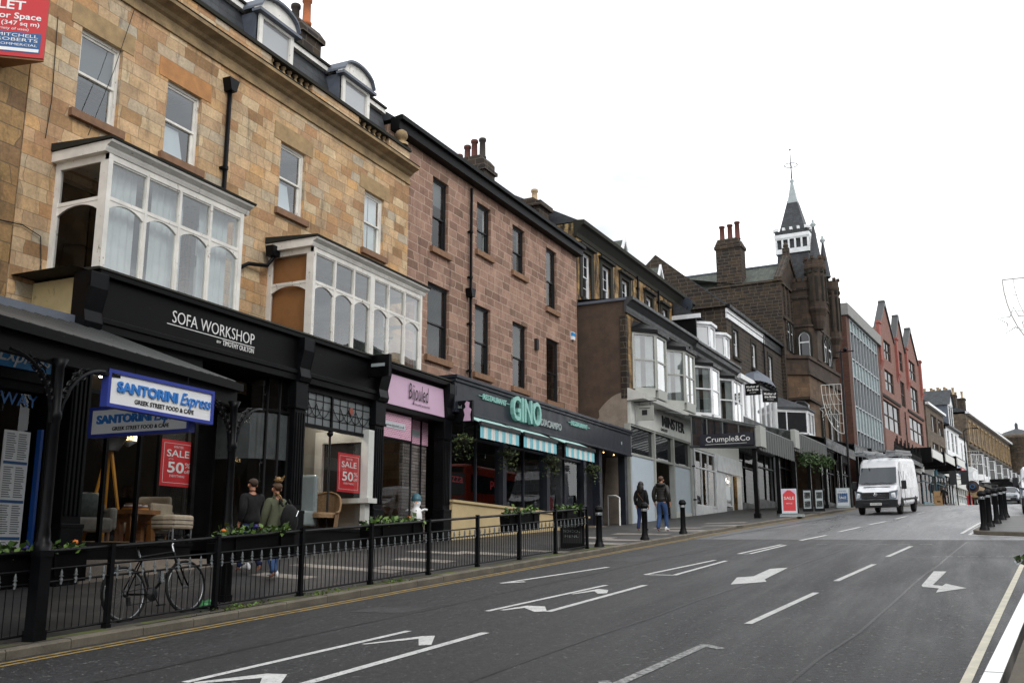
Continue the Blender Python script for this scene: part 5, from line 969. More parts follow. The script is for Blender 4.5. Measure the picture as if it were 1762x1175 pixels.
def gothic(u0,u1,z0,z1,d,face='f',nu=1):
    """pointed window with stone hood and white frame, on the front (face f) or on the camera-side (face s)"""
    m=MB(); g=MB(); hw=(u1-u0)/2; c=(u0+u1)/2; n=10; out=[]
    def P(u,z,o): return (u,d-o,z) if face=='f' else (d-o,u,z)
    for s,zz in ((0,z0),): pass
    ins=[(u0,z0)]+[(c+hw*math.sin(-math.pi/2+math.pi*i/n)*1.0, z1-hw*1.1+hw*1.1*(1-abs(-1+2*i/n)**1.5)) for i in range(n+1)]+[(u1,z0)]
    ins[1]=(u0,z1-hw*1.1); ins[-2]=(u1,z1-hw*1.1)
    big=[(c+(u-c)*1.45,z+(0 if z==z0 else (z-z1+hw*1.1)*.45+.0)) for u,z in ins]
    for (a,b),(p,q) in zip(zip(ins,ins[1:]),zip(big,big[1:])):
        m.m=1; m.quad(P(*p,.1),P(*q,.1),P(*b,.1),P(*a,.1)); m.quad(P(*p,.1),P(*q,.1),P(*q,-.05),P(*p,-.05)); m.quad(P(*a,.1),P(*b,.1),P(*b,-.02),P(*a,-.02)); m.m=0
        k=.84; a2=(c+(a[0]-c)*k,z0+.1+(a[1]-z0)*(.93)); b2=(c+(b[0]-c)*k,z0+.1+(b[1]-z0)*(.93)); m.quad(P(*a,.03),P(*b,.03),P(*b2,.03),P(*a2,.03))
    zt=z0+(z1-z0)*.62; t_=hw*.12; m.add([P(u0,zt-t_,.04),P(u1,zt-t_,.04),P(u1,zt+t_,.04),P(u0,zt+t_,.04)],[(0,1,2,3)])
    for k in range(1,nu): u=u0+(u1-u0)*k/nu; m.add([P(u-.05,z0,.05),P(u+.05,z0,.05),P(u+.05,z1-.1,.05),P(u-.05,z1-.1,.05)],[(0,1,2,3)])
    g.add([P(u,z,.012) for u,z in ins],[tuple(range(len(ins)))])
    o=m.build('gothic_window',[M['white_clean'],M['moss_dark']],E_); g.build('pane',M['glass_far'],o)
gothic(-1.6,-.75,14.75,16.9,3.0,'s'); gothic(5.6,6.7,14.9,17.0,-2.06); gothic(7.4,8.6,14.9,17.0,-2.04)
gothic(.9,1.7,15.2,17.6,-.32,nu=1); gothic(2.0,2.7,15.2,17.6,-.32)
gothic(4.2,4.8,8.6,11.1,-1.86); gothic(6.6,7.6,8.4,11.2,-1.98,nu=2); gothic(8.6,9.6,8.4,11.2,-2.06,nu=2)
m=MB(); m.add([(.62,-.5,10.0),(1.3,-1.52,10.0),(1.3,-1.52,10.9),(1.1,-1.25,11.15),(.8,-.8,11.15),(.62,-.5,10.9)],[tuple(range(6))])
m.v=[(x-.06,y-.04,z) for x,y,z in m.v]; aw=m.build('arched_window',M['glass_far'],E_); m=MB(); m.tube([(.54,-.55,10.0),(1.22,-1.57,10.0),(1.22,-1.57,10.9),(1.02,-1.3,11.17),(.72,-.85,11.17),(.54,-.55,10.9)],.06,5,True); m.build('frame',M['white_clean'],aw)
# white slate-roofed shop bay at its foot
cant(E_,-5.5,1.0,8.2,9.9,2.4,2.2,0,'white_clean','glass_far','slate',.5,None,1.0,.9)
# spire
sp=MB(); su,sd=6.5,-.2
def sq(r0,z0,r1,z1): sp.add([(su+s*r0,sd+t*r0,z0) for s,t in ((-1,-1),(1,-1),(1,1),(-1,1))]+[(su+s*r1,sd+t*r1,z1) for s,t in ((-1,-1),(1,-1),(1,1),(-1,1))],[(0,1,5,4),(1,2,6,5),(2,3,7,6),(3,0,4,7),(4,5,6,7)])
sq(1.5,19.5,1.25,24.2); sq(1.05,26.1,.4,28.9); spo=sp.build('spire',M['slate'],E_)
sp=MB(); sq(1.38,24.1,1.38,24.5); sq(1.36,25.3,1.42,25.45); sq(1.42,25.45,1.42,25.75)
for s in range(4):
    for k in range(6):
        q=-1.3+2.6*k/5; x,y=[(q,-1.32),(1.32,q),(q,1.32),(-1.32,q)][s]; sp.box(su+x-.07,su+x+.07,sd+y-.07,sd+y+.07,24.5,25.3)
    for k in range(5):
        q=-1.2+2.4*k/4; x,y=[(q,-1.4),(1.4,q),(q,1.4),(-1.4,q)][s]; sp.box(su+x-.14,su+x+.14,sd+y-.1,sd+y+.1,26.05,26.3)
sp.build('lantern',M['white_clean'],spo)
sp=MB(); sq(1.2,24.4,1.2,25.4); sq(1.36,25.75,1.36,26.06); sp.build('lantern_core',M['slate'],spo)
sp=MB(); sq(.44,28.7,.42,28.95); sq(.36,28.95,.1,30.6); sp.lathe([(.1,30.6),(.2,30.75),(.1,30.95)],8,(su,sd,0)); sp.build('spire_cap',M['letter_grey'],spo)
sp=MB(); sp.tube([(su,sd,30.6),(su,sd,34.2)],[.06,.015],6); sp.tube([(su+.55*math.cos(a_),sd+.55*math.sin(a_),32.2) for a_ in [i*.42 for i in range(15)]],.03,4,True); sp.lathe([(.01,-.1),(.1,0),(.01,.1)],8,(su,sd,33.6))
for k in range(4): a_=k*1.57; sp.tube([(su,sd,32.2),(su+.55*math.cos(a_),sd+.55*math.sin(a_),32.2)],.02,4)
sp.build('finial',M['black_iron'],spo)
shopfront(E_,1.6,6,3.2,7.6,-2.2,'black_paint','black_paint',3); shopfront(E_,6.3,10.8,3.4,7.8,-2.4,'black_paint','black_paint',3)
m=MB(); m.add([(1,-5.6,7.3),(12,-6.3,7.9),(12,-2,9.0),(1,-1.7,8.5)],[(0,1,2,3)]); m.box(1,12,-5.9,-5.6,6.9,7.4); m.build('canopy',M['black_paint'],E_)
# ================= 1960s glazed office =================
F_=thing('office_block','1960s brick-ended block with grey curtain glazing and a concrete roof band','building',(-8.97,88.35,3.8),90-5.1)
m=MB(); m.box(0,1.3,0,14,3,20.15); m.box(14,15.65,0,14,3,20.15); m.box(1.3,14,.3,14,3,20.1); m.build('brick_walls',M['brick'],F_)
m=MB(); m.box(-.1,15.75,-.25,14,20.16,21.2); m.build('roof_band',M['concrete'],F_)
m=MB(); n=9
for k in range(n+1): u=1.35+12.6*k/n; m.box(u-.07,u+.07,-.05,.2,7.8,20.1)
for z in (7.9,10.3,12.4,15.0,16.55,19.05,20.05): m.box(1.3,13.98,-.02,.16,z-.05,z+.05)
cw=m.build('curtain_wall',M['alu_frame'],F_)
m=MB()
for a,b in ((10.3,12.4),(15.0,16.55),(19.05,20.05)): m.quad((1.35,.1,a),(13.95,.1,a),(13.95,.1,b),(1.35,.1,b))
m.build('spandrel_panels',M['panel_blue'],cw)
m=MB()
for a,b in ((7.9,10.3),(12.4,15.0),(16.55,19.05)): m.quad((1.35,.12,a),(13.95,.12,a),(13.95,.12,b),(1.35,.12,b))
m.build('pane',M['glass_far'],cw)
shopfront(F_,.2,7,3.8,8.2,-.4,'black_paint','black_paint',3); shopfront(F_,7.4,15.4,4.1,8.6,-.4,'dark_frame','black_paint',4)
m=MB(); m.box(0,15.6,-3.2,-.2,7.9,8.3); m.m=0
for k in range(22):
    u=.3+.7*k; m.tube([(u,-3.1,8.3),(u+.15,-3.1,8.8),(u+.35,-3.1,8.5),(u+.35,-3.1,9.1+.3*(k%3))],.05,4); m.tube([(u,-3.1,8.4),(u+.6,-3.1,8.75)],.04,4)
m.build('iron_cresting',M['black_iron'],F_)
# ================= red gabled building =================
G2=thing('red_gabled_building','pinkish red painted brick building with three pointed gables and dark mullioned windows','building',(-7.68,103.95,4.2),90-6)
gw=[(.6,9.4,12.1,15.0),(15.2,24.4,12.3,15.0),(2.5,7.2,16.2,18.35),(3.2,6.9,19.55,21.55),(11.2,13.8,15.6,18.4),(11.2,13.8,19.6,21.8),(17.7,22.6,16.0,18.8),(18.0,22.2,19.7,21.9)]
m=MB(); wall(m,0,26.4,4,22.2,gw,0,.3); shell(m,0,26.4,3.5,22.2,0,14)
for c,hw in ((4.95,4.0),(12.5,2.9),(20.1,4.2)): m.prism([(c-hw,22.2),(c+hw,22.2),(c+.35,25.3),(c-.35,25.3)],'y',0,.4)
m.build('wall',M['painted_brick'],G2)
m=MB()
for c,hw in ((4.95,4.0),(12.5,2.9),(20.1,4.2)):
    for s in (-1,1): m.prism([(c+s*hw,22.1),(c+s*(hw+.25),22.1),(c+s*.35,25.7),(c,25.7),(c,25.3),(c+s*.3,25.3)],'y',-.15,.5)
    m.box(c-.35,c+.35,-.15,.5,25.6,25.95)
m.build('gable_coping',M['gutter_grey'],G2)
for u in (.1,9.4,15.5,24.8): m=MB(); m.box(u,u+.8,-.25,.1,18.8,22.6); m.prism([(.1,17.6),(-.15,18.3),(-.35,18.8),(.1,18.8)],'x',u-.1,u+.9); m.box(u-.1,u+.9,-.35,.1,22.6,22.85); m.build('pilaster',M['red_brick_paint'],G2)

m=MB(); m.prism([(3,22.2),(7,25.2),(13,22.2)],'x',0,26.4); m.build('roof',M['slate'],G2)
for i,(a,b,c,e_) in enumerate(gw): win(G2,a,b,c,e_,.1,'sill_dark',3 if b-a>6 else 2,2,'glass_far',.12,.1)
m=MB(); m.box(0,9.9,-.12,.05,15.25,15.5); m.box(14.6,25.2,-.12,.05,15.4,15.65); m.build('string_course',M['moss_dark'],G2)
pipe(G2,12.0,-.12,5,15,False); 
for k,(a,b,wd) in enumerate(((.3,8.5,None),(9,17,None),(17.5,26,None))):
    shopfront(G2,a,b,4.4+.35*k,9.0+.3*k,-.5,('dark_frame','black_paint','teal_shop')[k],'off_white',3,wd)
for k,(a,b) in enumerate(((1,7.6),(10,16.6),(19,25.6))):
    m=MB(); m.box(a,b,-4.0,-.55,9.4+.3*k,10.0+.3*k); m.box(a,a+.1,-4.0,-.55,8.6+.3*k,9.4+.3*k); o=m.build('shop_canopy',M['black_paint'],G2); f=MB(); f.box(a,b,-4.1,-4.0,9.0+.3*k,9.8+.3*k); f.build('canopy_fascia',M['off_white'],o)
# ================= brown, white and long stone terraces =================
H_=thing('brown_building','narrow brown rendered building with two dark bands of windows past the red gables','building',(-4.74,130.38,5.2),90-6.7)
hw_=[(3.3,7.6,14.8,16.9),(8.6,12.9,14.8,16.9),(3.0,7.6,11.1,13.4),(8.6,12.9,11.1,13.4)]
m=MB(); wall(m,0,13.4,4.5,17.7,hw_,0,.3); shell(m,0,13.4,4,17.7,0,12); m.build('wall',M['mid_stone'],H_)
for a,b,c,e_ in hw_: win(H_,a,b,c,e_,.1,'brown_wall',3,1,'glass_far',.16,.1)
m=MB(); m.box(-.1,13.5,-.4,0,17.7,18.0); m.m=1; m.prism([(-.3,18),(5,21),(11,18)],'x',0,13.4); m.build('roof',[M['white_clean'],M['slate']],H_)
m=MB(); m.box(-.5,1.1,2.5,5,17,22); m.box(11,12.6,3.5,6,18,21.6); ch=m.build('chimney_stack',M['dark_stone'],H_); pots(ch,[(.3,3.0,22,1.4,'pot_red'),(.3,4.2,22,1.4,'pot_red')])
shopfront(H_,.3,6.4,5.3,9.8,-.5,'teal_shop','teal_shop',3); shopfront(H_,6.8,13.2,5.6,10.2,-.5,'black_paint','off_white',3)
m=MB(); m.box(1,6,-3.2,-.5,9.6,9.9); m.m=1; m.box(1,6,-3.3,-3.2,9.2,9.9); m.build('red_awning',[M['black_paint'],M['sale_red']],H_)
I_=thing('white_building','white painted pair with a gabled blue-sided roof dormer and tall sash windows','building',(-2.97,143.93,5.8),90-7)
iw=[(.8,2.4,13.4,16.0),(4.2,6.2,13.4,16.0),(7.6,9.4,13.4,16.0),(12.6,14.0,12.8,15.4),(15.6,17.4,12.8,15.4)]
m=MB(); wall(m,0,11.3,4.8,16.7,iw[:3],0,.2); wall(m,11.3,18.4,4.8,16.1,iw[3:],0,.2); shell(m,0,18.4,4.5,16.1,0,12); m.box(0,18.4,-.25,0,11.9,12.15); m.build('wall',M['white_clean'],I_)
for a,b,c,e_ in iw: win(I_,a,b,c,e_,.08,'white_clean',1,2)
m=MB(); m.prism([(-.4,16.7),(4.5,20.2),(10,16.7)],'x',0,11.3); m.prism([(-.3,16.1),(4.5,18.6),(10,16.1)],'x',11.3,18.4); m.m=1; m.box(-.1,11.4,-.5,0,16.5,16.72); m.build('roof',[M['slate'],M['black_paint']],I_)
m=MB(); m.box(7.4,7.6,.6,5,17.3,20.4); m.box(11.2,11.4,.6,5,17.3,20.4); m.box(7.6,11.2,.62,5,19.9,20.4); do=m.build('roof_dormer',M['lead_grey'],I_); m=MB(); framed(m,7.6,11.2,17.3,20.4,.5,2,1,.3); m.prism([(7.2,20.4),(11.6,20.4),(9.4,22.6)],'y',.45,.6); m.build('dormer_front',M['white_clean'],do); m=MB(); m.add([(7.1,.2,20.3),(9.4,.2,22.7),(11.7,.2,20.3),(7.1,6,20.3),(9.4,6,22.7),(11.7,6,20.3)],[(0,1,4,3),(1,2,5,4)]); m.build('dormer_roof',M['slate'],do)
m=MB(); framed(m,.8,9.6,10.2,11.8,-.2,6,1,.16); m.build('clerestory',M['white_clean'],I_)
m=MB(); m.box(12,18,-1.2,0,9.2,11.9); o=m.build('upper_bay',M['white_clean'],I_); win(I_,12.3,17.7,10.2,11.7,-1.3,'white_clean',4,1,'glass_curtain')
m=MB(); m.box(12,18.2,-1.9,0,7.6,9.2); m.build('stone_fascia',M['mouldstone'],I_)
m=MB(); m.box(11.2,12.8,3,5.6,17.5,21.4); m.build('chimney_stack',M['dark_stone'],I_)
shopfront(I_,.4,11,6.0,10.0,-.5,'off_white','off_white',5,None,fh=1.5,back='interior_pale'); shopfront(I_,12,18.2,6.3,9.6,-.4,'black_paint','black_paint',3)
fI=frame(I_)
rs=local('round_sign','dark round projecting shop sign with red and blue rings','sign',fI(3.2,-2.2,8.6),-7); m=MB(); m.lathe([(.01,-.06),(.8,-.06),(.8,.06),(.01,.06)],24,ax='y'); m.m=1; m.lathe([(.62,-.075),(.74,-.075)],24,ax='y',caps=False); m.m=2; m.lathe([(.22,-.075),(.3,-.075)],20,ax='y',caps=False); m.build('sign_disc',[M['ink'],M['plum'],M['ink_blue']],rs); m=MB(); m.tube([(-1.6,0,.3),(-.7,0,.3)],.04,5); m.build('bracket',M['black_iron'],rs)
fs=local('agent_sign','blue and white letting board on the white shop front','sign',fI(1.2,-1.6,10.6),-7); m=MB(); m.box(-.7,.5,-.04,.04,-.9,1.3); m.m=1; m.box(-.7,.5,-.05,.04,.5,.95); m.box(-.7,.5,-.05,.04,-.5,-.1); m.build('board',[M['paper'],M['ink_blue']],fs)
J_=thing('long_stone_terrace','long brown stone terrace with a white gutter and clustered chimneys up the hill','building',(-.46,162.4,6.4),90-7.7)
jw=[]
for k in range(12):
    u=1.2+4.3*k; jw+=[(u,u+1.5,16.3,19.2)]+([(u,u+1.5,11.7,14.6)] if k not in (0,1,7,8,10,11) else [])
m=MB(); wall(m,0,52.6,5,20.3,jw,0,.25); shell(m,0,52.6,5,20.3,0,12); m.build('wall',M['mid_stone'],J_)
for a,b,c,e_ in jw:
    sash(J_,a,.02,c,b-a,e_-c,'white_clean','glass_far')
    m=MB(); m.box(a-.25,a,-.16,.05,c,e_); m.box(b,b+.25,-.16,.05,c,e_); m.box(a-.3,b+.3,-.2,.05,e_,e_+.3); m.box(a-.3,b+.3,-.25,.05,c-.2,c-.003); m.build('window_surround',M['mouldstone'],J_)
m=MB(); m.box(0,52.6,-.12,.02,15.3,15.6); m.build('string_course',M['moss_dark'],J_)
m=MB(); m.box(-.2,52.8,-.55,0,20.3,20.65); m.build('gutter',M['white_clean'],J_)
m=MB(); m.prism([(-.3,20.6),(5,23.0),(11,20.6)],'x',0,52.6); m.build('roof',M['slate'],J_)
m=MB(); m.prism([(19,20.6),(19,25.6),(26,25.6),(26,24.6),(52,23.2),(52,20.6)],'y',6,7); m.build('rubble_gable',M['dark_stone'],J_)
for u,h_ in ((1,23.6),(9,24.6),(18,25.2)):
    m=MB(); m.box(u,u+1.6,2.5,6.5,20.8,h_); m.box(u-.1,u+1.7,2.4,6.6,h_-.3,h_); ch=m.build('chimney_stack',M['dark_stone'],J_); pots(ch,[(u+.8,2.9+k*.95,h_,1.2,'pot_buff') for k in range(4)])
for a,b in ((1,5.5),(6,10.5),(14,18.5),(22.5,27),(31,35.5),(36,40.5),(43,47.5),(48,52)): cant(J_,a,b,11.3,14.4,1.4,1.4,0,'white_clean','glass_far','black_paint',.8)
for k in range(6): shopfront(J_,.5+8.7*k,8.6+8.7*k,6.6+.33*k,10.6+.2*k,-.4,('black_paint','dark_frame','off_white','black_paint','teal_shop','dark_frame')[k],('black_paint','off_white','navy_paint','black_paint','off_white','navy_paint')[k],4)
m=MB(); m.box(8,40,-4.2,-.5,10.6,11.0); m.build('black_canopy',M['black_paint'],J_)
K_=thing('corner_building','round-cornered sandstone building with a domed roof closing the street','building',(6.75,215,8.2),90-9)
m=MB(); m.box(0,30,0,16,7,21.5); m.lathe([(3.4,7),(3.4,21.5),(3.8,21.6),(3.8,22.2),(3.2,22.4)],20,(3.0,-1.0,0)); m.build('wall',M['mid_stone'],K_)
m=MB(); m.lathe([(3.6,22.2),(2.4,23.0),(.9,23.5),(.3,23.7),(.3,24.6),(.01,25)],20,(3,-1,0)); m.prism([(0,21.5),(7,27),(16,21.5)],'x',4,30); m.build('roof',M['slate'],K_)
for k in range(4):
    for z in (11.5,16.5): win(K_,8+5*k,9.8+5*k,z,z+3,-.06,'white_clean',1,2)
for a_ in (-2.4,-1.57,-.7):
    for z in (11.5,16.5):
        u,d=3+3.42*math.cos(a_),-1+3.42*math.sin(a_); m=MB(); m.box(u-.6,u+.6,d-.06,d+.5,z,z+3); o=m.build('window',M['white_clean'],K_); q=MB(); q.box(u-.5,u+.5,d-.07,d-.06,z+.1,z+2.9); q.build('pane',M['glass_far'],o)
# ================= opposite side of the street (seen only in the window reflections) =================
def opposite(name_lab,y0,y1,x,h,st,shop):
    z0=prof((y0+y1)/2)-.3; o=thing('terraced_building',name_lab,'building',(x,y1,z0),-90); L_=y1-y0; z0-=0
    n=max(2,int(L_/3.2)); ww=[]
    for k in range(n):
        u=(k+.3)*L_/n
        for f in range(1,h): ww.append((u,u+1.15,z0+1.4+3.3*f,z0+3.2+3.3*f))
    m=MB(); wall(m,0,L_,z0+4,z0+3.3*h+1.4,ww,0,.2); shell(m,0,L_,z0-1.5,z0+3.3*h+1.4,0,9); m.build('wall',M[st],o)
    for a,b,c,e_ in ww: win(o,a,b,c,e_,.1,'white_clean',1,2)
    m=MB(); m.box(-.1,L_+.1,-.35,0,z0+3.3*h+1.4,z0+3.3*h+1.7); m.m=1; m.prism([(-.3,z0+3.3*h+1.7),(4.5,z0+3.3*h+4),(9,z0+3.3*h+1.7)],'x',0,L_); m.build('roof',[M['moss_dark'],M['slate']],o)
    k=0; u=.2
    while u<L_-3:
        w_=min(6.4,L_-u-.2); shopfront(o,u,u+w_,z0+.2,z0+4.2,-.3,('black_paint','dark_frame','teal_shop')[k%3],('black_paint','off_white','navy_paint')[k%3],3); u+=w_+.4; k+=1
    return o
opposite('brown stone terrace across the street behind the camera',-32,-6,4.2,2,'mid_stone',1)
opposite('dark stone terrace across the street beside the camera',-5.8,20.5,5.4,3,'dark_stone',1)
opposite('yellow stone terrace above the side road on the right',43,66,11.2,3,'mid_stone',1)
opposite('dark stone terrace high on the right side of the street',66.4,92,12.5,3,'dark_stone',1)
opposite('set-back brown terrace down the side road',21,42,24,3,'brown_stone',1)
# ================= street furniture =================
RH=3.75; rt_=Vector((math.sin(R(RH)),math.cos(R(RH)))); R0=Vector((-10.0,9.57))
rl=thing('guard_railing','long black kerbside railing with spearhead bars, from the left edge to the chalkboard','railing',(-10.0,9.57,prof(9.57)),0); OFF[rl.name]=(-10.0,9.57,prof(9.57))
def rp(s): p=R0+rt_*s; return p.x,p.y,prof(p.y)
K0,K1=-5,8; SP=1.822
for k in range(K0,K1+1):
    x,y,z=rp(SP*k); m=MB(); m.box(x-.032,x+.032,y-.032,y+.032,z-.1,z+1.04); m.box(x-.042,x+.042,y-.042,y+.042,z-.1,z+.05); m.box(x-.036,x+.036,y-.036,y+.036,z+1.04,z+1.05); m.build('post',M['black_iron'],rl)
for k in range(K0,K1):
    a=rp(SP*k); b=rp(SP*(k+1))
    def L3(f,h): return (a[0]+(b[0]-a[0])*f,a[1]+(b[1]-a[1])*f,a[2]+(b[2]-a[2])*f+h)
    m=MB(); m.tube([L3(0,1.0),L3(1,1.0)],.024,8); m.build('top_rail',M['black_iron'],rl)
    m=MB()
    for h in (.79,.64,.07): m.tube([L3(0,h),L3(1,h)],.014,4)
    for i in range(1,18): m.tube([L3(i/18,.07),L3(i/18,.64)],.0075,4)
    pn=m.build('bar_panel',M['black_iron'],rl)
    m=MB()
    for i in range(1,18,2):
        c=L3(i/18,0); m.lathe([(.01,.6),(.02,.63),(.022,.66),(.01,.68),(.028,.695),(.012,.715),(.018,.73),(.001,.785)],6,c)
    m.build('spearheads',M['satin_grey'],pn)
def planter(s0,ln,lb,fl,n=110):
    x,y,z=rp(s0); nx=-rt_.y*.2; p=local('railing_planter',lb,'planter',(x-.17,y,z+.62),90-RH,'planters hooked on the railing')
    p.rotation_euler=(0,-R(3.6),R(90-RH))
    m=MB(); m.prism([(-.13,.38),(-.11,0),(.11,0),(.13,.38),(.115,.38),(.1,.3),(-.1,.3),(-.115,.38)],'x',0,ln); m.box(-.01,ln+.01,-.14,-.12,.34,.39); m.box(-.01,ln+.01,.12,.14,.34,.39)
    for k in range(2): m.box(ln*(.2+.6*k)-.015,ln*(.2+.6*k)+.015,-.15,-.13,.1,.42)
    m.build('trough',M['black_paint'],p); m=MB(); P=[(random.uniform(.03,ln-.03),random.gauss(0,.07),.36+abs(random.gauss(0,.06))) for _ in range(n*2)]; m.leaves(P,.11,4); m.build('plants',[M['leaf_b'],M['leaf_a'],M['leaf_b'],M['leaf_c']],p)
    if fl:
        m=MB()
        for _ in range(fl): 
            m.m=random.choice((0,0,1)); m.blob((random.uniform(.05,ln-.05),random.gauss(-.03,.05),.46+random.uniform(-.02,.06)),(.04,.04,.03),.25,6,4)
        m.build('flowers',[M['flower_orange'],M['flower_purple']],p)
planter(-2.6,2.3,'long black railing planter with orange pansies in front of the takeaway',4,160)
planter(1.92,1.62,'black railing planter with low bedding in front of the walking man and woman',2,130)
planter(5.55,1.62,'black railing planter with green plants in front of the pink jeweller window',1,120)
planter(10.6,1.45,'deep black planter on the railing before the cream restaurant wall',0,120)
planter(13.25,1.25,'short black planter with pale leaves at the uphill end of the railing',0,100)
# bicycle leaning on the railing
def bicycle():
    fwd=rt_; th=math.atan2(fwd.y,fwd.x); x,y,z=rp(.5); b=local('bicycle','black hybrid bicycle leaning inside the railing','bicycle',(x-.22,y,z+.01),90-RH); b['label']='black hybrid bicycle leaning against the inside of the spearhead railing'
    b.rotation_euler=(R(-7),-R(3.9),R(90-RH))
    r=.345; W1=(.0,0,r); W2=(1.06,0,r)
    for (c,nm) in ((W1,'rear'),(W2,'front')):
        m=MB(); m.tube([(c[0]+r*math.cos(i*.2094),0,c[2]+r*math.sin(i*.2094)) for i in range(30)],.019,8,True); w=m.build('wheel',M['rubber'],b)
        m=MB(); m.tube([(c[0]+(r-.028)*math.cos(i*.2094),0,c[2]+(r-.028)*math.sin(i*.2094)) for i in range(30)],.011,6,True); m.build('rim',M['silver'],w)
        m=MB()
        for i in range(18): a=i*math.pi/9; m.tube([(c[0]+.02*math.cos(a+.5),.02*(-1)**i,c[2]+.02*math.sin(a+.5)),(c[0]+(r-.03)*math.cos(a),0,c[2]+(r-.03)*math.sin(a))],.0016,3)
        m.lathe([(.012,-.05),(.024,-.045),(.024,-.03),(.014,-.02),(.014,.02),(.024,.03),(.024,.045),(.012,.05)],8,c,ax='y'); m.build('spokes',M['alu'],w)
    BB=(.43,0,.3); ST=(.30,0,.80); HT=(.885,0,.83); HB=(.93,0,.68)
    m=MB(); m.tube([BB,ST],.017,8); m.tube([ST,HT],.017,8); m.tube([BB,HB],.02,8); m.tube([HB,HT],.02,8)
    for s in (-1,1): m.tube([(.43,s*.03,.3),(0,s*.055,r)],.01,6); m.tube([(.31,s*.02,.76),(0,s*.055,r)],.009,6); m.tube([(.93,s*.045,.66),(1.0,s*.05,.47),(1.06,s*.05,r)],.013,6)
    m.tube([(.93,-.045,.66),(.93,.045,.66)],.014,6); m.build('frame',M['black_paint'],b)
    m=MB(); m.tube([ST,(.262,0,.95)],.013,8); m.build('seat_post',M['silver'],b)
    m=MB(); m.prism([(.1,.03),(.13,.08),(.24,.075),(.40,.02),(.42,0),(.40,-.02),(.24,-.075),(.13,-.08),(.1,-.03)],'z',.95,1.0); m.build('saddle',M['plastic_black'],b,bevel=.015)
    m=MB(); m.tube([HT,(.87,0,.93),(.93,0,1.0)],.015,8); m.build('stem',M['silver'],b)
    m=MB(); m.tube([(.90,-.29,1.03),(.93,-.12,1.0),(.93,.12,1.0),(.90,.29,1.03)],.012,6); h=m.build('handlebar',M['chrome'],b); m=MB(); m.tube([(.90,-.29,1.03),(.912,-.19,1.013)],.018,8); m.tube([(.90,.29,1.03),(.912,.19,1.013)],.018,8); m.build('grip',M['rubber'],h)
    m=MB(); m.lathe([(.01,-.045),(.09,-.04),(.095,-.035),(.09,-.03),(.01,-.028)],20,BB,ax='y'); m.tube([(.43,-.06,.3),(.50,-.07,.15)],.01,5); m.tube([(.43,.06,.3),(.36,.07,.45)],.01,5); m.box(.45,.55,-.15,-.07,.135,.155); m.box(.31,.41,.07,.15,.44,.46); m.build('crankset',M['plastic_black'],b)
    m=MB(); m.tube([(.43,-.04,.39),(0,-.04,.375)],.006,4); m.tube([(.43,-.04,.21),(.03,-.04,.2),(.0,-.04,.315)],.006,4); m.lathe([(.01,-.05),(.035,-.045),(.045,-.03),(.02,-.02)],10,W1,ax='y'); m.box(.0,.05,-.06,-.03,.19,.3); m.build('chain',M['plastic_black'],b)
    m=MB(); m.box(.60,.66,-.03,.03,.44,.6); m.build('bottle_cage',M['silver'],b)
    m=MB(); m.tube([(-.34*math.cos(a)*1.07,0,r+.37*math.sin(a)) for a in [.2+i*.18 for i in range(8)]],.014,5); m.build('mudguard',M['plastic_black'],b)
bicycle()
m=MB(); m.blob((0,0,.05),(.14,.08,.05),.4,9,6); m.blob((.09,.02,.08),(.06,.05,.05),.4,7,5); lg=m.build('plastic_bag',M['litter_green']); lg.location=(-10.15,11.45,pav(-10.15,11.45)); setp(lg,'crumpled green plastic bag on the pavement behind the railing','bag')
m=MB(); P=[]
for y0 in (11.7,13.6,7.2,15.6):
    for _ in range(90): y=y0+random.gauss(0,.3); x=rail_x(y)+.12+random.gauss(0,.1); P.append((x,y,prof(y)+.005+random.uniform(0,.03)))
m.leaves(P,.05,2); m.build('grass_tufts',[M['moss_green'],M['leaf_b']],None,kind='stuff'); bpy.data.objects['grass_tufts']['label']='mossy green grass tufts along the kerb stones'
# bollards
def bollard(x,y,z,lb,grp,h=1.06,lean=0):
    b=local('bollard',lb,'bollard',(x,y,z),0,grp); b.rotation_euler=(0,R(lean),0); m=MB()
    m.lathe([(.135,-.08),(.135,.06),(.105,.1),(.1,.14),(.083,.2),(.078,h-.27),(.09,h-.25),(.09,h-.18),(.085,h-.16),(.12,h-.14),(.12,h-.1),(.11,h-.08),(.1,h-.04),(.06,h-.005),(.001,h)],14); m.build('column',M['black_iron'],b)
    m=MB(); m.lathe([(.091,h-.245),(.0925,h-.24),(.0925,h-.185),(.091,h-.18)],14); m.build('reflective_band',M['silver'],b)
for k,(x,y) in enumerate(((-8.97,24.8),(-8.66,27.75),(-8.45,31.1))): bollard(x,y,pav(x,y),('black bollard just past the railing end by the chalkboard','black bollard directly in front of the dark-haired woman','black bollard in front of the boarded pale blue gallery window')[k],'black bollards along the left kerb')
for k,(x,y) in enumerate(((.12,31.7),(.29,33.7),(.52,36.0),(.74,39.0),(.9,41.0))): bollard(x,y,prof(y),('nearest black bollard on the corner of the paved island','second nearest black bollard on the paved island','middle bollard of the five on the paved island','fourth bollard back on the paved island','farthest bollard on the paved island beside the white minibus')[k],'black bollards on the paved island',1.12)
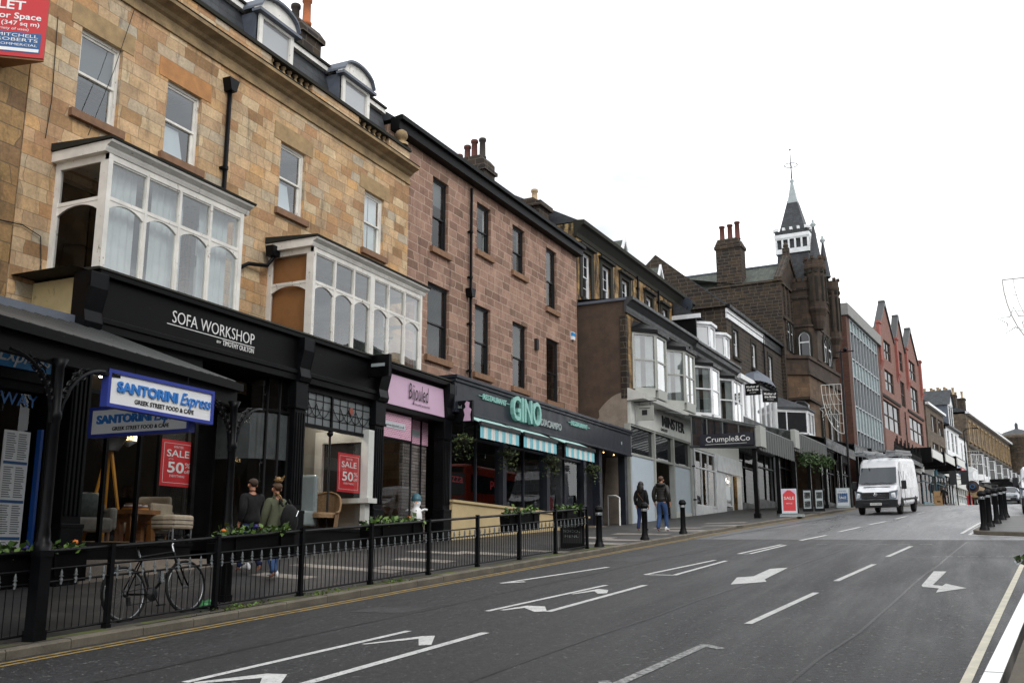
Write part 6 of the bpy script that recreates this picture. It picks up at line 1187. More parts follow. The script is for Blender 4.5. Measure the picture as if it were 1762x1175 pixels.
# chalkboard and pavement boards
def aboard(loc,rot,lb,w_,h_,mats,fn,grp=None,name='pavement_sign'):
    a=local(name,lb,'pavement sign',loc,rot,grp); m=MB()
    for s in (-1,1):
        q=.22; m.add([(0,s*q,0),(w_,s*q,0),(w_,s*.03,h_),(0,s*.03,h_),(0,s*(q+.03),0),(w_,s*(q+.03),0),(w_,s*.06,h_),(0,s*.06,h_)],[(0,1,2,3),(4,7,6,5),(0,4,5,1),(3,2,6,7),(0,3,7,4),(1,5,6,2)])
    m.build('board_frame',M[mats[0]],a); f=MB(); k=.06
    def P(x,z,o=.004): t=z/h_; return (x,-(.22+.03)*(1-t)-.06*t-o,z)
    f.add([P(k,.12),P(w_-k,.12),P(w_-k,h_-k),P(k,h_-k)],[(0,1,2,3)]); f.build('board_face',M[mats[1]],a); t=MB(); fn(t,P)
    t.build('lettering',[M[x] for x in mats[2:]],a); return a
def put(t,P,body,w_,x,z,h_,mi=0):
    q=MB(); q.text(body,w_,x,z,0,h_,0.0,center=True); t.m=mi; t.add([P(v[0],v[2],.008) for v in q.v],q.f); t.m=0
def chalk(t,P):
    for i,s in enumerate(('GINOS','PIZZA','BIANCA','SCHOOL','MENU')): put(t,P,s,.36+.06*(i%2),.3,.78-.13*i,.06)
aboard((-9.75,24.05,pav(-9.75,24.05)-.0),20,'black chalkboard pavement sign with white writing behind the railing end',.62,1.0,('black_paint','ink','letter_grey'),chalk)
def salef(t,P): put(t,P,'SALE',.44,.33,.62,.13); put(t,P,'NOW ON',.26,.33,.42,.05); t.m=1; t.add([P(.06,.85,.006),P(.27,1.04,.006),P(.06,1.04,.006)],[(0,1,2)]); t.add([P(.6,.85,.006),P(.6,1.04,.006),P(.39,1.04,.006)],[(0,2,1)]); t.m=0
sb=aboard((-7.95,46.0,pav(-7.9,46)+.12),8,'red swinging SALE pavement sign on a grey water-filled base',.66,1.1,('silver','sale_red','text_white','pink_sign'),salef)
m=MB(); m.prism([(-.1,-.4),(.84,-.4),(.95,-.1),(.95,.1),(.84,.4),(-.1,.4),(-.2,.1),(-.2,-.1)],'z',-.14,.0); m.build('base',M['letter_grey'],sb,bevel=.03)
def photos(t,P):
    for x in (.1,):
        for z in (.2,.68): t.add([P(.1,z*.88),P(.37,z*.88),P(.37,z*.88+.3),P(.1,z*.88+.3)],[(0,1,2,3)])
for k in range(2): aboard((-7.7+.56*k,50.3,pav(-7.5,50.3)+.1),6,('white framed board with dark pictures, left of the pair by the veranda posts','white framed board with dark pictures, right of the pair by the veranda posts')[k],.46,1.05,('black_paint','letter_grey','ink'),photos,'twin picture boards on the pavement')
def shopb(t,P): t.add([P(.08,.3),P(.62,.3),P(.62,.82),P(.08,.82)],[(0,1,2,3)]); t.m=1; put(t,P,'SHOES',.4,.35,.9,.08,0); put(t,P,'SALE',.36,.35,.5,.14,1); t.m=0
aboard((-7.25,59.6,pav(-7.2,59.6)),4,'white round-topped pavement sign with a dark blue panel beside the van',.74,1.12,('letter_grey','paper','ink_blue','sign_white'),shopb)
def woodb(t,P): put(t,P,'CAFE',.5,.4,.8,.12); t.add([P(.25,.3),P(.55,.3),P(.55,.45),P(.25,.45)],[(0,1,2,3)])
aboard((-3.8,106.5,pav(-3.8,106.5)),0,'tan wooden pavement sign far up the hill by the teal shop',.8,1.4,('wood_pale','wood_pale','ink'),woodb)
# snowman decoration in the jeweller doorway
sn=local('snowman_ornament','white wooden snowman ornament with a teal hat on a black plinth','ornament',(-13.95,23.95,.3),30); m=MB(); m.box(-.2,.2,-.17,.17,-.1,.42); m.build('plinth',M['black_paint'],sn)
m=MB(); m.lathe([(.12,.42),(.17,.5),(.16,.72),(.13,.86),(.08,.92),(.11,.97),(.125,1.04),(.1,1.12),(.05,1.16)],14); m.tube([(.12,0,.82),(.24,-.02,.86),(.31,-.02,.84)],.03,6); m.tube([(-.12,0,.82),(-.22,-.02,.84),(-.29,-.02,.82)],.03,6); m.build('body',M['sign_white'],sn)
m=MB(); m.lathe([(.135,1.08),(.15,1.1),(.14,1.15),(.11,1.24),(.05,1.29),(.001,1.3)],12); m.build('hat',M['teal_shop'],sn); m=MB()
for z in (.58,.66,.74,.82): m.blob((0,-.16,z),(.016,.012,.016),0,6,4)
for x in (-.04,.04): m.blob((x,-.115,1.05),(.013,.01,.013),0,6,4)
m.build('buttons',M['ink'],sn); m=MB(); m.lathe([(.018,0),(.001,.08)],6,(0,-.12,1.02)); m.build('nose',M['flower_orange'],sn)
# sale posters
def poster(x0,z0,w_,h_,lb):
    p=local('sale_poster',lb,'poster',(-13.75-.19,x0,z0),90,'red winter sale posters in the sofa shop windows'); m=MB(); m.box(0,w_,0,.008,0,h_); m.build('sheet',M['sale_red'],p)
    t=MB(); t.text('WINTER',w_*.3,w_*.5,h_*.83,-.002,h_*.05,.002,center=True); t.text('SALE',w_*.68,w_*.5,h_*.64,-.002,h_*.15,.002,center=True,bold=.01); t.text('50',w_*.5,w_*.2,h_*.3,-.002,h_*.23,.002,bold=.02); t.text('%',w_*.18,w_*.72,h_*.42,-.002,h_*.11,.002); t.text('off',w_*.18,w_*.71,h_*.3,-.002,h_*.08,.002); t.text('UP TO',w_*.14,w_*.22,h_*.57,-.002,h_*.03,.002); t.text('EVERYTHING',w_*.45,w_*.5,h_*.2,-.002,h_*.05,.002,center=True)
    for a,b,c,d in ((.07,.93,.07,.077),(.07,.93,.923,.93),(.07,.078,.07,.93),(.922,.93,.07,.93)): t.box(w_*a,w_*b,-.004,0,h_*c,h_*d)
    t.build('lettering',M['text_white'],p)
poster(14.35,1.24,.88,.88,'red WINTER SALE 50% poster under the bright takeaway sign'); poster(20.15,1.44,.95,.94,'red WINTER SALE 50% poster in front of the white fireplace')
# ================= display furniture behind the glass =================
DK=.2
fA=frame(A)
m=MB(); m.box(12.4,15.1,FD+.3,1.2,.05,DK); m.box(18.4,21.4,FD+.3,.9,.05,.5); m.box(21.85,23.5,FD+.3,.3,.05,.62); m.build('display_deck',M['wood_pale'],A)
tw=local('tripod_lamp','floor lamp on yellow wooden tripod legs in the left sofa shop window','lamp',(-14.95,14.05,DK)); 
for k in range(3): a_=k*2.09+.3; m=MB(); m.tube([(.38*math.cos(a_),.38*math.sin(a_),0),(.03*math.cos(a_),.03*math.sin(a_),1.75)],.032,5); m.build('leg',M['yellow_wood'],tw)
m=MB(); m.lathe([(.16,1.7),(.3,1.95),(.26,2.2),(.1,2.25)],14); m.build('lamp_head',M['plastic_black'],tw)
def armchair(lb,p,rot,mt,cush=None,w_=.8):
    c=local('armchair',lb,'armchair',p,rot); m=MB(); m.box(-w_/2,w_/2,-.38,.38,.16,.42); m.build('seat',M[mt],c,bevel=.05); m=MB(); m.add([(-w_/2,.28,.3),(w_/2,.28,.3),(w_/2,.44,.3),(-w_/2,.44,.3),(-w_/2+.04,.38,.9),(w_/2-.04,.38,.9),(w_/2-.04,.52,.9),(-w_/2+.04,.52,.9)],[(0,3,2,1),(4,5,6,7),(0,1,5,4),(1,2,6,5),(2,3,7,6),(3,0,4,7)]); m.build('backrest',M[mt],c,bevel=.05)
    for s in (-1,1): m=MB(); m.box(s*w_/2-.07,s*w_/2+.07,-.36,.4,.2,.6); m.build('arm',M[mt],c,bevel=.05)
    for x in (-w_/2+.06,w_/2-.06):
        for y in (-.32,.32): m=MB(); m.tube([(x,y,0),(x,y,.18)],.025,6); m.build('leg',M['wood'],c)
    if cush: m=MB(); m.blob((0,.12,.62),(.3,.14,.26),.03,12,8); m.build('cushion',M[cush],c)
    return c
armchair('dark armchair with a grey cushion at the left of the sofa shop window',(-14.7,13.45,DK),60,'sofa_grey','cushion',.7)
armchair('beige armchair behind the wooden stool in the sofa shop window',(-14.85,14.95,DK),20,'sofa_beige',None,.75)
st=local('side_table','carved orange-brown wooden side table with books in the shop window','table',(-14.3,14.2,DK)); m=MB(); m.box(-.24,.24,-.36,.36,.5,.58); m.build('tabletop',M['wood'],st)
for y in (-.26,.26): m=MB(); m.prism([(-.2,0),(-.06,0),(-.08,.35),(.08,.35),(.06,0),(.2,0),(.16,.5),(-.16,.5)],'y',y-.05,y+.05); m.build('leg',M['wood'],st)
for k in range(4): m=MB(); m.box(-.16,.16,-.22+.01*k,.14-.02*k,.58+.032*k,.61+.032*k); o=m.build('book',M[('yellow_wood','red_brick_paint','paper','wood')[k]]); o.location=(-14.3,14.2,DK); o.rotation_euler=(0,0,R(10*k)); setp(o,('lowest mustard book in the pile on the wooden side table','dark red book, second from bottom of the pile on the side table','white book, third from bottom of the pile on the side table','brown top book of the pile on the wooden side table')[k],'book','books piled on the side table')
bn=local('bench','striped beige low bench with metal legs under the left sale poster','bench',(-13.98,14.78,DK),10)
m=MB(); m.box(-.28,.28,-.33,.33,.24,.5)
m.build('seat',M['sofa_beige'],bn,bevel=.04); m=MB(); m.box(-.3,-.2,-.33,.33,.45,.72); m.build('backrest',M['sofa_beige'],bn,bevel=.04)
m=MB()
for z in (.32,.4): m.box(-.285,.285,-.335,.335,z,z+.012)
m.build('piping',M['plastic_black'],bn)
for x in (-.24,.24):
    for y in (-.3,.3): m=MB(); m.tube([(x,y,0),(x,y,.25)],.015,5); m.build('leg',M['alu'],bn)
ch=local('chandelier','small lit glass chandelier glowing in the left sofa shop window','chandelier',(-14.95,14.5,2.12)); m=MB(); m.tube([(0,0,0),(0,0,1.1)],.01,5); m.lathe([(.02,-.1),(.17,0),(.02,.05)],10); m.build('fitting',M['alu'],ch); m=MB()
for k in range(6): m.lathe([(.02,0),(.02,.12)],6,(.13*math.cos(k*1.05),.13*math.sin(k*1.05),.02))
m.build('candle_bulbs',M['bulb_warm'],ch)
wc=local('wicker_chair','curved tan wicker armchair in the window under the leaded light','armchair',(-14.1,19.75,.5),15); m=MB(); n=18
for i in range(n): 
    a0=-.4+i*(math.pi+.8)/n; a1=a0+(math.pi+.8)/n; h=lambda a:.42+.5*max(0,math.sin(a))**.7
    m.quad((.4*math.cos(a0),.36*math.sin(a0),.05),(.4*math.cos(a1),.36*math.sin(a1),.05),(.46*math.cos(a1),.44*math.sin(a1),h(a1)),(.46*math.cos(a0),.44*math.sin(a0),h(a0)))
m.build('basket_back',M['wicker'],wc); m=MB(); m.tube([(.46*math.cos(-.4+i*.22),.44*math.sin(-.4+i*.22),.42+.5*max(0,math.sin(-.4+i*.22))**.7) for i in range(18)],.03,6); m.build('rim',M['wicker'],wc); m=MB(); m.lathe([(.38,.3),(.4,.36),(.36,.42),(.01,.44)],14); m.build('seat',M['wicker'],wc)
wg=local('wing_chair','tall buttoned pale grey wing chair beside the fluted pilaster','armchair',(-14.38,19.25,.5),10); m=MB(); m.box(-.33,.33,.2,.36,.1,1.3); m.build('backrest',M['letter_grey'],wg,bevel=.06); m=MB(); m.box(-.34,.34,-.34,.22,.1,.45); m.build('seat',M['letter_grey'],wg,bevel=.05)
mt=local('fireplace_surround','white fireplace surround with a black panel in the shop window','fireplace',(-15.32,21.1,.42),0); m=MB(); m.box(0,.22,0,.25,.9,2.6); m.box(1.4,1.62,0,.25,.9,2.6); m.box(.22,1.4,0,.25,2.3,2.6); m.box(-.1,1.72,-.1,.3,.78,.9); m.box(.05,.2,.0,.2,0,.78); m.box(1.42,1.57,0,.2,0,.78); m.build('surround',M['off_white'],mt); m=MB(); m.box(.22,1.4,.1,.2,.9,2.3); m.build('panel',M['ink'],mt)
bu=local('necklace_bust','cream necklace display bust on a dark stand in the jeweller window','display bust',fA(22.6,-.9,.62),90); m=MB(); m.lathe([(.1,.3),(.14,.42),(.15,.55),(.1,.66),(.05,.72),(.045,.85)],12); m.build('bust',M['canvas_white'],bu); m=MB(); m.lathe([(.13,0),(.13,.03),(.03,.05),(.03,.3)],10); m.build('stand',M['plastic_black'],bu)
sf=local('hanging_scarf','long dusky pink scarf hanging in the jeweller window','scarf',fA(22.9,-.4,1.4),90); m=MB(); m.prism([(-.22,0),(.2,0),(.1,1.3),(-.06,1.3)],'y',-.03,.03); sc=m.build('fabric',M['pink_dark'],sf)
rw=local('red_sale_strip','red and white sale strip low in the jeweller window','sign',fA(22.0,-1.2,.64),90); m=MB(); m.box(0,1.2,-.01,.01,0,.2); m.build('strip',M['sale_red'],rw); m=MB(); m.text('SALE SALE',1.05,.07,.05,-.012,.11,.003,bold=.03); m.build('lettering',M['text_white'],rw)
# ================= lamp columns with winter light panels =================
def quarter(parent,x0,z0,w_,h_,s=-1):
    m=MB(); P=lambda a,b:(x0+s*w_*a,0,z0-h_*b)
    m.tube([P(0,0),P(1,0)],.022,5); m.tube([P(0,0),P(0,1)],.022,5); m.tube([P(math.cos(a),math.sin(a)) for a in [i*math.pi/2/10 for i in range(11)]],.022,5)
    for q in (.35,.6,.8): m.tube([P(q*math.cos(a),q*math.sin(a)) for a in [i*math.pi/2/8 for i in range(9)]],.012,4)
    for q in (.2,.4,.6): m.tube([P(0,q),P(math.cos(math.asin(q)),q)],.01,4); m.tube([P(q,0),P(q,math.sin(math.acos(q)))],.01,4)
    pts=[(.85+.32*(1 if i%2==0 else .42)*math.cos(i*math.pi/5-1.57),.52+.17*(1 if i%2==0 else .42)*math.sin(i*math.pi/5-1.57)) for i in range(10)]
    m.tube([P(*p) for p in pts],.02,4,True); return m.build('light_panel',M['off_white'],parent)
def lamp(lb,x,y,h,pz,pw,ph,s,rot=0,arm='bar'):
    z=prof(y)-.02; l_=local('street_lamp',lb,'street lamp',(x,y,z),rot); m=MB(); m.lathe([(.11,0),(.11,1.3),(.075,1.4),(.055,h)],10); m.build('column',M['black_iron'],l_)
    if arm=='bar': m=MB(); m.tube([(-.3,0,h-.1),(.75,0,h-.1)],.04,5); m.lathe([(.001,-.05),(.1,0),(.12,.12),(.05,.22)],8,(.25,0,h-.05)); m.build('lamp_arm',M['black_iron'],l_)
    elif arm=='far': m=MB(); m.tube([(0,0,h),(.4,0,h+.25),(1.0,0,h+.3)],.04,5); m.box(1.0,1.6,-.12,.12,h+.22,h+.34); m.build('lamp_arm',M['black_iron'],l_)
    else: m=MB(); m.tube([(0,0,h),(s*.3,0,h+.25),(s*.9,0,h+.3)],.04,5); m.box(min(s*.9,s*1.5),max(s*.9,s*1.5),-.12,.12,h+.22,h+.34); m.build('lamp_arm',M['black_iron'],l_)
    quarter(l_,s*.12,pz,pw,ph,s); return l_
lamp('tall black lamp column with a winter light panel by the gothic building',-6.72,62,9.4,7.35,1.15,3.0,-1)
lamp('lamp column at the right edge carrying a white star light panel',2.75,31.2,8.4,7.15,1.42,2.4,-1,0,'far')
lamp('distant lamp column with a pale light burst by the stone terrace',-.7,121,8.2,6.,1.2,2.4,1,0,'arm')
# traffic signals
ts=local('traffic_signal','dark twin-headed traffic signal seen from behind, far up the hill','traffic light',(-1.75,111,pav(-1.75,111))); m=MB(); m.tube([(0,0,0),(0,0,3.6)],.06,8); m.tube([(0,0,2.6),(.95,0,2.6)],.04,6); m.build('pole',M['black_iron'],ts)
for x in (-.3,.75): m=MB(); m.box(x-.32,x+.32,-.08,.1,2.1,3.5); m.box(x-.15,x+.15,.1,.3,2.2,3.4); m.build('signal_head',M['plastic_black'],ts)
rb=local('post_box','small red post box by the far kerb behind the island bollards','post box',(-.9,146,pav(-.9,146))); m=MB(); m.lathe([(.34,0),(.34,.2),(.3,.24),(.3,1.35),(.36,1.4),(.36,1.48),(.2,1.6),(.01,1.64)],14); m.build('pillar',M['sale_red'],rb); m=MB(); m.box(-.14,.14,-.31,-.29,1.12,1.18); m.build('slot',M['ink'],rb)
# near right railing with a planter twig
nr=local('near_railing','close-up flat-topped dark railing with pale wet top at the lower right corner','railing',(-.21,0,prof(0))); nr.rotation_euler=(0,0,0)
tq=Vector((math.sin(R(5)),math.cos(R(5)))); qn=Vector((tq.y,-tq.x))
def NR(s,o,h): p=Vector((-.33,0))+tq*s+qn*o; return (p.x+.21,p.y,prof(p.y)-prof(0)+h)
H_R=.985
def bar(mb,s0,s1,o0,o1,h0,h1): mb.add([NR(s,o,h) for s in (s0,s1) for o,h in ((o0,h0),(o1,h0),(o1,h1),(o0,h1))],[(0,1,2,3),(4,7,6,5),(0,4,5,1),(1,5,6,2),(2,6,7,3),(3,7,4,0)])
m=MB(); bar(m,1.2,3.5,0,.05,H_R-.05,H_R); bar(m,3.515,12.2,0,.05,H_R-.05,H_R); m.build('top_rail',M['navy_paint'],nr); m=MB(); bar(m,1.2,3.5,-.001,.051,H_R,H_R+.004); bar(m,3.515,12.2,-.001,.051,H_R,H_R+.004); m.build('pale_top',M['rail_sky_sheen'],nr)  # pale top sheet paints the sky's reflection onto the dark rail
for s in (1.9,5.6,9.3,12.1):
    m=MB(); bar(m,s-.03,s+.03,.0,.06,-.05,H_R-.052); m.build('post',M['black_iron'],nr)
m=MB(); bar(m,12.1,12.2,-.15,.3,H_R+.0,H_R+.03); bar(m,1.2,12.1,.02,.04,.1,.13); m.build('bracket',M['black_iron'],nr)
tw=local('ivy_sprig','drooping variegated ivy sprig at the right edge over the near railing','plant',NR(7.2,-.02,H_R+.0)); tw.location=(.26,6.9,-.05); tw.scale=(.75,.75,.75)
m=MB(); m.tube([(.25,.1,.05),(.1,.02,.06),(-.03,-.02,.045),(-.1,-.03,.0)],.004,4); m.tube([(.1,.02,.06),(.05,-.02,-.0),(.02,-.03,-.05)],.003,4); m.build('stem',M['twig'],tw); m=MB()
for (x,y,z,rr,mi) in ((-.09,-.03,.02,.035,0),(-.045,-.03,.03,.03,1),(-.03,-.03,-.01,.045,0),(.02,-.035,-.05,.045,0),(-.1,-.03,-.01,.02,2),(.06,0,.07,.04,1),(.1,.02,.02,.05,2),(.16,.05,.06,.05,0)):
    m.m=mi; n=7; m.add([(x+rr*(1 if i%2==0 else .6)*math.cos(i*.9+x*9),y+rr*.3*math.sin(i*2.1),z+rr*(1 if i%2==0 else .65)*math.sin(i*.9+x*9)) for i in range(n)],[tuple(range(n))])
m.build('leaves',[M['leaf_c'],M['leaf_a'],M['paper']],tw)
# wires
def wire(lb,pts,r=.012,mat_='rubber'):
    a=Vector(pts[0]); m=MB(); m.tube([tuple(Vector(p)-a) for p in pts],r,4); o=m.build('cable',M[mat_]); o.location=a; setp(o,lb,'cable'); return o
wire('thin black cable running down the honey stone left of the first window',[fA(12.2,-.02,10.1),fA(12.25,-.02,8.4),fA(12.2,-.02,7.6)],.01)
wire('loose black cable hanging across the topmost left sash window',[fA(14.0,-.05,11.2),fA(13.6,-.06,9.6),fA(13.1,-.08,8.0)],.008)
wire('black cable looping low on the rough stone beside the first bay',[fA(10.9,-.03,6.0),fA(11.4,-.04,5.75),fA(11.9,-.04,5.8),fA(12.3,-.04,5.7),fA(12.4,-.04,4.9)],.012)
wire('long thin wire strung from the canted bays to the dark stone building',[fC(13.5,.2,10.9),fC(17.0,-.2,10.6),fD(2,-.2,10.9),fD(9,-.1,9.6)],.02)
# ================= vehicles (local +Y is the front, origin on the ground under the middle) =================
def wheel(parent,x,y,r=.34,w_=.2):
    s=1 if x>0 else -1; m=MB(); m.lathe([(r*.62,-w_/2),(r*.93,-w_/2),(r,-w_/2+.03),(r,w_/2-.03),(r*.93,w_/2),(r*.62,w_/2)],20,(x,y,r),ax='x'); t=m.build('wheel',M['rubber'],parent)
    m=MB(); m.lathe([(.01,s*w_*.42),(r*.2,s*w_*.45),(r*.25,s*w_*.36),(r*.55,s*w_*.38),(r*.64,s*w_*.48)],16,(x,y,r),ax='x'); m.build('hubcap',M['alu'],t)
def loft(rings,cap=True):
    m=MB(); n=len(rings[0]); m.add([p for r_ in rings for p in r_],[(i*n+k,i*n+(k+1)%n,(i+1)*n+(k+1)%n,(i+1)*n+k) for i in range(len(rings)-1) for k in range(n)])
    m.f+= [list(range(n)),list(range((len(rings)-1)*n,len(rings)*n))]; m.mi+=[0,0]; return m
def vsec(y,zb,zbelt,zroof,wb,wbelt,wroof,crown=.04):
    """cross-section ring at station y"""
    e=.12 if zroof-zbelt>.3 else .04
    return [(-wb+.06,y,zb),(wb-.06,y,zb),(wb,y,zb+.1),(wbelt,y,zbelt),(wroof+.02,y,zroof-e),(wroof-.08,y,zroof-.01),(0,y,zroof+crown),(-wroof+.08,y,zroof-.01),(-wroof-.02,y,zroof-e),(-wbelt,y,zbelt),(-wb,y,zb+.1)]
def van(name,lb,loc,rot,col,L_=5.3,H_=2.55,Wd=1.0,wd_y=(-.25,.55),rack=False,badge=True,plate=None,cat='van',bar_low=True):
    v=local(name,lb,cat,loc,rot); f=L_/2; b=-L_/2; hb=1.12
    rings=[vsec(b,.42,1.2,H_-.08,Wd*.97,Wd*.97,Wd*.86),vsec(b+.1,.4,1.2,H_,Wd,Wd,Wd*.88),vsec(0,.38,1.2,H_+.02,Wd,Wd,Wd*.88),vsec(f-1.72,.38,1.2,H_-.02,Wd,Wd,Wd*.87),vsec(f-1.45,.38,1.2,H_-.12,Wd,Wd,Wd*.85),vsec(f-1.28,.38,1.2,H_-.42,Wd,Wd*.99,Wd*.84),vsec(f-.72,.38,1.12,1.36,Wd,Wd*.97,Wd*.88,.03),vsec(f-.25,.38,.98,1.16,Wd*.98,Wd*.93,Wd*.86,.03),vsec(f-.03,.42,.8,.98,Wd*.93,Wd*.88,Wd*.8,.02)]
    m=loft(rings); m.build('body',M[col],v,bevel=.025)
    ws=lambda t,x:( x*(Wd*.86+(Wd*.8-Wd*.86)*t), f-.74+(-.56)*t+.012, 1.42+(H_-.46-1.42)*t)
    m=MB(); n=5
    g=[[ws(t,x) for x in [-1+2*i/6 for i in range(7)]] for t in (0,.5,1)]
    for r_ in g:
        for i,p in enumerate(r_): x,y,z=p; r_[i]=(x,y+.06*(1-(x/Wd)**2)+.03,z+.03)
    m.add([p for r_ in g for p in r_],[(i*7+k,i*7+k+1,(i+1)*7+k+1,(i+1)*7+k) for i in range(2) for k in range(6)],True); m.build('windscreen',M['glass_screen'],v)
    for s in (-1,1):
        m=MB(); x=s*(Wd*.985+.012); x2=s*(Wd*.9+.01)
        m.add([(s*(Wd*.98+.01),f-.85,1.26),(s*(Wd+.008),f-1.75,1.26),(s*(Wd*.91+.012),f-1.75,H_-.55),(s*(Wd*.9+.012),f-1.3,H_-.6)],[(0,1,2,3)]); m.build('side_window',M['glass_screen'],v)
        m=MB(); m.box(*sorted((s*(Wd+.02),s*(Wd+.24))),f-1.05,f-.93,1.15,1.55); mi=m.build('wing_mirror',M['plastic_black'],v,bevel=.03)
        m=MB(); m.add([(s*Wd*.62,f-.06,.72),(s*Wd*.9,f-.12,.72),(s*Wd*.97,f-.3,1.12),(s*Wd*.62,f-.14,1.06),(s*Wd*.62,f+.035,.72),(s*Wd*.92,f-.02,.72),(s*Wd*.985,f-.22,1.13),(s*Wd*.62,f+.0,1.07)],[(0,1,2,3),(4,7,6,5),(0,4,5,1),(1,5,6,2),(2,6,7,3),(3,7,4,0)]); m.build('headlight',M['headlight'],v)
        m=MB(); m.box(*sorted((s*(Wd-.01),s*(Wd+.015))),b+.5,f-.9,.62,.72); m.build('side_trim',M['plastic_black'] if bar_low else M[col],v)
        m=MB(); m.tube([(s*(Wd+.006),f-1.8,.5),(s*(Wd+.006),f-1.8,2.0)],.008,4); m.tube([(s*(Wd+.006),f-.82,.55),(s*(Wd+.006),f-.84,1.25)],.008,4); m.build('door_seam',M['plastic_black'],v)
        for y in (f-.95,b+1.05):
            wheel(v,s*(Wd-.13),y); m=MB(); pts=[(s*(Wd+.004),y+.42*math.cos(a_),.36+.42*math.sin(a_)) for a_ in [i*math.pi/10 for i in range(11)]]; m.add(pts,[tuple(range(11))]); m.build('wheel_arch',M['rubber'],v)
    m=MB(); m.box(-Wd*.95,Wd*.95,f-.32,f+.07,.34,.70); m.box(-Wd*.6,Wd*.6,f+.05,f+.09,.42,.56); m.build('bumper',M['plastic_black'],v,bevel=.05)
    m=MB(); m.prism([(-Wd*.6,.74),(Wd*.6,.74),(Wd*.62,1.04),(-Wd*.62,1.04)],'y',f-.12,f+.05)
    gr=m.build('grille',M['plastic_black'],v)
    m=MB()
    for z in (.82,.89,.96): m.box(-Wd*.6,Wd*.6,f+.048,f+.056,z-.006,z+.006)
    m.build('grille_bar',M['chrome'],gr)
    if badge:
        m=MB(); m.lathe([(.082,f+.05),(.082,f+.07),(.07,f+.072),(.07,f+.05)],18,(0,0,.94),ax='y'); t=MB(); 
        m.tube([(-.045,f+.066,.99),(-.018,f+.066,.9),(0,f+.066,.94),(.018,f+.066,.9),(.045,f+.066,.99)],.009,4); m.tube([(-.03,f+.066,1.0),(0,f+.066,.95),(.03,f+.066,1.0)],.008,4); m.build('badge',M['chrome'],gr)
    m=MB(); m.box(-.26,.26,f+.09,f+.1,.45,.56); pl=m.build('number_plate',M['plate_white'],v)
    if plate:
        t=MB(); t.text(plate,.46,-.23,.475,0,.065,.002,bold=.01); t.v=[(-x,f+.1-y,z) for x,y,z in t.v]; t.build('lettering',M['ink'],pl)
    m=MB()
    for s in (-.35,.3): m.tube([(s-.3,f-.66,1.43),(s+.25,f-.68,1.5)],.012,4)
    m.box(-.6,.6,f-.52,f-.44,1.285,1.3); m.build('wiper',M['plastic_black'],v)
    if rack:
        m=MB(); z=H_+.06
        for y in (f-1.9,0,b+.5): m.tube([(-Wd*.85,y,z-.08),(-Wd*.85,y,z+.12),(Wd*.85,y,z+.12),(Wd*.85,y,z-.08)],.025,5)
        m.build('roof_rack',M['alu'],v)
        for k,(x,dz,l0,l1) in enumerate(((.8,.14,b-.1,f-.9),(.8,.27,b,f-1.0),(.3,.14,b+.2,f-1.3),(-.6,.14,b,f-1.2),(-.6,.27,b+.3,f-1.4))):
            ld=local('ladder',('left lower aluminium ladder on the white van roof, under another ladder','left upper aluminium ladder on the white van roof','single aluminium ladder in the middle of the van roof','right lower aluminium ladder on the van roof','right upper aluminium ladder on the van roof')[k],'ladder',(0,0,0),0,'ladders on the white van roof'); m=MB()
            for s in (-.2,.2): m.box(x+s-.025,x+s+.025,l0,l1,z+dz-.05,z+dz+.06)
            q=l0+.15
            while q<l1-.1: m.tube([(x-.2,q,z+dz),(x+.2,q,z+dz)],.016,5); q+=.28
            lm=m.build('rails',M['alu'],ld); ld.location=v.location; ld.rotation_euler=v.rotation_euler
    return v
t=NT('glass_screen'); b_=t.n('ShaderNodeBsdfPrincipled'); b_.inputs['Base Color'].default_value=(.02,.03,.04,1); b_.inputs['Roughness'].default_value=.04; b_.inputs['Specular IOR Level'].default_value=.6; t.l(b_.outputs[0],t.out.inputs[0]); M['glass_screen']=t.mat
SL=3.77
def ground_tilt(o,deg): o.rotation_euler=(R(deg),0,o.rotation_euler[2])
vx,vy=-3.95,52.4
va=van('white_van','white high-roofed panel van with ladders on its roof driving down the hill',(vx,vy,road(vy)+.0),180-6.5,'car_white',5.6,2.62,.99,rack=True,plate='YD15 UWX'); ground_tilt(va,-SL)
for o in [x for x in bpy.data.objects if x.name.startswith('ladder')]: o.rotation_euler=va.rotation_euler
vb=van('white_van','white low-roofed minibus van at the right edge beyond the bollards',(2.72,49.8,road(49.8)),180-3,'car_white',5.0,1.98,.95,badge=True); ground_tilt(vb,-SL)
# red single-decker bus behind it
bs=local('red_bus','orange-red bus behind the white minibus at the right edge','bus',(3.95,60.5,road(60)),180-4); m=MB()
m=loft([vsec(-5.5,.35,1.3,3.0,1.25,1.25,1.18),vsec(-5.3,.3,1.3,3.1,1.27,1.27,1.2),vsec(5.2,.3,1.3,3.1,1.27,1.27,1.2),vsec(5.5,.4,1.3,2.95,1.2,1.2,1.12)]); m.build('body',M['bus_red'],bs,bevel=.06)
m=MB(); m.box(-1.1,1.1,5.46,5.54,1.15,2.5); m.build('windscreen',M['glass_screen'],bs)
for s in (-1,1):
    m=MB(); m.box(*sorted((s*1.22,s*1.285)),-5.0,4.9,1.35,2.45); m.build('side_window',M['glass_screen'],bs); m=MB(); m.box(*sorted((s*.7,s*1.1)),5.5,5.56,.75,.95); m.build('headlight',M['headlight'],bs)
    for y in (-3.4,3.3): wheel(bs,s*1.13,y,.48,.26)
m=MB(); m.box(-.95,.95,5.5,5.57,2.58,2.9); m.build('destination_blind',M['ink'],bs)
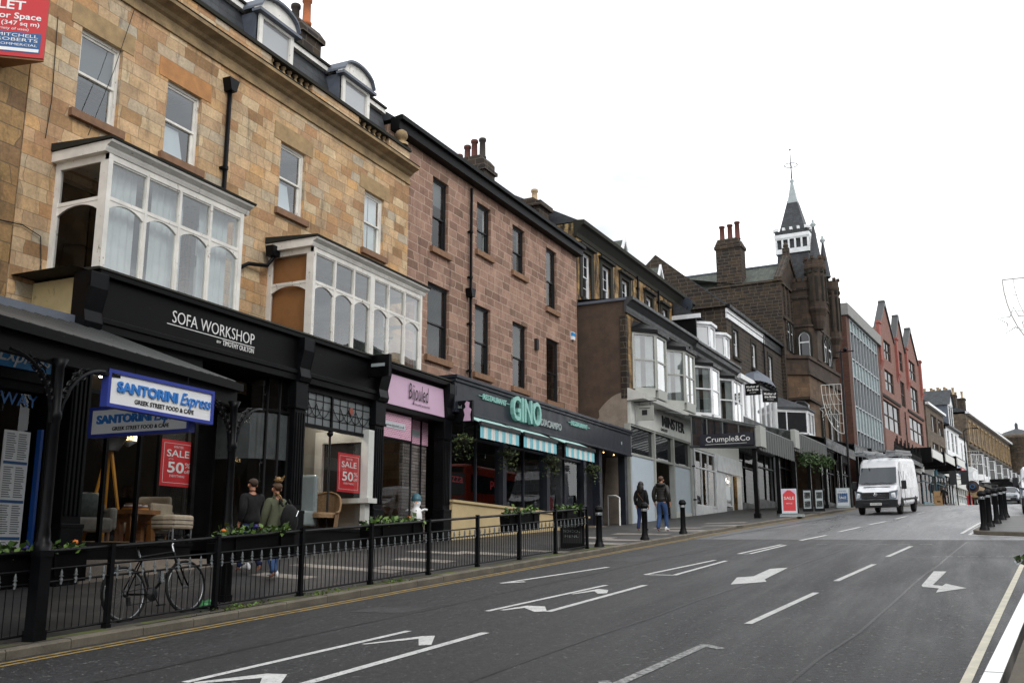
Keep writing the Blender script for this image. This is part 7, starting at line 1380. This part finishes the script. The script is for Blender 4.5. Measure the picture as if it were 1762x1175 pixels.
# silver car
cr=local('silver_car','pale silver hatchback coming over the crest beyond the island bollards','car',(2.55,96,road(96)),180-7); f=2.05
rings=[vsec(-f,.4,.8,1.0,.8,.82,.6,.01),vsec(-f+.15,.3,.85,1.25,.86,.86,.6),vsec(-f+.6,.25,.88,1.45,.88,.88,.58),vsec(.2,.25,.88,1.48,.88,.88,.58),vsec(.75,.25,.88,1.2,.88,.87,.62),vsec(1.15,.25,.86,.98,.88,.86,.7,.02),vsec(1.85,.28,.72,.82,.86,.8,.66,.02),vsec(f,.35,.6,.68,.78,.7,.55,.01)]
loft(rings).build('body',M['car_silver'],cr,bevel=.03)
m=MB(); m.add([(-.66,1.1,1.0),(.66,1.1,1.0),(.54,.42,1.42),(-.54,.42,1.42)],[(0,1,2,3)]); m.v=[(x,y+.03,z+.02) for x,y,z in m.v]; m.build('windscreen',M['glass_screen'],cr)
for s in (-1,1):
    m=MB(); m.add([(s*.885,.8,.92),(s*.89,-1.5,.92),(s*.62,-1.2,1.38),(s*.62,.3,1.4)],[(0,1,2,3)]); m.build('side_window',M['glass_screen'],cr)
    m=MB(); m.box(*sorted((s*.5,s*.76)),f-.12,f+.0,.58,.7); m.build('headlight',M['headlight'],cr); m=MB(); m.box(*sorted((s*.9,s*1.05)),.6,.7,.92,1.04); m.build('wing_mirror',M['car_silver'],cr)
    for y in (-1.25,1.3): wheel(cr,s*.78,y,.3,.2)
m=MB(); m.box(-.7,.7,f-.1,f+.05,.28,.5); m.build('bumper',M['plastic_black'],cr,bevel=.03); m=MB(); m.box(-.25,.25,f+.05,f+.06,.36,.47); m.build('number_plate',M['plate_white'],cr)
# ================= people =================
def skin(name,nodes,edges,mat_,parent,sub=2,root=0):
    """one continuous surface grown over a skeleton: nodes {key:(x,y,z,rx,ry)}"""
    ks=list(nodes); me=bpy.data.meshes.new(name); me.from_pydata([nodes[k][:3] for k in ks],[(ks.index(a),ks.index(b)) for a,b in edges],[])
    o=bpy.data.objects.new(name,me); COL.objects.link(o); md=o.modifiers.new('s','SKIN'); md.use_smooth_shade=True; md.branch_smoothing=.4
    me.skin_vertices.new() if not me.skin_vertices else None
    for i,k in enumerate(ks):
        n=nodes[k]; me.skin_vertices[0].data[i].radius=(n[3],n[4] if len(n)>4 else n[3]); me.skin_vertices[0].data[i].use_root=(i==root)
    o.modifiers.new('u','SUBSURF').levels=sub
    dg=bpy.context.evaluated_depsgraph_get(); dg.update(); m2=bpy.data.meshes.new_from_object(o.evaluated_get(dg)); m2.name=name
    bpy.data.objects.remove(o); m2.materials.clear(); m2.materials.append(mat_)
    for p in m2.polygons: p.use_smooth=True
    uv=m2.uv_layers.new(name='UVMap') if not m2.uv_layers else m2.uv_layers[0]
    q=bpy.data.objects.new(name,m2); COL.objects.link(q)
    if parent is not None: q.parent=parent
    return q
def person(lb,loc,rot,h,pose,coat,legs,shoes,hairf,coat_len=.0,bulk=1.,collar=.05,female=False,headturn=0):
    s=h/1.75; root=local('person',lb,'person',loc,rot); V=lambda x,y,z:(x*s,y*s,z*s)
    sw=.165 if female else .19
    J=dict(pel=(0,0,.95),sp=(0,.0,1.12),ch=(0,.015,1.32),nk=(0,.0,1.47),n2=(0,.012,1.54),hd=(0,.03,1.62),ht=(0,.015,1.715))
    for sd,nm in ((-1,'l'),(1,'r')):
        p=pose[nm]; J['hip'+nm]=(sd*.095,0,.9); k=p['knee'];a=p['ank']; J['kn'+nm]=(sd*.1,k[0],k[1]); J['an'+nm]=(sd*.1,a[0],a[1]); J['to'+nm]=(sd*.105,a[0]+.12*p.get('tf',1),a[1]-.04+p.get('tz',0))
        J['sh'+nm]=(sd*sw,0,1.41); J['el'+nm]=(sd*(sw+.06)+p.get('ex',0),p['el'][0],p['el'][1]); J['wr'+nm]=(sd*(sw+.05)+p.get('wx',0),p['wr'][0],p['wr'][1])
    B=lambda k,rx,ry=None:V(*J[k])+(rx*s,(ry or rx)*s)
    N=dict(pel=B('pel',.13,.1),sp=B('sp',.12,.09),ch=B('ch',.14,.1),nk=B('nk',.06),n2=B('n2',.055),hd=B('hd',.08,.095),ht=B('ht',.06,.07)); E_s=[('pel','sp'),('sp','ch'),('ch','nk'),('nk','n2'),('n2','hd'),('hd','ht')]
    N['ns']=(0,(J['hd'][1]+.1)*s,1.612*s,.012*s,.012*s); E_s.append(('hd','ns'))
    for nm in 'lr':
        sd=-1 if nm=='l' else 1
        for k,r in (('hip',.085),('kn',.055),('an',.034),('to',.02),('sh',.06),('el',.042),('wr',.028)): N[k+nm]=B(k+nm,r)
        E_s+=[('pel','hip'+nm),('hip'+nm,'kn'+nm),('kn'+nm,'an'+nm),('an'+nm,'to'+nm),('ch','sh'+nm),('sh'+nm,'el'+nm),('el'+nm,'wr'+nm)]
        w_=Vector(V(*J['wr'+nm])); e_=Vector(V(*J['el'+nm])); d=(w_-e_).normalized(); pm=w_+d*.07*s; N['pm'+nm]=tuple(pm)+(.034*s,.02*s); E_s.append(('wr'+nm,'pm'+nm))
        fr=Vector((0,1,0)); fr=(fr-d*fr.dot(d)).normalized(); inn=d.cross(fr)*(-sd)
        for q,(o_,ln) in enumerate(((-.028,.062),(-.009,.074),(.010,.07),(.028,.055))):
            a=pm+fr*(-o_)*s+d*.02*s; b=a+d*ln*.55*s+inn*.012*s; c=b+d*ln*.4*s+inn*.026*s
            for i,p in enumerate((a,b,c)): N['f%s%d%d'%(nm,q,i)]=tuple(p)+((.0095-.001*i)*s,)
            E_s+=[('pm'+nm,'f%s%d0'%(nm,q)),('f%s%d0'%(nm,q),'f%s%d1'%(nm,q)),('f%s%d1'%(nm,q),'f%s%d2'%(nm,q))]
        a=w_+d*.03*s+fr*.03*s; b=a+d*.035*s+fr*.022*s+inn*.01*s; c=b+d*.03*s+inn*.012*s
        for i,p in enumerate((a,b,c)): N['t%s%d'%(nm,i)]=tuple(p)+(.011*s,)
        E_s+=[('wr'+nm,'t%s0'%nm),('t%s0'%nm,'t%s1'%nm),('t%s1'%nm,'t%s2'%nm)]
    body=skin('body',N,E_s,M['skin'],root)
    # trousers
    T=dict(pel=B('pel',.155*bulk,.125*bulk)); T['wa']=V(0,0,1.04)+(.14*s*bulk,.11*s*bulk); ET=[('pel','wa')]
    for nm in 'lr':
        T['hip'+nm]=B('hip'+nm,.105); T['kn'+nm]=B('kn'+nm,.075); T['an'+nm]=B('an'+nm,.062); ET+=[('pel','hip'+nm),('hip'+nm,'kn'+nm),('kn'+nm,'an'+nm)]
    skin('trousers',T,ET,M[legs],root)
    # jacket
    lowz=.92-coat_len
    C=dict(lo=V(0,0,lowz)+((.185 if coat_len<.2 else .2)*s*bulk,.14*s*bulk),mid=V(0,0,(lowz+1.15)/2)+(.165*s*bulk,.13*s*bulk),wa=V(0,0,1.14)+(.15*s*bulk,.118*s*bulk),ch=V(0,.01,1.32)+(.18*s*bulk,.135*s*bulk),nk=V(0,0,1.45)+(.095*s,.095*s),co=V(0,.005,1.47+collar)+(.075*s,.08*s))
    EC=[('lo','mid'),('mid','wa'),('wa','ch'),('ch','nk'),('nk','co')]
    for nm in 'lr':
        C['sh'+nm]=B('sh'+nm,.085*bulk); C['el'+nm]=B('el'+nm,.066*bulk); w_=Vector(J['wr'+nm]); e_=Vector(J['el'+nm]); q=w_-(w_-e_)*.02; C['wr'+nm]=V(*q)+(.052*s,); EC+=[('ch','sh'+nm),('sh'+nm,'el'+nm),('el'+nm,'wr'+nm)]
    skin('coat',C,EC,M[coat],root,2)
    for nm in 'lr':
        sd=-1 if nm=='l' else 1; a=J['an'+nm]; p=pose[nm]; tz=p.get('tz',0); x=sd*.105
        z=a[1]-.078; m=MB(); st=[(-.085,.02,.03,0),(-.075,.036,.09,0),(-.04,.042,.12,0),(.0,.044,.125,0),(.05,.044,.095,0),(.1,.047,.07,0),(.15,.046,.055,0),(.19,.034,.045,0),(.205,.012,.03,.006)]; n=10; vs=[]
        for (yy,w_,hh,z0) in st:
            for q in range(n):
                an=2*math.pi*q/n; cz=math.sin(an); vs.append(V(x+w_*math.cos(an)*(1 if cz<0 else .9),a[0]+yy,z+z0+tz*max(0,yy)/.2+hh*(.5+.5*max(-.8,cz)/(1 if cz>0 else .8))))
        m.add(vs,[(i*n+q,i*n+(q+1)%n,(i+1)*n+(q+1)%n,(i+1)*n+q) for i in range(len(st)-1) for q in range(n)],True); m.f+=[list(range(n)),list(range((len(st)-1)*n,len(st)*n))]; m.mi+=[0,0]; o=m.build('shoe',M[shoes],root)
    hairf(root,s,V); return root
def ears(root,s,V): pass
def hair_short(root,s,V,mat_='hair_short',cut=1.):
    m=MB(); m.blob(V(0,-.004,1.668),(.09*s,.104*s,.082*s),.01,14,12); m.v=[(x,y,max(z,(1.585 if y<-.02*s else 1.69)*s)) for x,y,z in m.v]; m.build('hair',M[mat_],root)
def face(root,s,V):
    m=MB()
    for sd in (-1,1): m.blob(V(sd*.092,.012,1.615),(.012*s,.022*s,.032*s),.05,6,5)
    m.build('ear',M['skin'],root); m=MB()
    for sd in (-1,1): m.blob(V(sd*.033,.118,1.63),(.011*s,.006*s,.006*s),0,6,4)
    m.box(*[q*s for q in (-.025,.025,.108,.116,1.563,1.57)]); m.build('face_features',M['hair_dark'],root)
walk=dict(l=dict(knee=(.12,.53),ank=(.16,.1),el=(-.1,1.15),wr=(.02,.93)),r=dict(knee=(.05,.52),ank=(-.22,.13),tz=-.03,el=(.08,1.15),wr=(.2,.98)))
walk2=dict(l=dict(knee=(.03,.52),ank=(-.2,.12),tz=-.02,el=(.02,1.14),wr=(.12,.92)),r=dict(knee=(.11,.53),ank=(.14,.09),el=(-.08,1.14),wr=(-.02,.9)))
def h1(root,s,V): hair_short(root,s,V); face(root,s,V)
px,py=-12.3,15.05; person('man in a black jacket and blue jeans with cropped hair beside the woman in olive',(px,py,pav(px,py)+.01),math.degrees(math.atan2(.92,.3)),1.74,walk,'black_cloth','denim_dark','shoe_white',h1,.04,1.16,.05)
def h2(root,s,V):
    hair_short(root,s,V,'hair_brown'); m=MB(); m.blob(V(0,-.03,1.79),(.075*s,.07*s,.055*s),.18,12,8)
    for k in range(10): a=random.uniform(0,6.28); m.tube([V(.05*math.cos(a),-.03+.05*math.sin(a),1.79),V(.1*math.cos(a),-.05+.1*math.sin(a),1.8+random.uniform(-.05,.07))],.008*s,4)
    m.build('hair_bun',M['hair_blond'],root); m=MB(); m.tube([V(-.08,-.06,1.56),V(0,-.1,1.5),V(.06,-.1,1.4)],.02*s,6); m.build('hair_strand',M['hair_blond'],root); face(root,s,V)
px,py=-11.35,14.55; wo=person('woman in an olive knee-length coat with a messy blond bun, carrying a black backpack',(px,py,pav(px,py)+.01),math.degrees(math.atan2(.92,.3)),1.70,walk2,'olive_coat','denim','shoe_white',h2,.22,1.12,.07,True)
bp=local('backpack','black backpack hanging from the shoulder of the woman in olive','backpack',(px+.3,py-.02,pav(px,py)+.78),math.degrees(math.atan2(.92,.3))); m=MB(); m.blob((0,-.02,.27),(.17,.12,.27),.03,12,8); m.build('bag_body',M['black_cloth'],bp); m=MB(); m.tube([(.1,.05,.5),(.1,.16,.62),(.06,.2,.55)],.02,5); m.tube([(-.1,.05,.5),(-.1,.16,.62),(-.06,.2,.55)],.02,5); m.build('strap',M['black_cloth'],bp); m=MB(); m.tube([(.05,-.15,.32),(.1,-.14,.42)],.008,4); m.build('zip_pull',M['silver'],bp)
back=dict(l=dict(knee=(.06,.52),ank=(-.1,.09),el=(-.03,1.15),wr=(.05,.92)),r=dict(knee=(.12,.53),ank=(.14,.09),el=(-.05,1.15),wr=(.02,.92),wx=.03))
def h3(root,s,V):
    m=MB(); m.blob(V(0,-.005,1.64),(.105*s,.12*s,.125*s),.03,14,10); m.blob(V(0,-.07,1.5),(.13*s,.075*s,.17*s),.07,14,10); m.build('hair',M['hair_dark'],root); m=MB(); m.tube([V(-.14,.03,1.46),V(-.05,-.14,1.3),V(.12,-.14,1.08)],.008*s,4); m.build('bag_strap',M['wood'],root)
px,py=-10.05,31.9; person('dark-haired woman in a black coat and blue jeans walking away hand in hand',(px,py,pav(px,py)+.01),-4,1.63,back,'black_cloth','denim_dark','black_cloth',h3,.12,1.08,.03,True)
def h4(root,s,V):
    hair_short(root,s,V,'hair_brown'); face(root,s,V); m=MB()
    m.lathe([(.08*s,1.42*s),(.15*s,1.44*s),(.16*s,1.5*s),(.11*s,1.53*s)],14,(0,-.035*s,0)); m.build('hood',M['puffer'],root)
    m=MB()
    for z in (1.02,1.1,1.18,1.26,1.34): m.tube([(.178*s*1.08*math.cos(a),.135*s*1.08*math.sin(a),z*s) for a in [i*.4 for i in range(16)]],.006*s,4,True)
    m.build('quilt_seams',M['black_cloth'],root)
px,py=-9.32,31.75; person('man in a dark quilted jacket and mid-blue jeans walking away, holding a phone',(px,py,pav(px,py)+.01),-4,1.80,back,'puffer','denim','shoe_white',h4,0,1.12,.03)
px,py=-2.85,105.; person('distant person in black walking by the far shops beyond the van',(px,py,pav(px,py)),180,1.74,back,'black_cloth','black_cloth','black_cloth',h1,.15,1.1)
